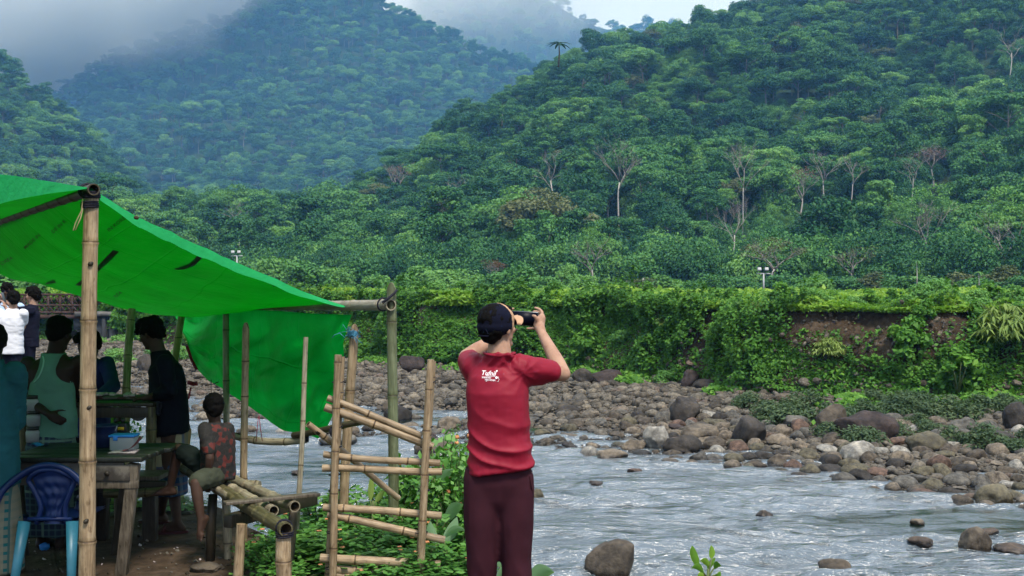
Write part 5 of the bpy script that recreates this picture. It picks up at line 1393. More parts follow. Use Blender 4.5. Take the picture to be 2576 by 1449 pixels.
# --- ladder-like bamboo rack
lr = empty('ladder_rack', gz(950, 7.25), 'open bamboo rack of two uprights and crossing rails, beside the red-shirted person', 'bamboo rack')
for x0, y0, x1, dx in ((833, 1449, 853, 0), (1054, 1449, 1084, 1)):
    d = 7.18
    bamboo('upright', gz(x0 - 2 - dx * 2, d), P(x1 + dx, 905 if dx else 893, d), 0.0245, 0.0225, 'bamboo', lr, node=0.3, seed=20 + dx)
    bamboo('upright', gz(x0 - 6 + dx * 0, d + 0.09), P(x1 + (4 if dx else 2), 909 if dx else 897, d + 0.09), 0.026, 0.024, 'bamboo', lr, (False, True), 0.33, 22 + dx)
    for py in (962, 1075, 1125, 1195, 1235, 1340, 1430):
        t = (py - (905 if dx else 893)) / (1449 - 900); lashing(P(x1 + (x0 - x1) * t, py, d + 0.04), (0, 0, 1), 0.036, 1, 0.004, 'cord_dark', lr, 'wire_tie', 0.003)
RAILS = [((824, 1001), (1062, 1096), .0205), ((818, 1023), (1090, 1124), .027), ((774, 1068), (1005, 1252), .0205), ((814, 1143), (1107, 1168), .0215), ((811, 1180), (1112, 1184), .0235),
         ((813, 1276), (1111, 1296), .0240), ((824, 1294), (1119, 1358), .0250), ((806, 1404), (1108, 1421), .0285), ((845, 1433), (1140, 1462), .0290), ((830, 1446), (1120, 1480), .0285)]
for i, (a, b_, r) in enumerate(RAILS):
    back = 0.05
    bamboo('rail', P(a[0], a[1], 7.23 + (0.02 if i == 2 else 0)), P(b_[0], b_[1], 7.24 + (0.35 if i == 2 else 0.0)), r, r * 0.97, 'bamboo', lr, (True, True), 0.36, 30 + i)

# --- bench of round poles
bn = empty('pole_bench', gz(640, 7.6), 'low bench of round bamboo poles on stakes, with a seated child', 'bench')
zb = 0.5
PB = [((722, 1332), (418, 1151), .042, 'bamboo_olive', (True, False)), ((690, 1283), (545, 1211), .034, 'bamboo_grey', (True, False)), ((742, 1274), (566, 1199), .037, 'bamboo_grey', (True, False)), ((649, 1288), (528, 1222), .028, 'bamboo_grey', (True, False))]
for i, (a, b_, r, mt, h) in enumerate(PB):
    bamboo('pole', PZ(a[0], a[1], zb), PZ(b_[0], b_[1], zb), r, r * 0.98, mt, bn, h, 0.24, 50 + i)
bamboo('crosspole', PZ(562, 1216, 0.44), PZ(653, 1220, 0.44), 0.036, 0.036, 'bamboo_grey', bn, (False, False), 0.3, 55)
mb = MB(); beam(mb, PZ(572, 1312, .42), PZ(790, 1253, .42), 0.07, 0.085, bev=0.008); mb.build('crossbeam', M['wood_dark'], bn)
mb = MB(); beam(mb, PZ(565, 1266, .555), PZ(801, 1243, .555), 0.075, 0.022, bev=0.004); mb.build('plank', M['wood'], bn)
bamboo('leg', gz(714, 6.72), P(716, 1342, 6.72), 0.046, 0.044, 'bamboo', bn, (False, False), 0.5, 56); lashing(P(716, 1352, 6.72), (0, 0, 1), 0.046, 3, 0.012, 'cord_dark', bn)
lashing(PZ(712, 1326, zb), (PZ(722, 1332, zb) - PZ(418, 1151, zb)), 0.044, 3, 0.010, 'cord_dark', bn)
bamboo('leg', gz(594, 7.28), P(607, 1318, 7.28), 0.034, 0.030, 'bamboo', bn, (False, False), 0.5, 57); bamboo('leg', gz(576, 8.1), P(568, 1248, 8.1), 0.030, 0.028, 'bamboo_grey', bn, (False, False), 0.35, 58)
mb = MB(); mb.tube([gz(527, 8.05), P(531, 1320, 8.05), P(536, 1244, 8.05)], [0.034, 0.036, 0.032], 8); mb.build('leg', M['wood_dark'], bn)
bamboo('leg', gz(742, 8.5), P(745, 1262, 8.5), 0.03, 0.03, 'bamboo_grey', bn, (False, False), 0.35, 59)
mb = MB(); mb.tube([gz(720, 7.6), P(738, 1290, 7.6), P(746, 1275, 7.6)], [0.035, 0.03, 0.02], 8); mb.build('leg', M['wood'], bn)

# --- the near table with drawer
M['tabletop'] = mat_bamboo('dark_green_boards', (0.008, 0.011, 0.009), (0.017, 0.022, 0.019), (0.034, 0.038, 0.034), 0.6)
tb = empty('wooden_table', gz(200, 7.9), 'worn low wooden table with peeling drawer front and slanted legs behind the blue chair', 'table')
zt = 0.79
def plankbox(name, a, b_, w, h, mat, parent): mb = MB(); beam(mb, a, b_, w, h, bev=0.006); return mb.build(name, M[mat], parent)
xl, xr = (20 - CX) / F * 7.6, (360 - CX) / F * 7.58
for k in range(5):
    y = 7.62 + 0.145 * k; plankbox('tabletop_plank', (xl, y, zt - 0.016 + 0.003 * (k % 2)), (xr - 0.01 * (k % 3) + 0.02 * k, y, zt - 0.016), 0.139, 0.032, 'tabletop', tb)

m, nt, b = new_mat('peeling_paint'); v = coords(nt, (1, 1, 1)); n = noise(nt, v, 5, 5, 0.6); n2 = noise(nt, v, 11, 5, 0.6)
c = ramp(nt, n, [(0.42, (0.05, 0.042, 0.035)), (0.5, (0.12, 0.108, 0.09)), (0.58, (0.09, 0.08, 0.068)), (0.62, (0.045, 0.014, 0.009))])
nt.links.new(mixc(nt, 0.6, c, ramp(nt, n2, [(0.35, (0.5, 0.5, 0.5)), (0.6, (1.1, 1.1, 1.1))]), 'MULTIPLY'), b.inputs['Base Color']); b.inputs['Roughness'].default_value = 0.8; bump(nt, b, n, 0.4, 0.004); M['peel'] = m
yf = 7.60
mb = MB(); mb.box(((xl + xr) / 2 - 0.05, yf, zt - 0.115), (xr - xl - 0.16, 0.022, 0.150), bev=0.003); mb.build('apron', M['peel'], tb)
xd0, xd1 = (236 - CX) / F * yf, (330 - CX) / F * yf
mb = MB(); mb.box(((xd0 + xd1) / 2, yf - 0.02, zt - 0.105), (xd1 - xd0, 0.02, 0.105), bev=0.003); dr = mb.build('drawer', M['peel'], tb)
mb = MB(); mb.tube([((xd0 + xd1) / 2 - 0.02, yf - 0.032, zt - 0.105), ((xd0 + xd1) / 2 - 0.02, yf - 0.06, zt - 0.105)], [0.012, 0.016], 10); mb.build('knob', M['wood_dark'], dr)
mb = MB(); mb.box(((xd0 + xd1) / 2, yf - 0.005, zt - 0.185), (xd1 - xd0 + 0.1, 0.03, 0.05), bev=0.003); mb.build('rail', M['wood'], tb)
for (a, b_, mt) in ((P(338, 1166, 7.60), gz(300, 7.68), 'wood'), (P(322, 1180, 8.15), gz(288, 8.22), 'wood_dark'), (P(25, 1170, 7.62), gz(52, 7.72), 'wood_dark'), (P(40, 1170, 8.15), gz(60, 8.2), 'wood_dark')):
    mb = MB(); beam(mb, b_, a, 0.075, 0.06, up=Vector((0, 1, 0)), bev=0.006); mb.build('leg', M[mt], tb)

# --- the far counter on bamboo legs, and the low plank seat
ct = empty('serving_counter', gz(300, 9.0), 'high plank counter on bamboo legs where the dark-shirted person leans', 'counter')
zc = 1.03
for k in range(4):
    y = 8.80 + 0.155 * k; plankbox('plank', ((45 - CX) / F * 8.9, y, zc - 0.014 + 0.004 * (k % 2)), ((402 - CX) / F * 8.9 + 0.03 * (k % 2), y, zc - 0.014), 0.148, 0.030, 'tabletop' if k else 'wood_dark', ct)
mb = MB(); beam(mb, ((45 - CX) / F * 8.9, 8.76, zc - 0.075), ((400 - CX) / F * 8.9, 8.76, zc - 0.075), 0.03, 0.08, bev=0.004); mb.build('apron', M['wood_dark'], ct)
bamboo('leg', (P(379, 1188, 8.78).x, 8.78, 0.5), P(381, 1022, 8.78), 0.040, 0.038, 'bamboo_olive', ct, node=0.42, seed=70)
bamboo('leg', gz(60, 8.85), P(60, 1030, 8.85), 0.038, 0.036, 'bamboo_olive', ct, seed=71); bamboo('leg', gz(300, 9.35), P(302, 1030, 9.35), 0.036, 0.036, 'bamboo_dark', ct, seed=72)
for k, p in enumerate([(395, 1034), (397, 1022)]): lashing(P(p[0], p[1], 8.74), (1, 0, 0), 0.03, 2, 0.008, 'cord_dark', ct)
ps = empty('plank_seat', gz(330, 8.7), 'low plank seat on a dark square post between the table and the pole bench', 'bench')
mb = MB(); beam(mb, (P(230, 1200, 8.75).x, 8.62, 0.5), (P(428, 1200, 8.75).x, 8.62, 0.5), 0.30, 0.035, bev=0.005); mb.build('plank', M['wood'], ps)
mb = MB(); beam(mb, (P(236, 1225, 8.5).x, 8.48, 0.44), (P(420, 1225, 8.5).x, 8.48, 0.44), 0.05, 0.08, bev=0.005); mb.build('crossbeam', M['wood_dark'], ps)
bamboo('rail', P(262, 1241, 8.38), P(445, 1236, 8.4), 0.033, 0.030, 'bamboo_olive', ps, (True, False), 0.4, 74)
for px, d in ((378, 8.7), (255, 8.7)):
    mb = MB(); beam(mb, gz(px, d), (P(px, 1230, d).x, d, 0.47), 0.10, 0.09, up=Vector((0, 1, 0)), bev=0.008); mb.build('leg', M['wood_dark'], ps)

# --- green tarpaulins
def mat_tarp(t0=(0.0006, 0.125, 0.0015), t1=(0.0010, 0.185, 0.003), d0=(0.002, 0.29, 0.035), d1=(0.004, 0.40, 0.060)):
    m, nt, b = new_mat('green_tarpaulin'); nt.nodes.remove(b); out = nt.nodes['Material Output']
    v = coords(nt, (1, 1, 1)); n = noise(nt, v, 2.2, 5, 0.6); n2 = noise(nt, v, 420, 2)
    c1 = ramp(nt, n, [(0.3, d0), (0.7, d1)])
    c2 = ramp(nt, n, [(0.3, t0), (0.7, t1)])
    p = nd(nt, 'ShaderNodeBsdfPrincipled', Roughness=0.5); p.inputs['Specular IOR Level'].default_value = 0.05; nt.links.new(c1, p.inputs['Base Color'])
    t = nd(nt, 'ShaderNodeBsdfTranslucent'); nt.links.new(c2, t.inputs['Color'])
    ms = nd(nt, 'ShaderNodeMixShader', Fac=0.55); nt.links.new(p.outputs[0], ms.inputs[1]); nt.links.new(t.outputs[0], ms.inputs[2])
    bp_ = nd(nt, 'ShaderNodeBump', Strength=0.45, Distance=0.03); n3 = noise(nt, v, 9, 5, 0.65)
    hsum = n3
    for an_, k_ in (('fold_u', 1.0), ('fold_v', 1.0)):                      # creases left from the folded packet
        a_ = nd(nt, 'ShaderNodeAttribute'); a_.attribute_name = an_
        f_ = nd(nt, 'ShaderNodeMath', operation='PINGPONG'); f_.inputs[1].default_value = 0.5; nt.links.new(a_.outputs['Fac'], f_.inputs[0])
        r_ = ramp(nt, f_.outputs[0], [(0.0, (1, 1, 1)), (0.022, (0, 0, 0))])
        q_ = nd(nt, 'ShaderNodeMath', operation='MULTIPLY_ADD'); q_.inputs[1].default_value = 0.55; nt.links.new(r_, q_.inputs[0]); nt.links.new(hsum, q_.inputs[2]); hsum = q_.outputs[0]
    nt.links.new(hsum, bp_.inputs['Height'])
    nt.links.new(bp_.outputs[0], p.inputs['Normal']); nt.links.new(bp_.outputs[0], t.inputs['Normal'])
    nt.links.new(ms.outputs[0], out.inputs['Surface']); return m
M['tarp'] = mat_tarp(); M['tarp_hem_lit'] = mat_tarp((0.002, 0.25, 0.02), (0.004, 0.35, 0.04), (0.035, 0.62, 0.18), (0.06, 0.74, 0.25)); M['tarp_thin'] = mat_tarp((0.001, 0.27, 0.014), (0.004, 0.46, 0.045))  # hem copy: same cloth, its green brightened for the sky light there
def catmull(pts, t):
    pts = [np.array(p) for p in pts]; n = len(pts) - 1; i = min(int(t * n), n - 1); f = t * n - i
    p0 = pts[i - 1] if i else 2 * pts[0] - pts[1]; p1, p2 = pts[i], pts[i + 1]; p3 = pts[i + 2] if i + 2 <= n else 2 * pts[n] - pts[n - 1]
    return 0.5 * (2 * p1 + (p2 - p0) * f + (2 * p0 - 5 * p1 + 4 * p2 - p3) * f * f + (3 * p1 - p0 - 3 * p2 + p3) * f ** 3)
near_r = [P(230, 473, 6.5), P(330, 538, 6.78), P(406, 574, 7.0), P(500, 616, 7.32), P(600, 660, 7.66), P(740, 722, 8.12), P(873, 769, 8.58)]
far_r = [P(-114, 594, 12.5), P(0, 690, 12.1), P(110, 718, 11.9), P(240, 757, 11.7), P(380, 789, 11.45), P(478, 797, 11.2), P(562, 771, 10.85)]
near_l = [P(230, 473, 6.5), P(110, 456, 6.0), P(0, 441, 5.6), P(-120, 420, 5.2), P(-330, 385, 4.8), P(-700, 340, 4.3), P(-1300, 330, 3.9)]
far_l = [P(-114, 594, 12.5), P(-260, 600, 12.0), P(-420, 610, 11.5), P(-600, 620, 11.0), P(-800, 640, 10.5), P(-1200, 660, 10.0), P(-1800, 690, 9.5)]
def sheet(near, far, nu_=70, nv_=36, sag=0.10, seed=1):
    g_ = np.zeros((nu_, nv_, 3))
    for i in range(nu_):
        u = i / (nu_ - 1); a, b_ = catmull(near, u), catmull(far, u)
        for j in range(nv_):
            w_ = j / (nv_ - 1); g_[i, j] = a + (b_ - a) * w_ - np.array([0, 0, sag * 4 * w_ * (1 - w_) * math.sin(math.pi * min(1, u * 1.02)) ** 0.7])
    U, V_ = np.meshgrid(np.linspace(0, 1, nu_), np.linspace(0, 1, nv_), indexing='ij')
    g_[..., 2] += 0.010 * fbm(np.stack([U * 14, V_ * 5, U * 0 + seed], -1), 3, seed) * np.sin(math.pi * np.clip(U, 0.03, 1)) + 0.012 * np.sin(V_ * 21 + U * 5) * U * (1 - V_) * 0.6
    return g_
def fold_attrs(nu_, nv_, du, dv):
    U, V_ = np.meshgrid(np.linspace(0, du, nu_), np.linspace(0, dv, nv_), indexing='ij')
    wv_ = 0.03 * vnoise(np.stack([U * 3, V_ * 3, U * 0], -1), 4)
    return {'fold_u': (U + wv_).ravel(), 'fold_v': (V_ + wv_).ravel()}
gr, gl = sheet(near_r, far_r, seed=1), sheet(near_l, far_l, 50, 30, 0.05, seed=2)
canopy = empty('tarpaulin_roof', P(230, 480, 8.5), 'bright green tarpaulin roof sloping from the front post down to the eave pole', 'tarpaulin')
mb = MB(); mb.grid(gr); cr = mb.build('roof_sheet', M['tarp'], canopy, attrs=fold_attrs(70, 36, 4.6, 5.3)); mb = MB(); mb.grid(gl); cl = mb.build('roof_sheet', M['tarp'], canopy, attrs=fold_attrs(50, 30, 4.4, 5.3))
mb = MB(); k = 40; hh = []
for i in range(gr.shape[0]):
    u = i / (gr.shape[0] - 1); p = gr[i, 0]; h_ = 0.066 * math.sin(math.pi * min(1, u * 0.97 + 0.03)) ** 0.55 + 0.004 * math.sin(u * 40)
    hh.append([p + np.array([0.0, -0.004 - 0.02 * t, -h_ * t]) for t in (0, 0.5, 1)])
mb.grid(np.array(hh)); mb.build('hem', M['tarp_hem_lit'], canopy)
mb = MB(); hh = []
for i in range(gl.shape[0]):
    u = i / (gl.shape[0] - 1); p = gl[i, 0]; h_ = 0.004 + 0.27 * min(1, u * 1.6)
    hh.append([p + np.array([0.0, -0.004 - 0.02 * t, -h_ * t]) for t in (0, 0.5, 1)])
mb.grid(np.array(hh)); mb.build('hem', M['tarp_hem_lit'], canopy)
dep = bpy.context.evaluated_depsgraph_get; bpy.context.view_layer.update()
def bvh_of(objs):
    vs, fs = [], []
    for o in objs:
        b0 = len(vs); mw = W[o.name]
        vs += [mw @ v.co for v in o.data.vertices]; fs += [[b0 + q for q in p.vertices] for p in o.data.polygons]
    return BVHTree.FromPolygons(vs, fs)
EYE = Vector((0, 0, CZ))
def drape(bv, pts2, lift=0.004):
    """points of a flat print laid on the cloth where the photo shows them"""
    out = []
    for (px, py) in pts2:
        d = (P(px, py, 1.0) - EYE).normalized(); h = bv.ray_cast(EYE, d)
        if h[0] is None: return None
        out.append(h[0] - d * lift)
    return out
def print_text(name, txt, at, size, ang, bv, mat, parent, shear=0.0, font=None, lift=0.004, bold=0.0, sx=1.0, mirror=1):
    cu = bpy.data.curves.new('t', 'FONT'); cu.body = txt; cu.size = 1.0; cu.shear = shear; cu.offset = bold; cu.resolution_u = 2
    o = bpy.data.objects.new('t', cu); C.objects.link(o); me = bpy.data.meshes.new_from_object(o.evaluated_get(bpy.context.evaluated_depsgraph_get()))
    bpy.data.objects.remove(o)
    ca, sa = math.cos(R(ang)), math.sin(R(ang))
    pts = [(at[0] + (v.co.x * sx * ca - v.co.y * mirror * sa) * size, at[1] - (v.co.x * sx * sa + v.co.y * mirror * ca) * size) for v in me.vertices]
    w_ = drape(bv, pts, lift)
    if w_ is None or len(w_) == 0: return None
    mb = MB(); ff = {}
    for p in me.polygons: ff.setdefault(len(p.vertices), []).append(list(p.vertices))
    mb.add([list(q) for q in w_], [np.array(q) for q in ff.values()]); return mb.build(name, mat, parent, smooth=False)
bv_roof = bvh_of([cr, cl])
M['ink'] = mat_plain('dark_ink', (0.004, 0.05, 0.012), 0.7, 0.1, 30, 0)
M['patch'] = mat_plain('rafter_shadow', (0.002, 0.045, 0.006), 0.7, 0.2, 20, 0)  # dark green standing for rafter shade seen through the roof cloth
for txt, at, sz, an in [('MADE IN', (64, 628), 13, 42), ('DE IN K', (134, 588), 13, 42), ('IN KOREA', (274, 584), 14, 38), ('OREA', (4, 668), 13, 30), ('REA', (290, 752), 13, 40), ('EA', (686, 722), 13, 20)]:
    print_text('print', txt, at, sz, an, bv_roof, M['ink'], canopy, bold=0.02)
print_text('print', 'MADE IN KOREA', (452, 708), 16, -132, bv_roof, M['ink'], canopy, bold=0.02, mirror=-1)
for quad in [[(243, 672), (284, 629), (300, 633), (246, 684)], [(189, 717), (206, 704), (206, 713), (202, 720)], [(120, 709), (137, 703), (141, 712), (112, 716)], [(438, 676), (480, 662), (500, 640), (513, 644), (490, 668), (464, 678), (444, 679)]]:  # shadows of rafters lying on the roof, laid on as coloured strips
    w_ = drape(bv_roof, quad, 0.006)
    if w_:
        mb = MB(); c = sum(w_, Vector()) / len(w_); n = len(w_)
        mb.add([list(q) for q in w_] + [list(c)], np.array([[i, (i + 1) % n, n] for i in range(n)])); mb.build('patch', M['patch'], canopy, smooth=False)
mb = MB(); q = P(345, 548, 6.72); mb.tube([q, q + Vector((0.0, -0.03, 0))], [0.011, 0.011], 10); mb.build('eyelet', M['hollow'], canopy)

# hanging side cloth under the eave pole
def eave_depth(px): az = (px - CX) / F; return 4.521 / (az + 0.6696) + 0.02
cb = lut([(455, 806), (470, 868), (490, 924), (520, 957), (560, 976), (600, 1004), (640, 1035), (680, 1062), (720, 1082), (760, 1093), (805, 1102), (824, 1085), (833, 1060), (840, 1040)])
ctp = lut([(450, 786), (500, 784), (560, 778), (640, 779), (700, 782), (760, 787), (820, 790), (890, 792)])
nu2, nv2 = 130, 50; g_ = np.zeros((nu2, nv2, 3))
for i in range(nu2):
    s = i / (nu2 - 1); pt = 452 + (886 - 452) * s; pb = 456 + (838 - 456) * s
    top = P(pt, float(ctp(pt)), eave_depth(pt)); bot = P(pb, float(cb(pb)), eave_depth(pb) - 0.05)
    for j in range(nv2):
        t = j / (nv2 - 1); p = top.lerp(bot, t)
        if s > 0.93: p.x += -0.02 * math.sin(t * 3.1)
        g_[i, j] = p
S, T_ = np.meshgrid(np.linspace(0, 1, nu2), np.linspace(0, 1, nv2), indexing='ij')
pull = (1 - S) * (0.2 + T_)                                              # folds run down to the tied corner
dy = 0.06 * np.sin(26 * S ** 1.6 * (1 - 0.35 * T_) + 2 * T_) * np.clip(S * 1.4 - 0.2, 0, 1) * np.sin(math.pi * np.clip(T_, 0.06, 1) * 0.8)
dy += 0.09 * fbm(np.stack([S * 6 + T_ * 2.5, T_ * 2.2 - S, S * 0], -1), 3, 6) * np.sin(math.pi * np.clip(T_ * 0.9 + 0.04, 0, 1))
ang = np.arctan2((T_ - 0.66) * 1.2, (S - 0.20)); rad_ = np.hypot(T_ - 0.66, S - 0.20)                          # star of creases where a cord pinches it
dy += 0.022 * np.sin(ang * 9) * np.exp(-rad_ * 4.5) * (rad_ > 0.01)
g_[..., 1] += dy; g_[..., 0] += dy * 0.6696 * 0.5
curtain = empty('tarpaulin_curtain', P(660, 1100, 9.6), 'green tarpaulin hanging from the eave pole with a curved lower edge', 'tarpaulin')
mb = MB(); mb.grid(g_); mb.build('curtain_sheet', M['tarp_thin'], curtain, attrs=fold_attrs(nu2, nv2, 4.3, 2.2))
q = P(534, 965, 10.6); mb = MB(); mb.tube([q + Vector((0, -.04, .04)), q + Vector((0.0, -.04, -0.08)), q + Vector((-.02, 0, -.35))], 0.004, 4); mb.tube([q + Vector((-0.06, -.03, -0.02)), q + Vector((0.02, -.045, 0.0)), q + Vector((0.07, -.03, 0.02))], 0.005, 4); mb.build('cord', M['cord_dark'], curtain)

# --- blue moulded chair, seen from behind
M['blue_plastic'] = mat_plain('blue_plastic', (0.003, 0.014, 0.075), 0.4, 0.2, 6, 0.02, 0.3)
M['blue_light'] = mat_plain('light_blue_plastic', (0.025, 0.15, 0.22), 0.4, 0.2, 6, 0.02, 0.5)
ch = empty('plastic_chair', gz(112, 7.3), 'blue moulded plastic chair with arched relief back and pale blue legs at the lower left', 'chair')
dch = 7.28
def arc(pts, d, rad, n=8, ell=1.0, mb=None):
    mb = mb or MB(); cur = [catmull([P(a, b_, d + dd) for a, b_, dd in pts], t) for t in np.linspace(0, 1, 6 * (len(pts) - 1) + 1)]; mb.tube(cur, rad, n, ell=ell); return mb
mb = arc([(92, 1318, 0.02), (103, 1275, .02), (84, 1230, .02), (72, 1206, .02), (96, 1186, .0), (122, 1182, 0), (150, 1186, .0), (186, 1206, .02), (178, 1235, .02), (164, 1275, .02), (166, 1318, .02)], dch, 0.018); mb.build('back_frame', M['blue_plastic'], ch)
U = np.linspace(0, 1, 30); V_ = np.linspace(0, 1, 26); gg = np.zeros((30, 26, 3))
for i, u in enumerate(U):
    for j, v_ in enumerate(V_):
        lx = np.interp(v_, [0, .3, .6, 1], [112, 116, 98, 80]); rx = np.interp(v_, [0, .3, .6, 1], [160, 158, 172, 186])
        py = np.interp(v_, [0, 1], [1318, 1196]) - 12 * math.sin(math.pi * u) * v_
        p = P(lx + (rx - lx) * u, py, dch + 0.02 - 0.03 * math.sin(math.pi * u)); r0 = 0.004 * math.sin(u * 24 + 3 * math.sin(v_ * 9)) * math.sin(v_ * math.pi) + 0.005 * math.sin(v_ * 30) * math.sin(u * math.pi)
        gg[i, j] = (p.x, p.y + r0, p.z)
back = gg.copy(); back[..., 1] += 0.006
mb = MB(); mb.grid(gg); mb.grid(back[::-1]); mb.build('back_panel', M['blue_plastic'], ch)
mb = arc([(-14, 1275, -.10), (4, 1238, -.06), (30, 1212, -.02), (62, 1190, 0), (92, 1176, 0), (122, 1171, 0), (152, 1176, 0), (182, 1192, 0), (205, 1216, -.02), (216, 1240, -.06), (222, 1275, -.1)], dch, 0.024, ell=0.8); mb.build('top_rail', M['blue_plastic'], ch)
zs = 0.43; sx0, sx1 = P(70, 1318, dch).x, P(180, 1318, dch).x
mb = MB(); gs = np.array([[[sx0 - 0.06 * v_ + (sx1 - sx0 + 0.12 * v_) * u, dch + 0.45 * v_, zs + 0.012 * (abs(u - .5) * 2) ** 2 - 0.012 * math.sin(v_ * 3.1)] for v_ in np.linspace(0, 1, 12)] for u in np.linspace(0, 1, 14)]); mb.grid(gs); g2 = gs.copy(); g2[..., 2] -= 0.012; mb.grid(g2[::-1])
mb.tube([gs[0, 0], gs[-1, 0]], 0.014, 6); mb.build('seat', M['blue_plastic'], ch)
for a, b_, mt in ((P(62, 1312, dch), gz(22, 7.12), 'blue_light'), (P(182, 1312, dch), gz(178, 7.12), 'blue_light'), (P(58, 1300, dch + .45), gz(40, 7.9), 'blue_plastic'), (P(178, 1300, dch + .45), gz(186, 7.9), 'blue_plastic')):
    mb = MB(); pts = [b_, b_.lerp(a, 0.55), a]; mb.tube(pts, [0.024, 0.032, 0.042], 4 + 4, ell=0.7); mb.build('leg', M[mt], ch)
for xs_, xe, dd in ((2, 40, 1), (214, 190, -1)):
    mb = arc([(xs_ - 6 * dd, 1256, -.05), (xs_ - 2 * dd, 1250, 0.15), (xs_ + 14 * dd, 1252, 0.42)], dch, 0.022); mb.tube([P(xs_ + 14 * dd, 1252, dch + .42), P(xs_ + 24 * dd, 1310, dch + .40)], 0.02, 8); mb.build('armrest', M['blue_plastic'], ch)

# ------------------------------------------------------------------ people
SK_TAN = mat_skin('tan_skin', (0.36, 0.215, 0.15)); SK_BROWN = mat_skin('brown_skin', (0.050, 0.027, 0.019)); SK_DEEP = mat_skin('deep_brown_skin', (0.022, 0.012, 0.009))
SK_FAIR = mat_skin('light_brown_skin', (0.33, 0.205, 0.15))

# --- 1. the person in the red shirt
D0 = 6.0
gx, gy = P(1258, 1500, 6.05).x, 6.05; g0 = float(near_ground(gx, gy))
pz_ = lambda px, py, d=D0: P(px, py, d)
red = empty('person', (gx, gy, g0), 'person in red t-shirt and black cap, back turned, raising a phone with both hands', 'person')
HM = head_frame(pz_(1252, 824, 5.98), R(-40), R(5))
neck_b = pz_(1256, 893, 5.98); shL, shR = pz_(1186, 918, 6.06), pz_(1316, 922, 5.98)
chest, waist, pel = pz_(1252, 985, 6.0), pz_(1258, 1085, 6.0), pz_(1257, 1180, 6.02)
elR, wrR = pz_(1416, 940, 6.12), pz_(1363, 838, 6.34); elL, wrL = pz_(1172, 898, 6.34), pz_(1268, 838, 6.42)
hipL, hipR = pz_(1216, 1205, 6.03), pz_(1298, 1205, 6.0)
knL, knR = pz_(1214, 1385, 6.0), pz_(1300, 1385, 5.98); anL, anR = Vector((knL.x, 6.06, g0 + 0.085)), Vector((knR.x + .01, 6.0, g0 + 0.085))
PHONE = pz_(1317, 801, 6.43); ph_q = Matrix.Rotation(R(3.0), 4, 'Y') @ Matrix.Rotation(R(-6), 4, 'Z')
px_ax = (ph_q.to_3x3() @ Vector((1, 0, 0))); pz_ax = (ph_q.to_3x3() @ Vector((0, 0, 1)))
bl = Blob(); head(bl, HM, 1.0)
bl.cap(pz_(1256, 868, 5.985), neck_b + Vector((0, 0, -0.02)), 0.059, 0.066, 16)
bl.loft(torso_rings(pel, waist, chest, neck_b, shL, shR, (0.150, 0.138, 0.150), (0.11, 0.10, 0.11)))
for s_, e_, w_ in ((shR, elR, wrR), (shL, elL, wrL)):
    bl.cap(s_, e_, 0.050, 0.0415, 14); m_ = e_.lerp(w_, 0.28); bl.cap(e_, m_, 0.0415, 0.0425, 14); bl.cap(m_, w_, 0.0425, 0.0255, 14)
for h_, k_, a_ in ((hipL, knL, anL), (hipR, knR, anR)): bl.cap(h_, k_, 0.078, 0.055); bl.cap(k_, k_.lerp(a_, .35), 0.055, 0.055); bl.cap(k_.lerp(a_, .35), a_, 0.055, 0.037)
foot(bl, anL, (-0.12, 1, 0), g0); foot(bl, anR, (0.2, 1, 0), g0)
# right hand: seen on the phone's right end, fingers over the top edge, thumb on the glass, little finger below
def fingers_to(bl, pts_r):
    for pts, r_ in pts_r: bl.path([Vector(p) for p in pts], r_, 8)
pr = lambda px, py, dd=0.0: pz_(px, py, 6.40 + dd)
bl.cap(wrR, pr(1357, 822, -.02), 0.026, 0.030); bl.cap(pr(1357, 824, -.01), pr(1362, 800, .0), 0.029, 0.024); bl.cap(pr(1352, 818, -.01), pr(1354, 804, -.01), 0.024, 0.019)
fingers_to(bl, [([pr(1361, 802, .01), pr(1364, 786, .02), pr(1357, 778, .03), pr(1346, 774, .035)], [.0115, .0105, .0095, .0080]),
                ([pr(1364, 806, .02), pr(1366, 792, .05), pr(1356, 785, .06), pr(1342, 784, .062)], [.0115, .0105, .0095, .0080]),
                ([pr(1364, 812, .02), pr(1365, 800, .06), pr(1354, 795, .07), pr(1340, 795, .07)], [.0110, .0100, .0090, .0076]),
                ([pr(1356, 822, .0), pr(1347, 826, .02), pr(1337, 826, .03), pr(1326, 826, .03)], [.0110, .0098, .0088, .0072]),
                ([pr(1354, 814, -.02), pr(1350, 803, -.035), pr(1346, 796, -.04), pr(1341, 794, -.035)], [.0150, .0122, .0108, .0090])])
ql = lambda px, py, dd=0.0: pz_(px, py, 6.44 + dd)
bl.cap(wrL, ql(1274, 818), 0.026, 0.029); bl.cap(ql(1274, 820), ql(1272, 797, .01), 0.028, 0.024); bl.cap(ql(1278, 816, -.01), ql(1279, 800, -.01), 0.022, 0.019)
fingers_to(bl, [([ql(1272, 797, .0), ql(1268, 784, .01), ql(1264, 775, .015), ql(1266, 768, .015)], [.0112, .0102, .0092, .0078]),
                ([ql(1275, 797, .02), ql(1275, 784, .03), ql(1283, 779, .03), ql(1292, 776, .025)], [.0112, .0102, .0092, .0078]),
                ([ql(1276, 804, .03), ql(1272, 790, .06), ql(1282, 786, .07), ql(1296, 787, .07)], [.0110, .0100, .0090, .0076]),
                ([ql(1276, 816, .01), ql(1283, 826, .02), ql(1292, 829, .02), ql(1301, 829, .02)], [.0112, .0100, .0090, .0076]),
                ([ql(1280, 810, -.02), ql(1288, 802, -.03), ql(1295, 797, -.035), ql(1302, 795, -.03)], [.0145, .0120, .0105, .0088])])
body = bl.grow('body', SK_TAN, red, 0.0058, 3); eyes(HM, red)
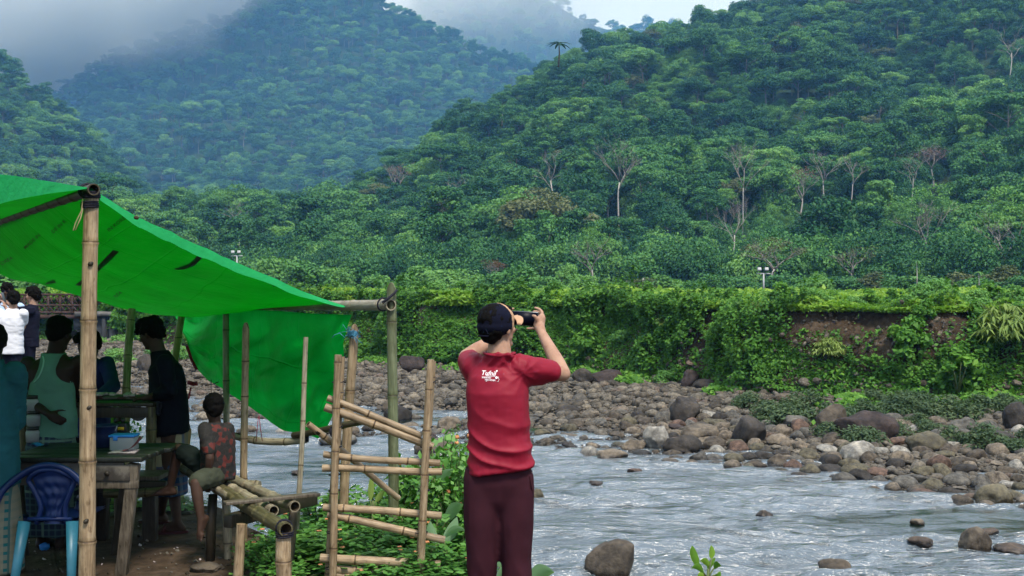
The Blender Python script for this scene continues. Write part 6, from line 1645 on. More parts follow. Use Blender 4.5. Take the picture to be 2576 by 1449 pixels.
# shirt
M['red_shirt'] = mat_cloth('red_jersey', (0.215, 0.005, 0.021), 0.6, 260, 0.08, 0.0)
sb = Blob()
hemc = pz_(1261, 1183, 6.0)
rings = torso_rings(hemc, pz_(1255, 1085), pz_(1250, 985), neck_b, shL, shR, (0.154, 0.144, 0.151), (0.123, 0.113, 0.116), 1.0, 0.014)
rt = (shR - shL).normalized()
rings[0] = (hemc + Vector((0, 0, 0.0)), Vector((0.172, 0, 0.022)), Vector((0, 0.137, 0.0)))
sb.loft(rings[:-1] + [(neck_b + Vector((0, 0, 0.0)), rt * 0.082, Vector((0, 0.080, -0.012)))], 28)
slR = shR.lerp(elR, 0.66); sb.cap(shR + Vector((-.02, 0, -.012)), slR, 0.076, 0.062, 18); sb.cap(shR + Vector((-.04, 0, -.05)), slR + Vector((-0.03, 0, -.022)), 0.070, 0.048, 16)
slL = shL.lerp(elL, 0.45); sb.cap(shL + Vector((.02, 0, -.012)), slL, 0.074, 0.064, 18); sb.cap(shL + Vector((.03, 0, -.06)), shL.lerp(elL, .3) + Vector((0, 0, -.03)), 0.066, 0.055, 16)
def red_folds(c, n):
    z = c[:, 2]; x = c[:, 0] - pel.x; q = np.stack([x, c[:, 1] - 6.0, z], -1); wv = fbm(q * 4.5, 2, 3) * 0.035
    zt_ = 1.9 - (z - 0)                                        # metres below the eye
    low = np.clip((1.32 - z) / 0.22, 0, 1) * np.clip((z - 0.95) / 0.06, 0.15, 1)
    arc_ = z - 0.55 * (x - 0.02) ** 2 * 2.2 + 0.10 * x + wv
    d = 0.026 * low * (1 - np.abs(np.sin(arc_ * 34 + 2.0 * fbm(q * 3, 2, 8)))) ** 1.6 * (0.6 + 0.6 * vnoise(q * 5 + 3, 11))
    up = np.clip((z - 1.30) / 0.08, 0, 1)
    radial = np.arctan2(z - shR.z + 0.03, c[:, 0] - shR.x)
    d += 0.004 * up * (1 - np.abs(np.sin(radial * 5 + wv * 25))) * np.exp(-((c[:, 0] - shR.x) ** 2 + (z - shR.z) ** 2) * 26)
    d += 0.008 * up * (1 - np.abs(np.sin((z * 0.9 + 0.9 * np.abs(x - 0.02)) * 60 + wv * 40))) * np.exp(-((x - 0.0) ** 2) * 40) * np.clip((z - 1.42) / 0.05, 0, 1)
    d += 0.004 * fbm(q * np.array([9, 9, 14]), 3, 21)
    hem = np.exp(-((z - (hemc.z + 0.012 - 0.13 * -x)) / 0.010) ** 2) * 0.003
    return d + hem
shirt = sb.grow('shirt', M['red_shirt'], red, 0.0075, 3, red_folds)
# sleeve hem and collar bands
mb = MB(); ax = (elR - shR).normalized(); xx = ax.orthogonal().normalized(); yy = ax.cross(xx)
mb = MB(); cpts = [neck_b + Vector((0.080 * math.cos(a), 0.076 * math.sin(a), 0.000 + (0.010 * math.cos(a) ** 2))) for a in np.linspace(0, 2 * math.pi, 30)]; mb.tube(cpts, 0.0075, 6); mb.build('collar', M['red_shirt'], shirt)
# trousers
M['maroon'] = mat_cloth('maroon_cloth', (0.036, 0.009, 0.015), 0.8, 300, 0.18)
tr = Blob(); tr.loft([(pz_(1257, 1168, 6.01), Vector((.160, 0, 0)), Vector((0, .118, 0))), (pz_(1257, 1215, 6.01), Vector((.172, 0, 0)), Vector((0, .122, 0))), (pz_(1256, 1255, 6.01), Vector((.150, 0, 0)), Vector((0, .105, 0))), (pz_(1256, 1290, 6.01), Vector((.10, 0, 0)), Vector((0, .070, 0))), (pz_(1256, 1318, 6.01), Vector((.06, 0, 0)), Vector((0, .05, 0)))], 26)
for h_, k_, a_, o in ((hipL, knL, anL, -1), (hipR, knR, anR, 1)):
    h2 = pz_(1213 if o < 0 else 1299, 1225, 6.0); k2 = pz_(1212 if o < 0 else 1298, 1400, 6.0); a2 = Vector(a_) + Vector((o * .005, 0, 0.02))
    tr.path([h2, h2.lerp(k2, .5), k2, k2.lerp(a2, .55), a2], [.100, .096, .081, .073, .067], 18); tr.cap(h2 + Vector((0, 0, .05)), h2.lerp(k2, .5), .098, .096, 18)
def leg_folds(c, n):
    q = np.stack([c[:, 0], c[:, 1], c[:, 2] * 0.35], -1)
    return 0.007 * fbm(q * 10, 3, 31) + 0.006 * (1 - np.abs(np.sin(c[:, 2] * 16 + c[:, 0] * 30 + 2 * fbm(c * 3, 2, 4)))) * np.clip((0.62 - c[:, 2]) / 0.2, 0, 1)
trs = tr.grow('trousers', M['maroon'], red, 0.009, 14, leg_folds)
mb = MB(); mb.tube([pz_(1334, 1196, 5.93), pz_(1337, 1225, 5.93), pz_(1342, 1250, 5.97)], 0.003, 5); mb.build('pocket_edge', M['maroon'], trs)
mb = MB(); mb.tube([pz_(1338, 1195, 5.99), pz_(1340, 1300, 6.0), pz_(1334, 1440, 5.98)], 0.0025, 5); mb.build('side_seam', M['maroon'], trs)
# cap: black crown, tan front panel and brim; hair below
M['cap_black'] = mat_cloth('black_cap_cloth', (0.004, 0.005, 0.015), 0.9, 500, 0.1); M['cap_tan'] = mat_cloth('tan_cap_cloth', (0.42, 0.25, 0.15), 0.8, 500, 0.1)
hair(HM, red, M['hair'], 1.0, 'short', 3)
R3 = np.array(HM.to_3x3()); HI = HM.inverted()
cb_ = Blob(); cb_.ell(HM @ Vector((0, -0.012, 0.040)), (0.090, 0.107, 0.090), R3, 28); cb_.ell(HM @ Vector((0, -0.016, 0.012)), (0.0905, 0.107, 0.060), R3, 28)
def cap_cut(c):
    q = (np.c_[c, np.ones(len(c))] @ np.array(HI).T)[:, :3]; return (q[:, 1] > 0.022 - 0.35 * np.clip(q[:, 2] - 0.06, 0, 1)).astype(int)
def cap_disp(c, n):
    q = (np.c_[c, np.ones(len(c))] @ np.array(HI).T)[:, :3]; return 0.002 * fbm(q * 20, 2, 3) - 0.002 * np.exp(-(np.sin(np.arctan2(q[:, 0], q[:, 1] + .01) * 3) / 0.12) ** 2) * (q[:, 2] > 0.02)
cap_o = cb_.grow('cap', M['cap_black'], red, 0.006, 2, cap_disp, [M['cap_black'], M['cap_tan']], cap_cut)
mb = MB(); rows = []
for u in np.linspace(-1, 1, 17):
    rows.append([list(HM @ Vector((0.086 * u * (1 + .05 * t), 0.060 * math.sqrt(max(0, 1 - u * u * .85)) + 0.032 + 0.075 * t * math.sqrt(max(0.0, 1 - (u * .92) ** 2)), 0.052 - 0.034 * u * u - 0.006 * t))) for t in np.linspace(0, 1, 8)])
rows = np.array(rows); mb.grid(rows); r2_ = rows.copy(); r2_[..., 2] -= 0.005; mb.grid(r2_[::-1]); mb.build('brim', M['cap_tan'], cap_o)
mb = MB(); mb.tube([HM @ Vector((0.03 * math.cos(a), -0.118 + 0.004 * abs(math.cos(a)), -0.022 + 0.030 * math.sin(a))) for a in np.linspace(0, math.pi, 12)], 0.003, 5); mb.tube([HM @ Vector((q, -0.117, -0.030)) for q in (-.034, 0, .034)], 0.006, 5, ell=.6); mb.build('strap', M['cap_black'], cap_o)
# phone
phn = empty('phone', PHONE, 'black phone held sideways in both hands of the red-shirted person', 'phone'); M['phone_body'] = mat_plain('phone_edge', (0.10, 0.11, 0.12), 0.3, 0.1, 10, 0, 0.5, 0.7); M['screen'] = mat_plain('dark_screen', (0.002, 0.003, 0.010), 0.4, 0.1, 4, 0, 0.1)
mb = MB(); mb.box(PHONE, (0.165, 0.009, 0.080), ph_q, bev=0.004); mb.build('case', M['phone_body'], phn)
mb = MB(); mb.box(PHONE - Vector((0, 0.0048, 0)), (0.157, 0.0015, 0.074), ph_q); mb.build('screen', M['screen'], phn)
mb = MB(); cpos = PHONE + ph_q.to_3x3() @ Vector((-.06, .006, .018)); mb.tube([cpos, cpos + Vector((0, .004, 0))], 0.011, 12); mb.build('camera_lens', M['screen'], phn)
# print on the back of the shirt
M['print_white'] = mat_plain('white_print', (0.85, 0.80, 0.82), 0.6, 0.05, 20, 0)
bv_s = bvh_of([shirt])
print_text('print', 'Tufnil', (1209.5, 943), 16.5, -3, bv_s, M['print_white'], shirt, shear=0.28, bold=0.014, lift=0.003, sx=0.98)
print_text('print', 'Tolfenamic Acid', (1222, 946.5), 3.6, -3, bv_s, M['print_white'], shirt, bold=0.02, lift=0.003)
print_text('print', '\u09ae\u09be\u09a5\u09be\u09ac\u09cd\u09af\u09a5\u09be\u09df', (1212, 951.5), 6.4, -3, bv_s, M['print_white'], shirt, bold=0.02, lift=0.003, sx=0.8)
print_text('print', '\u09a6\u09cd\u09b0\u09c1\u09a4 \u09b8\u09ae\u09be\u09a7\u09be\u09a8', (1219.5, 957.8), 6.4, -3, bv_s, M['print_white'], shirt, bold=0.02, lift=0.003, sx=0.8)
for (cx, cyy, r_) in ((1250, 933, 2.0), (1249, 950, 3.2)):
    w_ = drape(bv_s, [(cx + r_ * math.cos(a), cyy + r_ * math.sin(a)) for a in np.linspace(0, 6.283, 14)[:-1]], 0.003)
    if w_: mb = MB(); mb.add([list(q) for q in w_], np.array([list(range(13))])); mb.build('print', M['print_white'], shirt, smooth=False)
w_ = drape(bv_s, [(1252.5, 947.5), (1254, 949), (1254, 953), (1255.8, 955), (1254, 957), (1254, 960), (1250, 960)], 0.004)
if w_: mb = MB(); mb.tube(w_, 0.0011, 4); mb.build('print', M['print_white'], shirt)

# --- generic standing figure used for the people round the stall
def figure(name, label, J, skin, hairstyle='short', vox=0.010, s=1.0, widths=(0.15, 0.135, 0.155), deps=(0.11, 0.10, 0.115), hands=None, feet=None, head_s=1.0, arm=1.0, group=None):
    e = empty('person', J['base'], label, 'person', group)
    bl = Blob(); HM = head_frame(J['head'], *J['face']); head(bl, HM, s * head_s)
    nb = Vector(J['neck']); hc = HM @ Vector((0, -0.015 * s, -0.05 * s)); bl.cap(hc, nb + Vector((0, 0, -0.02)), 0.055 * s, 0.060 * s, 14)
    bl.loft(torso_rings(J['pelvis'], J['waist'], J['chest'], nb, J['shL'], J['shR'], widths, deps, s))
    for k in 'LR':
        if 'el' + k in J:
            s_, e_, w_ = Vector(J['sh' + k]), Vector(J['el' + k]), Vector(J['wr' + k])
            bl.cap(s_, e_, 0.050 * s * arm, 0.040 * s * arm, 12); m_ = e_.lerp(w_, .28); bl.cap(e_, m_, .040 * s * arm, .041 * s * arm, 12); bl.cap(m_, w_, .041 * s * arm, .025 * s, 12)
            hd = (hands or {}).get(k, {}); d_ = Vector(hd.get('d', (w_ - e_))); hand(bl, w_, d_, hd.get('pn', (0, 0, -1)), s * 0.95, hd.get('curl', (.5,) * 4), hd.get('side', 1))
        if 'kn' + k in J:
            h_, k_, a_ = Vector(J['hip' + k]), Vector(J['kn' + k]), Vector(J['an' + k])
            bl.cap(h_, k_, .076 * s, .052 * s); m_ = k_.lerp(a_, .32); bl.cap(k_, m_, .052 * s, .054 * s); bl.cap(m_, a_, .054 * s, .034 * s); foot(bl, a_, J['toe' + k], 0, s)
    bl.grow('body', skin, e, vox, 3); eyes(HM, e, s * head_s)
    hair(HM, e, M['hair'], s * head_s, hairstyle, int(abs(J['head'][0]) * 100))
    return e, HM
def shirt_of(e, J, mat, widths, deps, hem=None, s=1.0, sleeve=(0.5, 0.5), pad=0.012, seed=1, name='shirt', arm_r=0.062, vox=0.011, amp=0.006, collar=None):
    sb = Blob(); r_ = torso_rings(hem if hem is not None else J['pelvis'], J['waist'], J['chest'], J['neck'], J['shL'], J['shR'], widths, deps, s, pad); sb.loft(r_, 24)
    for k, f in zip('LR', sleeve):
        if f > 0 and 'el' + k in J:
            a, b_, c = Vector(J['sh' + k]), Vector(J['el' + k]), Vector(J['wr' + k])
            if f <= 1: sb.cap(a, a.lerp(b_, f), arm_r * s, (arm_r - 0.006) * s, 14)
            else: sb.cap(a, b_, arm_r * s, (arm_r - 0.010) * s, 14); sb.cap(b_, b_.lerp(c, f - 1), (arm_r - 0.010) * s, (arm_r - 0.020) * s, 14)
    o = sb.grow(name, mat, e, vox, 3, folds(seed, amp, 8))
    return o
WID, DEP = (0.15, 0.135, 0.155), (0.11, 0.10, 0.115)

# --- 2. person in the sleeveless vest, back to the camera
d = 8.42; q = lambda px, py, dd=0.0: P(px, py, d + dd)
b0 = gz(128, 8.45)
J = dict(base=b0, head=q(150, 838), face=(R(-14), R(-14)), neck=q(139, 884), shL=q(70, 914), shR=q(200, 910), chest=q(130, 950), waist=q(133, 1010), pelvis=q(128, 1062),
    elL=q(60, 1000, -.02), wrL=q(120, 1040, -.19), elR=q(200, 985, .12), wrR=q(196, 1005, .42), hipL=q(108, 1085), hipR=q(152, 1085), knL=q(106, 1240), knR=q(154, 1240), anL=(q(106, 1, 0).x, d, b0.z + .2), anR=(q(154, 1, 0).x, d, b0.z + .2), toeL=(0, 1, 0), toeR=(.1, 1, 0))
J['face'] = (R(-14), R(-14), 0)
e, HM = figure('person', 'person in pale green vest and dark checked wrap standing at the counter, back turned', J, SK_DEEP, 'short', 0.010, 1.0, hands={'L': dict(d=(1, -0.15, -.55), pn=(0, 1, -.2), side=1, curl=(.5, .6, .7, .7))}, group=None, arm=1.12)
M['vest'] = mat_cloth('pale_green_vest', (0.085, 0.20, 0.155), 0.9, 300, 0.15)
vb = Blob(); lo = q(128, 1100)
vb.loft([(q(136, 1100), (.165, 0, .0), (0, .125, 0)), (q(133, 1040), (.165, 0, 0), (0, .125, 0)), (q(131, 985), (.158, 0, 0), (0, .130, 0)), (q(131, 962), (.146, 0, 0), (0, .138, 0)), (q(131, 942), (.096, 0, 0), (0, .140, 0)), (q(132, 920), (.076, 0, 0), (0, .130, 0)), (q(134, 903), (.074, 0, 0), (0, .112, 0)), (q(136, 889), (.082, 0, 0), (0, .090, 0))], 26)
vest = vb.grow('vest', M['vest'], e, 0.009, 2, folds(12, 0.006, 6, (1, 1, 1.4)))
bvv = bvh_of([vest]); M['vest_edge'] = mat_cloth('vest_binding', (0.22, 0.42, 0.34), 0.9)
for pts in ([(86, 962), (96, 950), (105, 932), (110, 910), (108, 896)], [(177, 962), (167, 950), (158, 932), (154, 910), (159, 896)]):
    w_ = drape(bvv, pts, 0.004)
    if w_: mb = MB(); mb.tube([catmull(w_, t) for t in np.linspace(0, 1, 20)], 0.006, 6); mb.build('binding', M['vest_edge'], vest)
M['wrap_dark'] = mat_check('dark_checks', (0.012, 0.020, 0.045), [(0, 22, .3, (0.05, 0.10, 0.11), .55), (2, 22, .3, (0.06, 0.12, 0.12), .55), (0, 5.5, .1, (.12, .2, .16), .7), (2, 5.5, .1, (.12, .2, .16), .7)])
wb = Blob(); wb.loft([(Vector((q(130, 1, 0).x, d, b0.z + .22)), (.20, 0, 0), (0, .14, 0)), (q(130, 1250), (.195, 0, 0), (0, .145, 0)), (q(130, 1150), (.185, 0, 0), (0, .14, 0)), (q(131, 1092), (.160, 0, 0), (0, .122, 0))], 24); wb.grow('wrap', M['wrap_dark'], e, 0.012, 2, folds(14, 0.010, 5, (1, 1, .3)))

# --- 3. person at the left edge in a teal shirt
d = 7.35; b0 = gz(5, 7.4)
J = dict(base=b0, head=q(-18, 862), face=(R(20), R(-8), 0), neck=q(-20, 905), shL=q(-100, 945), shR=q(36, 940), chest=q(-32, 1000), waist=q(-30, 1090), pelvis=q(-28, 1170), elR=q(34, 1060, .12), wrR=q(20, 1120, .35), elL=q(-108, 1060, .1), wrL=q(-90, 1150, .25),
    hipL=q(-60, 1200), hipR=q(5, 1200), knL=q(-55, 1340), knR=q(5, 1340), anL=(q(-55, 1).x, d, b0.z + .2), anR=(q(5, 1).x, d, b0.z + .2), toeL=(0, 1, 0), toeR=(.1, 1, 0))
e, HM = figure('person', 'person in teal shirt and cream checked wrap, cut by the left photo edge', J, SK_DEEP, 'short', 0.011, 1.02)
M['teal'] = mat_cloth('teal_cloth', (0.014, 0.080, 0.098), 0.85); shirt_of(e, J, M['teal'], (.175, .165, .17), (.14, .13, .13), q(-28, 1222), 1.0, (1.0, 1.0), 0.012, 21, amp=0.010, arm_r=0.078)
M['wrap_cream'] = mat_check('cream_checks', (0.012, 0.10, 0.11), [(0, 19, .62, (.20, .18, .13), .75), (2, 19, .62, (.20, .18, .13), .62), (0, 9.5, .10, (.01, .08, .09), .8)])
wb = Blob(); wb.loft([(Vector((q(-25, 1).x, d, b0.z + .22)), (.21, 0, 0), (0, .15, 0)), (q(-26, 1330), (.20, 0, 0), (0, .15, 0)), (q(-27, 1205), (.180, 0, 0), (0, .145, 0))], 24); wb.grow('wrap', M['wrap_cream'], e, 0.012, 2, folds(15, 0.010, 5, (1, 1, .3)))

# --- 4. person in a blue long-sleeved shirt leaning on the counter behind the front post
d = 9.75; b0 = gz(235, 9.6)
b0.z = float(near_ground(b0.x, 9.6)) - .1
J = dict(base=b0, head=q(223, 868, -.15), face=(R(150), R(-25), 0), neck=q(222, 905), shL=q(268, 915, .05), shR=q(180, 915, .05), chest=q(224, 950, .08), waist=q(226, 1010, .15), pelvis=q(226, 1060, .22), elL=q(285, 972, -.25), wrL=q(243, 1001, -.55), elR=q(168, 975, -.25), wrR=q(205, 1003, -.55),
    hipL=q(245, 1070, .22), hipR=q(205, 1070, .22), knL=q(245, 1190, .15), knR=q(205, 1190, .15), anL=(q(245, 1).x, d + .15, b0.z + .18), anR=(q(205, 1).x, d + .15, b0.z + .18), toeL=(0, -1, 0), toeR=(0, -1, 0))
e, HM = figure('person', 'person in a blue long-sleeved shirt bending over the counter, half hidden by the front post', J, SK_BROWN, 'full', 0.011, 1.0)
M['blue_cloth'] = mat_cloth('blue_cloth', (0.012, 0.020, 0.11), 0.85); shirt_of(e, J, M['blue_cloth'], (.16, .15, .165), (.12, .115, .125), q(226, 1085, .2), 1.0, (1.72, 1.72), 0.012, 24, arm_r=.066)
M['navy'] = mat_cloth('navy_cloth', (0.003, 0.004, 0.009), 0.85)
tb_ = Blob()
for k in (205, 245): tb_.path([q(k, 1065, .22), q(k, 1190, .15), Vector((q(k, 1).x, d + .15, b0.z + .15))], [.095, .075, .06])
tb_.grow('trousers', M['navy'], e, 0.012, 2, folds(25, 0.006, 7))

# --- 5. dark-shirted person standing side on at the counter's end
d = 9.0; b0 = gz(425, 9.05); zg = b0.z + 0.12
J = dict(base=b0, head=q(380, 838), face=(R(72), R(-24), 0), neck=q(400, 884), shL=q(414, 912, -.17), shR=q(410, 912, .17), chest=q(420, 950), waist=q(424, 1010), pelvis=q(430, 1065), elL=q(428, 985, -.20), wrL=q(372, 1000, -.16), elR=q(415, 990, .20), wrR=q(365, 1010, .15),
    hipL=q(428, 1085, -.08), hipR=q(432, 1085, .08), knL=q(418, 1190, -.08), knR=q(432, 1190, .08), anL=Vector((P(405, 1, 9.25).x, 9.2, zg + .075)), anR=Vector((P(447, 1, 9.0).x, 9.0, zg + .08)), toeL=(-1, .25, 0), toeR=(-1, -.1, 0))
J['anL'] = Vector((P(404, 1, 9.3).x, 9.3, float(near_ground(P(404, 1, 9.3).x, 9.3)) + .08)); J['anR'] = Vector((P(446, 1, 8.95).x, 8.95, float(near_ground(P(446, 1, 8.95).x, 8.95)) + .08))
e, HM = figure('person', 'person in dark shirt and rolled striped wrap standing side on, looking down at the counter', J, SK_BROWN, 'fringe', 0.010, 1.0, hands={'L': dict(d=(-1, 0, -.1), pn=(0, 0, -1), side=-1, curl=(.9, .9, .9, .9)), 'R': dict(d=(-1, 0, -.1), pn=(0, 0, -1), side=1, curl=(.8, .8, .8, .8))})
shirt_of(e, J, M['navy'], (.165, .16, .165), (.135, .13, .12), q(428, 1092), 1.0, (1.55, 1.55), 0.014, 27, arm_r=.064, amp=.008)
M['wrap_stripe'] = mat_check('striped_cream', (0.30, 0.27, 0.17), [(0, 7, .4, (.30, .15, .06), .7), (0, 7, .12, (.03, .10, .20), .7), (1, 8, .3, (.14, .15, .12), .8)]); M['wrap_blue'] = mat_check('patterned_blue', (0.020, 0.055, 0.14), [(0, 16, .3, (.10, .16, .22), .6), (2, 16, .3, (.16, .10, .10), .5)])
wb = Blob(); wb.loft([(q(420, 1172), (.150, 0, 0), (0, .13, 0)), (q(424, 1120), (.158, 0, 0), (0, .135, 0)), (q(428, 1080), (.155, 0, 0), (0, .13, 0))], 22); wb.grow('wrap', M['wrap_stripe'], e, 0.010, 2, folds(28, 0.010, 8, (1, 1, .4)))
wb = Blob(); wb.loft([(q(424, 1243), (.135, 0, 0), (0, .13, 0)), (q(426, 1205), (.14, 0, 0), (0, .13, 0)), (q(424, 1165), (.14, 0, 0), (0, .125, 0))], 22); wb.grow('wrap', M['wrap_blue'], e, 0.010, 2, folds(29, 0.010, 8, (1, 1, .4)))
M['sandal'] = mat_plain('dark_red_rubber', (0.05, 0.010, 0.014), 0.6, 0.2, 20, 0)
for k in 'LR':
    a = J['an' + k]; t = Vector(J['toe' + k]).normalized(); x = Vector((-t.y, t.x, 0)); g_z = float(near_ground(a.x, a.y)); mb = MB()
    pts = []
    for i in range(20):
        an = 6.2832 * i / 20; pts.append(a + t * (0.055 + 0.14 * math.cos(an)) + x * 0.050 * math.sin(an) * (1.0 + 0.15 * math.cos(an)))
    lo_ = [[p.x, p.y, g_z + .002] for p in pts]; hi_ = [[p.x, p.y, g_z + .022] for p in pts]; i = np.arange(20); mb.add(np.array(lo_ + hi_), [np.stack([i, (i + 1) % 20, 20 + (i + 1) % 20, 20 + i], -1)]); mb.add(np.array(hi_), np.array([list(range(20))]))
    mb.tube([a + t * .10 + x * .05 + Vector((0, 0, -.06)), a + t * .09 + Vector((0, 0, -.012)), a + t * .10 - x * .05 + Vector((0, 0, -.06))], 0.016, 6); mb.build('sandal', M['sandal'], e)
mb = MB(); cpt = [q(470, 905, -.1), q(478, 960, -.12), q(470, 1000, -.13), q(452, 1012, -.14)]; 

# --- 6. child sitting on the pole bench
d = 8.05; b0 = PZ(530, 1215, 0.5); cs = 0.74
J = dict(base=b0, head=q(537, 1026), face=(R(28), R(-6), 0), neck=q(541, 1062), shL=q(516, 1078, -.08), shR=q(572, 1080, .06), chest=q(546, 1105), waist=q(548, 1150), pelvis=q(545, 1192), elL=q(528, 1152, -.16), wrL=q(522, 1203, -.12), elR=q(578, 1150, .12), wrR=q(566, 1205, .06),
    hipL=q(535, 1196, -.07), hipR=q(548, 1194, .08), knL=q(492, 1216, -.30), knR=q(449, 1128, .10), anL=q(506, 1308, -.33), anR=q(428, 1226, .15), toeL=(-.25, -.45, -.85), toeR=(-1, -.15, -.12))
e, HM = figure('person', 'barefoot child in patterned dark red shirt sitting on the pole bench, one knee raised', J, SK_BROWN, 'short', 0.0085, cs, (0.145, 0.135, 0.145), (0.11, 0.10, 0.105), hands={'L': dict(d=(-.05, -.1, -1), pn=(.3, 1, 0), side=-1, curl=(.6, .6, .6, .6)), 'R': dict(d=(0, 0, -1), pn=(-1, 0, 0), side=1)}, head_s=1.12)
m, nt, b = new_mat('triangle_print'); v = coords(nt, (1, 1, 1)); vo = nd(nt, 'ShaderNodeTexVoronoi', Scale=32.0); nt.links.new(v, vo.inputs['Vector']); ve = nd(nt, 'ShaderNodeTexVoronoi', Scale=32.0); ve.feature = 'DISTANCE_TO_EDGE'; nt.links.new(v, ve.inputs['Vector'])
sc_ = nd(nt, 'ShaderNodeSeparateColor'); nt.links.new(vo.outputs['Color'], sc_.inputs[0]); c = ramp(nt, sc_.outputs[0], [(0.42, (0.006, 0.005, 0.005)), (0.46, (0.075, 0.008, 0.005)), (0.68, (0.09, 0.010, 0.006)), (0.72, (0.006, 0.0055, 0.005))])
ed = ramp(nt, ve.outputs['Distance'], [(0.02, (1, 1, 1)), (0.035, (0, 0, 0))]); c = mixc(nt, ed, c, (0.020, 0.018, 0.016)); nt.links.new(c, b.inputs['Base Color']); b.inputs['Roughness'].default_value = 0.85; M['tri'] = m
shirt_of(e, J, M['tri'], (.155, .15, .15), (.125, .12, .11), q(548, 1205), cs, (0.75, 0.75), 0.010, 33, arm_r=.066, vox=.009)
M['olive'] = mat_cloth('olive_cloth', (0.040, 0.046, 0.032), 0.9); M['darkgreen'] = mat_cloth('dark_green_cloth', (0.010, 0.016, 0.014), 0.9)
sb = Blob(); sb.path([J['hipL'], Vector(J['hipL']).lerp(J['knL'], .8)], [.075, .068]); sb.cap(J['hipL'], J['hipR'], .085, .085); sb.path([J['hipR'], Vector(J['hipR']).lerp(J['knR'], .82)], [.078, .070])
sb.grow('shorts', M['olive'], e, 0.009, 2, folds(35, 0.008, 12), [M['olive'], M['darkgreen']], lambda c: (c[:, 1] > 8.03).astype(int))

# --- 7-9. people beyond the stall at the far left
GF = 'people taking pictures beyond the stall'
d = 16.7; b0 = gz(70, 16.7)
J = dict(base=b0, head=q(83, 744), face=(R(82), R(-2), 0), neck=q(84, 766), shL=q(78, 781, -.16), shR=q(82, 779, .17), chest=q(76, 800), waist=q(74, 830), pelvis=q(72, 862), elL=q(40, 797, -.20), wrL=q(15, 775, -.16), elR=q(46, 781, .14), wrR=q(12, 758, .05),
    hipL=q(69, 872, -.08), hipR=q(73, 872, .08), knL=q(67, 945, -.08), knR=q(73, 945, .08), anL=(q(66, 1).x, d - .08, b0.z + .2), anR=(q(73, 1).x, d + .08, b0.z + .2), toeL=(-1, 0, 0), toeR=(-1, .1, 0))
e, HM = figure('person', 'person in dark navy shirt in profile, holding up a phone at the far left', J, SK_FAIR, 'fringe', 0.012, 1.0, hands={'L': dict(d=(-.4, 0, 1), pn=(-.6, 0, -.3), side=1), 'R': dict(d=(-.5, 0, 1), pn=(-.8, 0, -.3), side=-1)}, group=GF)
M['ink_blue'] = mat_cloth('dark_blue_cloth', (0.007, 0.008, 0.020), 0.85); shirt_of(e, J, M['ink_blue'], (.165, .16, .165), (.13, .12, .12), q(72, 872), 1.0, (1.25, 1.3), .012, 41, arm_r=.066)
tb_ = Blob()
for k, dd in ((68, -.08), (73, .08)): tb_.path([q(k, 868, dd), q(k, 940, dd), Vector((q(k, 1).x, d + dd, b0.z + .2))], [.10, .075, .065])
tb_.grow('trousers', M['ink_blue'], e, 0.013, 2)
pm = q(9, 748, -.06); ph2 = empty('phone', pm, 'small phone raised by the navy-shirted person at the far left', 'phone'); mb = MB(); mb.box(pm, (0.012, 0.075, 0.15), Euler((0, R(-20), 0)), bev=.004); mb.build('case', M['phone_body'], ph2)
d = 16.2; b0 = gz(25, 16.2)
J = dict(base=b0, head=q(34, 754), face=(R(30), R(-8), 0), neck=q(32, 776), shL=q(-2, 788), shR=q(58, 789), chest=q(28, 812), waist=q(26, 842), pelvis=q(25, 872), elR=q(58, 822, .16), wrR=q(38, 820, .4), elL=q(-6, 825, .1), wrL=q(-2, 850, .3), hipL=q(12, 885), hipR=q(38, 885), knL=q(12, 955), knR=q(38, 955), anL=(q(12, 1).x, d, b0.z + .2), anR=(q(38, 1).x, d, b0.z + .2), toeL=(0, 1, 0), toeR=(0, 1, 0))
e, HM = figure('person', 'person in a white t-shirt with back turned, beside the navy-shirted person at far left', J, SK_FAIR, 'full', 0.012, 1.0, group=GF)
M['white_cloth'] = mat_cloth('white_cloth', (0.62, 0.63, 0.68), 0.85, 300, .05); shirt_of(e, J, M['white_cloth'], (.17, .16, .165), (.13, .12, .125), q(26, 890), 1.0, (.6, .6), .012, 43, arm_r=.072, amp=.006)
tb_ = Blob()
for k in (12, 38): tb_.path([q(k, 880), q(k, 955), Vector((q(k, 1).x, d, b0.z + .2))], [.10, .08, .065])
tb_.grow('trousers', M['ink_blue'], e, 0.013, 2)
d = 17.4; b0 = gz(30, 17.4)
J = dict(base=b0, head=q(18, 732), face=(R(185), R(-6), 0), neck=q(20, 758), shR=q(-10, 772), shL=q(50, 773), chest=q(20, 795), waist=q(22, 830), pelvis=q(24, 865), elL=q(58, 800, .05), wrL=q(45, 830, -.1), elR=q(-14, 800), wrR=q(-5, 830, -.1), hipR=q(12, 880), hipL=q(36, 880), knR=q(12, 945), knL=q(36, 945), anR=(q(12, 1).x, d, b0.z + .2), anL=(q(36, 1).x, d, b0.z + .2), toeL=(0, -1, 0), toeR=(0, -1, 0))
e, HM = figure('person', 'person in sunglasses and a light blue shirt facing the camera, behind the white-shirted person', J, SK_BROWN, 'fringe', 0.012, 1.0, group=GF)
M['sky_cloth'] = mat_cloth('light_blue_cloth', (0.36, 0.48, 0.66), 0.85, 300, .05); shirt_of(e, J, M['sky_cloth'], (.165, .155, .165), (.13, .12, .12), q(24, 880), 1.0, (.7, .7), .012, 45, arm_r=.07)
tb_ = Blob()
for k in (12, 36): tb_.path([q(k, 872), q(k, 945), Vector((q(k, 1).x, d, b0.z + .2))], [.10, .08, .065])
tb_.grow('trousers', M['navy'], e, 0.013, 2)
mb = MB()
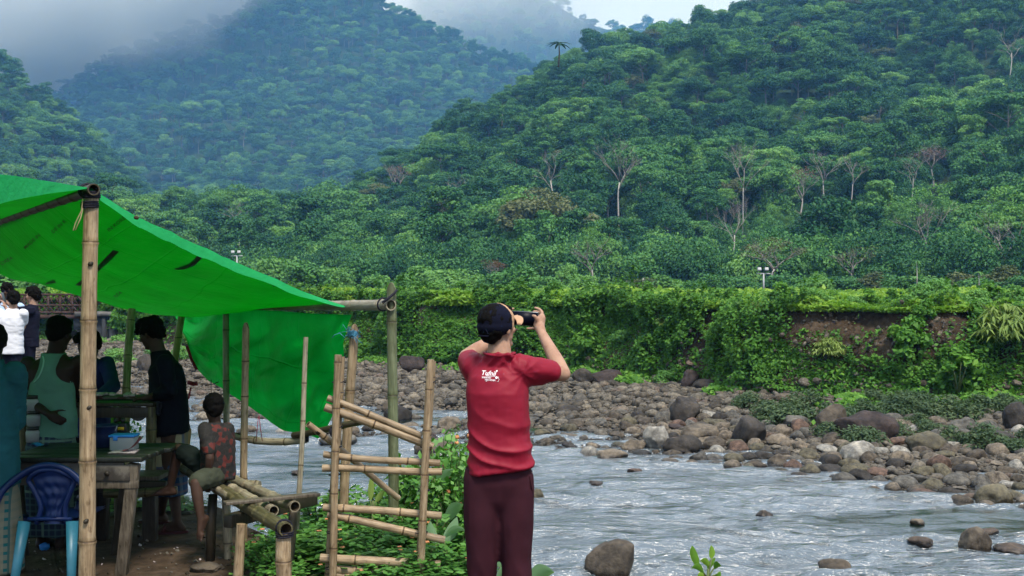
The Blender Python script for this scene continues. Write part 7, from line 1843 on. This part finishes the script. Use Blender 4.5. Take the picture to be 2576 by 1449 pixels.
for k in (-1, 1): g_ = [HM @ Vector((k * .032 + .022 * math.cos(a), .094 - .10 * (abs(k * .032 + .022 * math.cos(a)) ** 2) * 8, .008 + .016 * math.sin(a))) for a in np.linspace(0, 6.283, 13)[:-1]]; mb.add([list(p) for p in g_], np.array([list(range(12))]))
mb.tube([HM @ Vector((-.078, .0, .012)), HM @ Vector((-.055, .085, .014)), HM @ Vector((0, .096, .014)), HM @ Vector((.055, .085, .014)), HM @ Vector((.078, .0, .012))], .003, 5); mb.build('sunglasses', M['screen'], e)

# ------------------------------------------------------------------ small things on and under the table
M['bucket'] = mat_plain('dark_blue_bucket', (0.010, 0.018, 0.06), 0.4, 0.2, 10, 0)
M['lid'] = mat_plain('blue_lid', (0.03, 0.22, 0.62), 0.35, 0.1, 10, 0)
m, nt, b = new_mat('cloudy_plastic'); b.inputs['Base Color'].default_value = (0.55, 0.6, 0.62, 1); b.inputs['Transmission Weight'].default_value = 0.55; b.inputs['Roughness'].default_value = 0.35; b.inputs['IOR'].default_value = 1.2; M['cloudy'] = m
M['paper'] = mat_plain('printed_paper', (0.42, 0.36, 0.36), 0.7, 0.5, 40, 0); M['paper_red'] = mat_plain('red_cover', (0.30, 0.10, 0.12), 0.6, 0.3, 20, 0)
M['black_plastic'] = mat_plain('black_plastic', (0.012, 0.012, 0.013), 0.4, 0.2, 20, 0); M['yellow'] = mat_plain('yellow_label', (0.6, 0.38, 0.02), 0.6, 0.1, 20, 0)
zt2 = zt + 0.002
def lathe(mb, c, prof, n=20, mi=0):
    g_ = np.array([[[c[0] + r * math.cos(6.2832 * k / n), c[1] + r * math.sin(6.2832 * k / n), c[2] + z] for r, z in prof] for k in range(n)]); mb.grid(g_, mi, closed_u=True)
def at_table(px, py): p = PZ(px, py, zt); return p
c = at_table(264, 1124); e = empty('bucket', c, 'dark blue round bucket standing on the table beside the lidded box', 'bucket')
mb = MB(); lathe(mb, (c.x, c.y, zt2), [(0, 0), (0.070, 0), (0.078, 0.08), (0.084, 0.14), (0.090, 0.143), (0.090, 0.150), (0.082, 0.150), (0.070, 0.01), (0, 0.01)]); mb.build('pail', M['bucket'], e)
mb = MB(); mb.tube([(c.x + 0.09 * math.cos(a), c.y - 0.02, zt2 + 0.145 - 0.06 * math.sin(a)) for a in np.linspace(0, math.pi, 12)], 0.003, 5); mb.build('handle', M['white_metal'], e)
c = at_table(313, 1132); e = empty('storage_box', c, 'clear plastic box with a bright blue lid on the table corner', 'box')
mb = MB(); mb.box((c.x, c.y, zt2 + 0.045), (0.165, 0.12, 0.09), bev=0.008); mb.build('tub', M['cloudy'], e); mb = MB(); mb.box((c.x, c.y, zt2 + 0.100), (0.178, 0.132, 0.016), bev=0.006); mb.build('lid', M['lid'], e)
mb = MB(); mb.box((c.x - 0.04, c.y - 0.066, zt2 + 0.085), (0.03, 0.008, 0.03), bev=0.002); mb.build('clip', M['lid'], e)
c = at_table(302, 1112); e = empty('power_adapter', c, 'black plug box with a yellow label behind the lidded box', 'power box')
mb = MB(); mb.box((c.x, c.y, zt2 + 0.07), (0.12, 0.08, 0.14), bev=0.01); mb.tube([(c.x - .03, c.y, zt2 + .14), (c.x - .03, c.y, zt2 + .165)], 0.014, 8); mb.tube([(c.x + .02, c.y, zt2 + .14), (c.x + .02, c.y, zt2 + .17)], 0.014, 8); mb.build('case', M['black_plastic'], e)
mb = MB(); mb.box((c.x + 0.02, c.y - 0.0415, zt2 + 0.10), (0.045, 0.003, 0.022)); mb.build('sticker', M['yellow'], e)
c = at_table(312, 1141); e = empty('open_magazine', c, 'open magazine with curling red-edged page at the table corner', 'magazine')
mb = MB(); g_ = np.array([[[c.x - 0.10 + 0.18 * u, c.y - 0.03 + 0.11 * v, zt2 + 0.006 + 0.012 * u * v] for v in np.linspace(0, 1, 6)] for u in np.linspace(0, 1, 8)]); mb.grid(g_); g2 = g_.copy(); g2[..., 2] -= 0.006; mb.grid(g2[::-1]); mb.build('pages', M['paper'], e)
mb = MB(); g_ = np.array([[[c.x - 0.02 + 0.12 * u, c.y + 0.0 + 0.08 * v, zt2 + 0.016 + 0.09 * u ** 2.2] for v in np.linspace(0, 1, 6)] for u in np.linspace(0, 1, 8)]); mb.grid(g_); g2 = g_.copy(); g2[..., 2] -= 0.002; mb.grid(g2[::-1]); mb.build('cover', M['paper_red'], e)
c = at_table(99, 1122); mb = MB(); g_ = np.array([[[c.x - 0.06 + 0.12 * u, c.y - 0.04 + 0.08 * v, zt2 + 0.012 + 0.01 * math.sin(u * 7)] for v in (0, .5, 1)] for u in np.linspace(0, 1, 8)]); mb.grid(g_); g2 = g_.copy(); g2[..., 2] -= 0.008; mb.grid(g2[::-1]); tag(mb.build('folded_wrapper', M['lid']), 'bright blue folded wrapper lying on the left part of the table', 'wrapper')
for k, (px, dz) in enumerate([(84, 0.0), (86, 0.115), (82, 0.225)]):
    c = at_table(px, 1112); e = empty('jar', (c.x, c.y, zt2 + dz), ['squat cloudy jar at the bottom of the jar stack on the table', 'cloudy jar in the middle of the jar stack on the table', 'cloudy jar on top of the jar stack on the table'][k], 'jar', 'stacked jars')
    mb = MB(); lathe(mb, (c.x, c.y, zt2 + dz), [(0, 0), (0.05, 0), (0.052, 0.07), (0.045, 0.085), (0, 0.085)], 16); mb.build('glass', M['cloudy'], e); mb = MB(); lathe(mb, (c.x, c.y, zt2 + dz), [(0, 0.112), (0.046, 0.112), (0.047, 0.0865), (0, 0.0865)], 16); mb.build('lid', M['tabletop'], e)
for k, (px, w_, lab) in enumerate([(235, .2, 'brown tray of snacks on the counter left of the post'), (300, .34, 'flat board of goods on the counter right of the post'), (62, .14, 'small pile of packets at the left end of the counter')]):
    x = (px - CX) / F * 9.0; mb = MB(); mb.box((x, 9.05, zc + 0.016), (w_, 0.22, 0.02), bev=0.004); e = empty('goods_tray', (x, 9.05, zc), lab, 'tray', 'trays on the counter'); mb.build('tray', M['paper_red'] if k != 1 else M['peel'], e)
    mb = MB(); rq = random.Random(k)
    for i in range(7): mb.box((x + rq.uniform(-.4, .4) * w_, 9.05 + rq.uniform(-.08, .08), zc + 0.036), (0.05, 0.04, 0.018), Euler((0, 0, rq.random() * 3)), bev=0.004)
    mb.build('packets', M['paper'], e)
# cloth bag hanging under the counter
m, nt, b = new_mat('grey_bag'); b.inputs['Base Color'].default_value = (0.36, 0.37, 0.37, 1); b.inputs['Roughness'].default_value = 0.5; bump(nt, b, noise(nt, coords(nt), 25, 4), 0.6, 0.01); M['bag'] = m
bl = Blob(); bl.ell(P(348, 1046, 8.95), (0.052, 0.04, 0.035)); bl.ell(P(344, 1036, 8.95), (0.06, 0.04, 0.03)); bl.cap(P(346, 1036, 8.95), P(350, 1022, 8.95), 0.035, 0.012)
o = bl.grow('hanging_bag', M['bag'], None, 0.008, 3, folds(5, 0.01, 16)); tag(o, 'crumpled grey bag hanging under the counter by the leaning hand', 'bag')
# crumpled blue plastic and litter on the dirt
p = PZ(112, 1383, 0.0); bl = Blob(); bl.ell((p.x, p.y, p.z + .022), (0.032, 0.028, 0.026)); o = bl.grow('crumpled_bag', M['lid'], None, 0.006, 1, folds(9, 0.012, 40)); tag(o, 'crumpled bright blue plastic on the dirt under the blue chair', 'litter')
rl = random.Random(31); mb = MB()
for k in range(230):
    px = rl.uniform(240, 690) if k > 90 else rl.uniform(30, 200); py = rl.uniform(1312, 1449); q = PZ(px, py, 0.0); q.z = float(near_ground(q.x, q.y)) + 0.004; s = rl.choice([0.006, 0.008, 0.010, 0.014, 0.02])
    mb.box(q, (s * rl.uniform(.6, 2), s, s * 0.5), Euler((rl.random(), rl.random(), rl.random() * 3)), mi=0 if rl.random() < 0.10 else (1 if rl.random() < .4 else 2))
o = mb.build('litter', [M['paper'], M['bark_grey'], M['wood_dark']], smooth=False); tag(o, kind='stuff')
for px, py, w_, h_, tn, sd, lab in [(520, 1432, 90, 26, 'brown', 861, 'half buried brown stone in the dirt below the dark bench leg'), (660, 1436, 70, 24, 'grey', 862, 'pale grey stone in the plants beside the bench post'), (640, 1400, 46, 26, 'brown', 863, 'brown stone in the dirt between two bench legs'), (470, 1290, 40, 16, 'dark', 864, 'dark stone behind the sandalled feet'), (275, 1296, 50, 18, 'dark', 865, 'dark low stone at the edge of the dirt under the plank seat')]:
    q = PZ(px, py, 0.0); v, f = proto_rock(sd, 0.7, 1); v = v * np.array([w_, w_, h_ * 1.3]) / F * q.y * 0.5; o = link('rock', mesh_np('rock', v, f, True, [RM[tn]]), loc=(q.x, q.y, float(near_ground(q.x, q.y)) + 0.01)); tag(o, lab, 'rock', 'stones in the stall dirt')

# ------------------------------------------------------------------ leafy plants on the near slope
def leaf_plant(seed, Rx, H, n, L, mat, flowers=0, up=0.6):
    r = np.random.default_rng(seed); c, d, t = [], [], []
    st = MB(); fl = MB()
    for i in range(max(5, n // 40)):
        a = r.random() * 6.28; e = Rx * r.random() ** 0.5; top = Vector((math.cos(a) * e, math.sin(a) * e, H * (1 - 0.45 * (e / Rx) ** 2) * (0.75 + 0.3 * r.random())))
        mid = Vector((top.x * 0.4, top.y * 0.4, top.z * 0.55)); st.tube([(top.x * 0.1, top.y * 0.1, -0.15), mid, top], [0.010, 0.007, 0.003], 4)
        for k in range(40):
            q = r.random() ** 0.6; p = mid.lerp(top, q) if q > 0.1 else mid * 0.9; b = k * 2.4 + r.random(); out = Vector((math.cos(b), math.sin(b), up * (r.random() - 0.35)))
            c.append(list(p + out * L * (0.4 + 0.8 * r.random()) + Vector((r.normal() * .03, r.normal() * .03, r.normal() * .03)))); d.append(list(out * 0.35 + Vector((r.normal() * .35, r.normal() * .35, 0.9)))); t.append(np.clip(r.normal(0.3 + 0.45 * q, 0.18), 0, 1))
        if flowers and r.random() < flowers:
            p = top + Vector((0, -0.02, 0.03))
            for k in range(7): b = k * 0.9; q = p + Vector((math.cos(b) * 0.009, math.sin(b) * 0.009, 0.004 * (k % 2))); fl.box(q, (0.010, 0.010, 0.009), Euler((r.random(), r.random(), b)), bev=0)
    V, Fq = leaf_cards(np.array(c), np.array(d), L * (0.6 + 0.6 * r.random(len(c))), 1.45, 0.22, r)
    return mesh_np('foliage', V, Fq, False, [mat], None, {'tint': np.repeat(t, 4)}), mb_mesh(st, 'stem', M['stem']), (mb_mesh(fl, 'flower', M['flower']) if fl.n else None)
LP = [leaf_plant(950 + i, 0.42, 0.75, 1500, 0.042, M['lantana'], 0.22) for i in range(3)] + [leaf_plant(960 + i, 0.30, 0.35, 800, 0.028, M['lantana'], 0.0) for i in range(2)] + [leaf_plant(970, 0.40, 0.55, 420, 0.06, M['grass_top'], 0)]
def near_plant(i, px, py_top, d, s, lab, sz=None):
    x = (px - CX) / F * d; z = float(near_ground(x, d)) - 0.03; top = P(px, py_top, d).z; hh = (0.60, 0.60, 0.60, 0.30, 0.30, 0.46)[i]
    e = bpy.data.objects.new('lantana_bush' if i < 3 else 'leafy_weed', None); C.objects.link(e); mw = Matrix.Translation((x, d, z)) @ Matrix.Rotation(px * 0.37, 4, 'Z') @ Matrix.Diagonal((s, s, max(0.3, (top - z) / hh), 1)); e.matrix_basis = mw; W[e.name] = mw
    tag(e, lab, 'bush' if i < 3 else 'weed', 'leafy plants on the near slope')
    for n, me in zip(('foliage', 'stem', 'flower'), LP[i]):
        if me is not None: o = bpy.data.objects.new(n, me); C.objects.link(o); o.parent = e
near_plant(0, 1120, 1160, 8.3, 1.0, 'tall flowering lantana bush between the ladder rack and the red-shirted person')
near_plant(1, 1040, 1225, 8.5, 1.1, 'flowering lantana bush behind the right half of the ladder rack')
near_plant(2, 930, 1250, 8.7, 1.2, 'dense green bush behind the lower rails of the ladder rack')
near_plant(0, 1150, 1290, 7.9, 1.0, 'low leafy bush against the left leg of the maroon trousers')
near_plant(1, 800, 1275, 8.8, 1.2, 'green bush left of the ladder rack behind the thin leaning pole')
near_plant(2, 1010, 1330, 7.8, 1.1, 'leafy bush in front of the grey stall post, low behind the rack')
near_plant(0, 890, 1345, 7.9, 1.2, 'leafy bush low behind the left upright of the ladder rack')
near_plant(1, 770, 1350, 8.0, 1.0, 'dark green bush at the foot of the thin leaning pole')
near_plant(1, 1150, 1175, 8.0, 0.9, 'bright flowering lantana sprays right beside the red shirt hem')
near_plant(2, 1085, 1200, 8.6, 1.0, 'lantana bush behind the big pale paddle leaves')
near_plant(0, 985, 1300, 8.2, 1.1, 'bush half hidden by the foot of the grey stall post')
near_plant(2, 850, 1300, 8.4, 1.1, 'bush behind the foot of the tan string-topped pole')
near_plant(1, 1060, 1400, 7.3, 1.0, 'leafy bush in front of the right upright of the rack')
near_plant(3, 690, 1345, 8.1, 0.95, 'patch of small-leaved weed under the end of the pole bench')
near_plant(4, 672, 1385, 7.75, 0.8, 'low weed in the dirt left of the front bench post')
near_plant(2, 1120, 1385, 7.4, 1.0, 'leafy bush at the very bottom beside the maroon trousers')
near_plant(1, 950, 1400, 7.45, 1.0, 'leafy bush at the bottom between the rack uprights')
near_plant(0, 268, 1040, 10.5, 0.75, 'bright green bush seen under the counter right of the front post')
near_plant(5, 265, 1245, 10.0, 1.0, 'pale green weed at the dirt edge under the plank seat'); near_plant(5, 330, 1252, 10.3, 1.0, 'pale green weed behind the slanted table leg')
near_plant(5, 120, 1245, 10.0, 1.2, 'pale green weed seen through the chair back'); near_plant(3, 425, 1268, 10.0, 1.2, 'small weed behind the sandalled feet'); near_plant(5, 60, 1250, 10.2, 1.0, 'pale green weed seen left of the chair back'); near_plant(3, 205, 1262, 9.9, 1.3, 'small weed at the dirt edge beside the front post')
near_plant(4, 730, 1420, 7.5, 1.3, 'low weed right of the front bench post')

# broad pale leaves (canna) and the young plant at the bottom right
def blade(base, tip, w_, bend, mb, fold=0.25, n=8):
    base, tip = Vector(base), Vector(tip); ax = tip - base; view = Vector((0, 1, 0)); side = ax.cross(view); side.normalize(); nrm = side.cross(ax).normalized(); rows = []
    for k in range(n + 1):
        t = k / n; c = base + ax * t + Vector(bend) * 4 * t * (1 - t); ww = w_ * math.sin(math.pi * min(0.999, t ** 0.8 * 0.94 + 0.06)) ** 0.8
        rows.append([list(c - side * ww + nrm * ww * fold), list(c - side * ww * 0.5 + nrm * ww * fold * 0.3), list(c), list(c + side * ww * 0.5 + nrm * ww * fold * 0.3), list(c + side * ww + nrm * ww * fold)])
    mb.grid(np.array(rows))
def blade_plant(name, label, cat, foot_, leaves, mat, group=None):
    e = empty(name, foot_, label, cat, group); rt = random.Random(len(leaves))
    for (b_, t_, w_, bend) in leaves:
        mb = MB(); blade(b_, t_, w_, bend, mb); n = mb.n; mb.build('leaf', mat, e, attrs={'tint': np.full(n, rt.random())})
    mb = MB(); top = sum((Vector(l[0]) for l in leaves), Vector()) / len(leaves); mb.tube([foot_, top], [0.012, 0.008], 6)
    for l in leaves: mb.tube([top.lerp(Vector(foot_), 0.2), l[0]], [0.007, 0.005], 5)
    mb.build('stem', M['stem'], e)
blade_plant('canna_plant', 'plant with big pale green paddle leaves beside the right upright of the ladder rack', 'plant', gz(1090, 8.0),
    [(P(1078, 1325, 7.9), P(1092, 1242, 7.85), .060, (0.03, 0, 0)), (P(1102, 1232, 7.9), P(1142, 1180, 7.8), .040, (-0.02, 0, .02)), (P(1060, 1270, 8), P(1066, 1190, 8), .028, (-.01, 0, 0)), (P(1122, 1312, 7.7), P(1165, 1268, 7.6), .040, (0, 0, .03)), (P(1118, 1365, 7.6), P(1150, 1300, 7.6), .038, (.01, 0, 0)), (P(1102, 1370, 7.6), P(1082, 1310, 7.6), .034, (-.02, 0, 0)), (P(1120, 1350, 7.5), P(1172, 1335, 7.4), .024, (0, 0, .03))], M['broad_leaf'], 'broad-leaved plants on the near slope')
blade_plant('canna_plant', 'single upright narrow pale leaf behind the slanting rail of the ladder rack', 'plant', gz(933, 8.3), [(P(932, 1258, 8.2), P(935, 1190, 8.2), .022, (0, 0, 0)), (P(945, 1262, 8.2), P(968, 1230, 8.2), .02, (0, 0, 0))], M['bamboo_leaf'], 'broad-leaved plants on the near slope')
blade_plant('canna_plant', 'broad leaf plant showing in the gap between the trouser legs', 'plant', gz(1262, 7.3), [(P(1258, 1395, 7.25), P(1268, 1325, 7.25), .035, (0, 0, 0)), (P(1256, 1425, 7.2), P(1262, 1370, 7.2), .045, (.02, 0, 0)), (P(1250, 1455, 7.1), P(1300, 1440, 7.0), .04, (0, 0, .02)), (P(1330, 1470, 7.0), P(1395, 1440, 6.9), .05, (0, 0, .04))], M['broad_leaf'], 'broad-leaved plants on the near slope')
q0 = PZ(1770, 1480, -0.15); d0 = 7.6
blade_plant('young_plant', 'young plant with upright fresh green leaves at the bottom edge, right of the river rock', 'plant', Vector(((1775 - CX) / F * d0, d0, float(near_ground((1775 - CX) / F * d0, d0)))),
    [(P(1757, 1425, d0), P(1741, 1372, d0), .026, (-.01, 0, .01)), (P(1790, 1405, d0), P(1789, 1371, d0), .020, (.005, 0, 0)), (P(1770, 1440, d0 - .1), P(1738, 1432, d0 - .15), .022, (0, 0, .03)), (P(1785, 1425, d0), P(1760, 1412, d0 - .1), .020, (0, 0, .02)), (P(1795, 1430, d0), P(1815, 1425, d0 - .05), .022, (0, 0, .02)), (P(1800, 1445, d0), P(1812, 1462, d0), .026, (0, 0, .02)), (P(1775, 1455, d0), P(1750, 1462, d0 - .1), .024, (0, 0, .03)), (P(1780, 1430, d0), P(1800, 1402, d0), .018, (0, 0, 0))], M['grass_top'])

# ------------------------------------------------------------------ iron footbridge and its abutment at the left
M['rust'] = mat_plain('rusty_iron', (0.050, 0.028, 0.022), 0.85, 0.5, 3, 0.3)
m, nt, b = new_mat('old_concrete'); v = coords(nt, (1, 1, .3)); n = noise(nt, v, 1.2, 6, .65)
nt.links.new(ramp(nt, n, [(0.3, (0.010, 0.013, 0.017)), (0.6, (0.028, 0.033, 0.040)), (0.8, (0.10, 0.10, 0.10))]), b.inputs['Base Color']); b.inputs['Roughness'].default_value = 0.95; bump(nt, b, n, 0.5, 0.1); M['concrete'] = m
M['concrete_pale'] = mat_plain('pale_concrete', (0.13, 0.125, 0.12), 0.9, 0.5, 2, 0.4)
db = 75.0; U_ = F / db
br = empty('footbridge', P(60, 800, db), 'rusty iron lattice footbridge with dark abutment at the left, behind the seated crowd', 'bridge')
xa, xb = P(-420, 0, db).x, P(212, 0, db).x; zt_, zm_, zb_ = P(0, 741, db).z, P(0, 768, db).z, P(0, 797, db).z
for side, dy in ((0, 0.0), (1, 1.9)):
    for z_, h_ in ((zt_, 0.12), (zm_, 0.10), (P(0, 786, db).z, 0.12), (zb_, 0.22)):
        mb = MB(); mb.box(((xa + xb) / 2, db + dy, z_), (xb - xa, 0.12, h_)); mb.build('chord', M['rust'], br)
    n_ = 21; step = (xb - xa) / n_
    for k in range(n_ + 1):
        x = xa + k * step
        mb = MB(); mb.box((x, db + dy, (zt_ + zb_) / 2), (0.10, 0.10, zt_ - zb_)); mb.build('upright', M['rust'], br)
        if k < n_:
            mb = MB()
            for q in (0, 0.5):
                for (z0_, z1_) in ((zm_, zt_), (P(0, 786, db).z, zm_)):
                    beam(mb, (x + q * step, db + dy + .03, z0_), (x + (q + .5) * step, db + dy + .03, z1_), 0.05, 0.05); beam(mb, (x + q * step, db + dy - .03, z1_), (x + (q + .5) * step, db + dy - .03, z0_), 0.05, 0.05)
            mb.build('lattice', M['rust'], br)
mb = MB(); mb.box(((xa + xb) / 2, db + .95, zb_ + .06), (xb - xa, 1.7, 0.08)); mb.build('deck', M['rust'], br)
x0_, x1_ = P(198, 0, db).x, P(345, 0, db).x; zd = P(0, 786, db).z
mb = MB(); mb.box(((x0_ + x1_) / 2, db + 1.2, (zd - 2.6) / 2), (x1_ - x0_, 2.0, zd + 2.6)); mb.build('abutment', M['concrete'], br)
mb = MB(); mb.box(((x0_ + x1_) / 2 + .1, db + 1.1, zd - .1), (x1_ - x0_ + .6, 2.6, 0.28)); mb.build('deck_slab', M['concrete_pale'], br)
for px in (285, 262, 318):
    x = P(px, 0, db).x; mb = MB(); mb.box((x, db + .1, (zd - 2.6) / 2 - .2), (0.42 if px == 285 else 0.2, 0.5, zd + 2.2)); mb.build('pier_rib', M['concrete_pale'] if px == 285 else M['concrete'], br)
for px in (242, 280, 318): x = P(px, 0, db).x; mb = MB(); mb.tube([(x, db + .1, zd), (x, db + .1, zd + 1.0)], 0.04, 6); mb.build('railing_post', M['rust'], br)
mb = MB(); mb.tube([P(212, 758, db + .1), P(345, 768, db + .1)], 0.02, 5); mb.build('railing_wire', M['rust'], br)
x = P(205, 0, db).x; mb = MB(); mb.box((x, db + .6, (zb_ - 2.6) / 2), (0.75, 0.75, zb_ + 2.6)); mb.build('pier', M['concrete_pale'], br); mb = MB(); mb.box((x, db + .6, zb_ - .5), (1.1, 1.0, 0.75)); mb.build('pier_cap', M['concrete'], br)
# growth round the bridge
rq = np.random.default_rng(8)
for k, (px, py, w, tn, d) in enumerate([(120, 800, 90, 'light', 82), (150, 830, 80, 'dark', 80), (180, 850, 80, 'light', 78), (110, 850, 90, 'light', 76), (240, 865, 80, 'light', 72), (310, 860, 80, 'light', 72), (350, 840, 70, 'light', 74), (380, 825, 80, 'dark', 76), (430, 815, 90, 'dark', 78), (60, 815, 100, 'dark', 84), (10, 830, 110, 'dark', 84), (220, 700, 150, 'dark', 105), (60, 660, 160, 'dark', 110), (140, 690, 120, 'light', 100), (-20, 690, 140, 'dark', 104)]):
    s = w / F * d * 0.6; p = P(px, py, d)
    o = put_plant('bank_bush', SH[tn][k % 3], (p.x, d, p.z - s * 0.9), s, rq.random() * 6.28, None, 'bush', 'bushes round the footbridge'); LABELQ.append((o, px, py, SHW[tn] + (' wide' if w > 95 else ' small' if w < 80 else ''), 'bush by the footbridge', d))
for k, (px, py, w, d) in enumerate([(20, 640, 260, 120), (150, 660, 220, 125), (300, 690, 200, 130)]):
    pass
# writing on the river rock
bv_rock = bvh_of([ROCK_TXT]); M['white_paint'] = mat_plain('white_paint', (0.75, 0.75, 0.72), 0.8, 0.1, 30, 0)
for txt, at in (('\u09b0\u09be', (1087, 1148)), ('\u09ab\u09bf\u09a8', (1103, 1147)), ('\u0995\u09b0', (1122, 1147))):
    print_text('painted_letters', txt, at, 11, 2, bv_rock, M['white_paint'], ROCK_TXT, lift=0.01, bold=0.01)

# ------------------------------------------------------------------ air: haze and hill fog
m = bpy.data.materials.new('haze_air'); m.use_nodes = True; nt = m.node_tree; nt.nodes.clear()
o_ = nt.nodes.new('ShaderNodeOutputMaterial'); pv = nt.nodes.new('ShaderNodeVolumePrincipled')
pv.inputs['Color'].default_value = HAZE_COL; pv.inputs['Density'].default_value = HAZE_D; pv.inputs['Anisotropy'].default_value = 0.1; pv.inputs['Absorption Color'].default_value = (1, 1, 1, 1)
nt.links.new(pv.outputs[0], o_.inputs['Volume'])
mb = MB(); mb.box((-200, 1500, 398), (5600, 3600, 804)); hz = mb.build('haze', m, smooth=False); tag(hz, kind='stuff')

m = bpy.data.materials.new('hill_fog'); m.use_nodes = True; nt = m.node_tree; nt.nodes.clear()
o_ = nt.nodes.new('ShaderNodeOutputMaterial'); pv = nt.nodes.new('ShaderNodeVolumePrincipled')
geo = nd(nt, 'ShaderNodeNewGeometry'); sep = nd(nt, 'ShaderNodeSeparateXYZ'); nt.links.new(geo.outputs['Position'], sep.inputs[0])
n = noise(nt, geo.outputs['Position'], 0.0042, 4, 0.55)
def mth(op, a, b=None, clamp=False):
    q = nd(nt, 'ShaderNodeMath', operation=op); q.use_clamp = clamp
    for i, s in enumerate((a, b)):
        if s is None: continue
        if hasattr(s, 'links'): nt.links.new(s, q.inputs[i])
        else: q.inputs[i].default_value = s
    return q.outputs[0]
# the fog's floor rises to the right: z0 = a + b*x
zf = mth('SUBTRACT', sep.outputs[2], mth('ADD', mth('MULTIPLY', sep.outputs[0], FOG_SLOPE), FOG_Z0))
zf = mth('ADD', zf, mth('MULTIPLY', mth('SUBTRACT', n, 0.5), 240.0))
den = mth('MULTIPLY', mth('MULTIPLY', zf, 1 / 100.0, True), mth('SUBTRACT', 1.0, mth('MULTIPLY', mth('SUBTRACT', zf, 230.0), 1 / 80.0, True)))
den = mth('MULTIPLY', mth('MULTIPLY', den, den), FOG_D)
den = mth('MULTIPLY', den, mth('MULTIPLY', mth('SUBTRACT', sep.outputs[1], 1180.0), 1 / 300.0, True))                # the cloud lies against the ridge
den = mth('MULTIPLY', den, mth('ADD', 0.05, mth('MULTIPLY', mth('SUBTRACT', -180.0, sep.outputs[0]), 1 / 260.0, True)))     # thinner to the right
pv.inputs['Color'].default_value = (0.93, 0.965, 1.0, 1); nt.links.new(den, pv.inputs['Density'])
pv.inputs['Anisotropy'].default_value = 0.2
nt.links.new(pv.outputs[0], o_.inputs['Volume'])
mb = MB(); mb.box((-300, 1700, 480), (2000, 1500, 560)); fg = mb.build('fog', m, smooth=False); tag(fg, kind='stuff')

# ------------------------------------------------------------------ labels that tell alike things apart
LANDMARKS = [(1540, 1410, 'the angular river rock'), (2461, 1360, 'the rounded river rock'), (2195, 1085, 'the largest purple-brown boulder'), (1722, 1120, 'the black waterline boulder'),
    (1885, 1085, 'the dark rounded boulder'), (1727, 1035, 'the lone dark boulder'), (1260, 1000, 'the red-shirted person'), (985, 950, 'the grey stall post'), (1075, 1000, 'the ladder rack'),
    (2345, 1120, 'the ridged olive boulder'), (2165, 1140, 'the pale grey-green boulder'), (1500, 960, 'the dark boulders by the elbow'), (2520, 1110, 'the long dark edge boulder'), (620, 980, 'the green curtain'), (320, 950, 'the slanted thin pole'),
    (1921, 700, 'the lamp post'), (596, 650, 'the lamp above the tarp'), (1255, 800, 'the black cap'), (1325, 800, 'the raised phone'), (2210, 820, 'the bare earth cut'), (2515, 800, 'the pale narrow-leaved bush'), (150, 770, 'the iron footbridge'),
    (1240, 660, 'the rust brown tree'), (2165, 640, 'the half bare spreading tree'), (2528, 560, 'the thick-trunked tree'), (1868, 460, 'the curved bare tree'), (2074, 450, 'the straight bare tree'), (1500, 610, 'the fresh green white-trunked tree'), (2330, 570, 'the tree with bent branches'), (1112, 520, 'the twin-trunked bare tree'), (1556, 480, 'the leafless spreading tree'), (1405, 110, 'the ridge palm'), (230, 480, 'the front stall post'), (470, 420, 'the tarp peak')]
ORD = ['leftmost', 'second from left', 'third from left', 'fourth from left', 'fifth from left', 'sixth from left', 'seventh from left', 'eighth from left', 'ninth from left', 'tenth from left']
for (e, px, py, d, tw, kw, s) in TREES:
    LABELQ.append((e, px, py, ('tall ' if s > 1.2 else 'small ' if s < 0.8 else '') + tw, kw, d))
buck = {}
for it in LABELQ:
    o, px, py, words, noun, d = it
    lm = min(LANDMARKS, key=lambda l: (l[0] - px) ** 2 + ((l[1] - py) * 1.3) ** 2)
    dx, dy = px - lm[0], py - lm[1]
    rel = ('above' if dy < 0 else 'below') if abs(dy) * 1.1 > abs(dx) else ('left of' if dx < 0 else 'right of')
    far = ' well' if math.hypot(dx, dy) > 150 else ' close' if math.hypot(dx, dy) < 60 and rel in ('left of', 'right of') else ''
    if far == ' close': rel = 'just ' + rel; far = ''
    key = f'{words} {noun}{far} {rel} {lm[2]}'
    buck.setdefault(key, []).append((px, o))
for key, lst in buck.items():
    lst.sort(key=lambda t: t[0])
    for k, (px, o) in enumerate(lst):
        o['label'] = key if len(lst) == 1 else (f'{ORD[k] if k < 10 else "far right"} of the {key}s'.replace('s ', 's ', 1) if False else f'{ORD[min(k, 9)]} {key}')
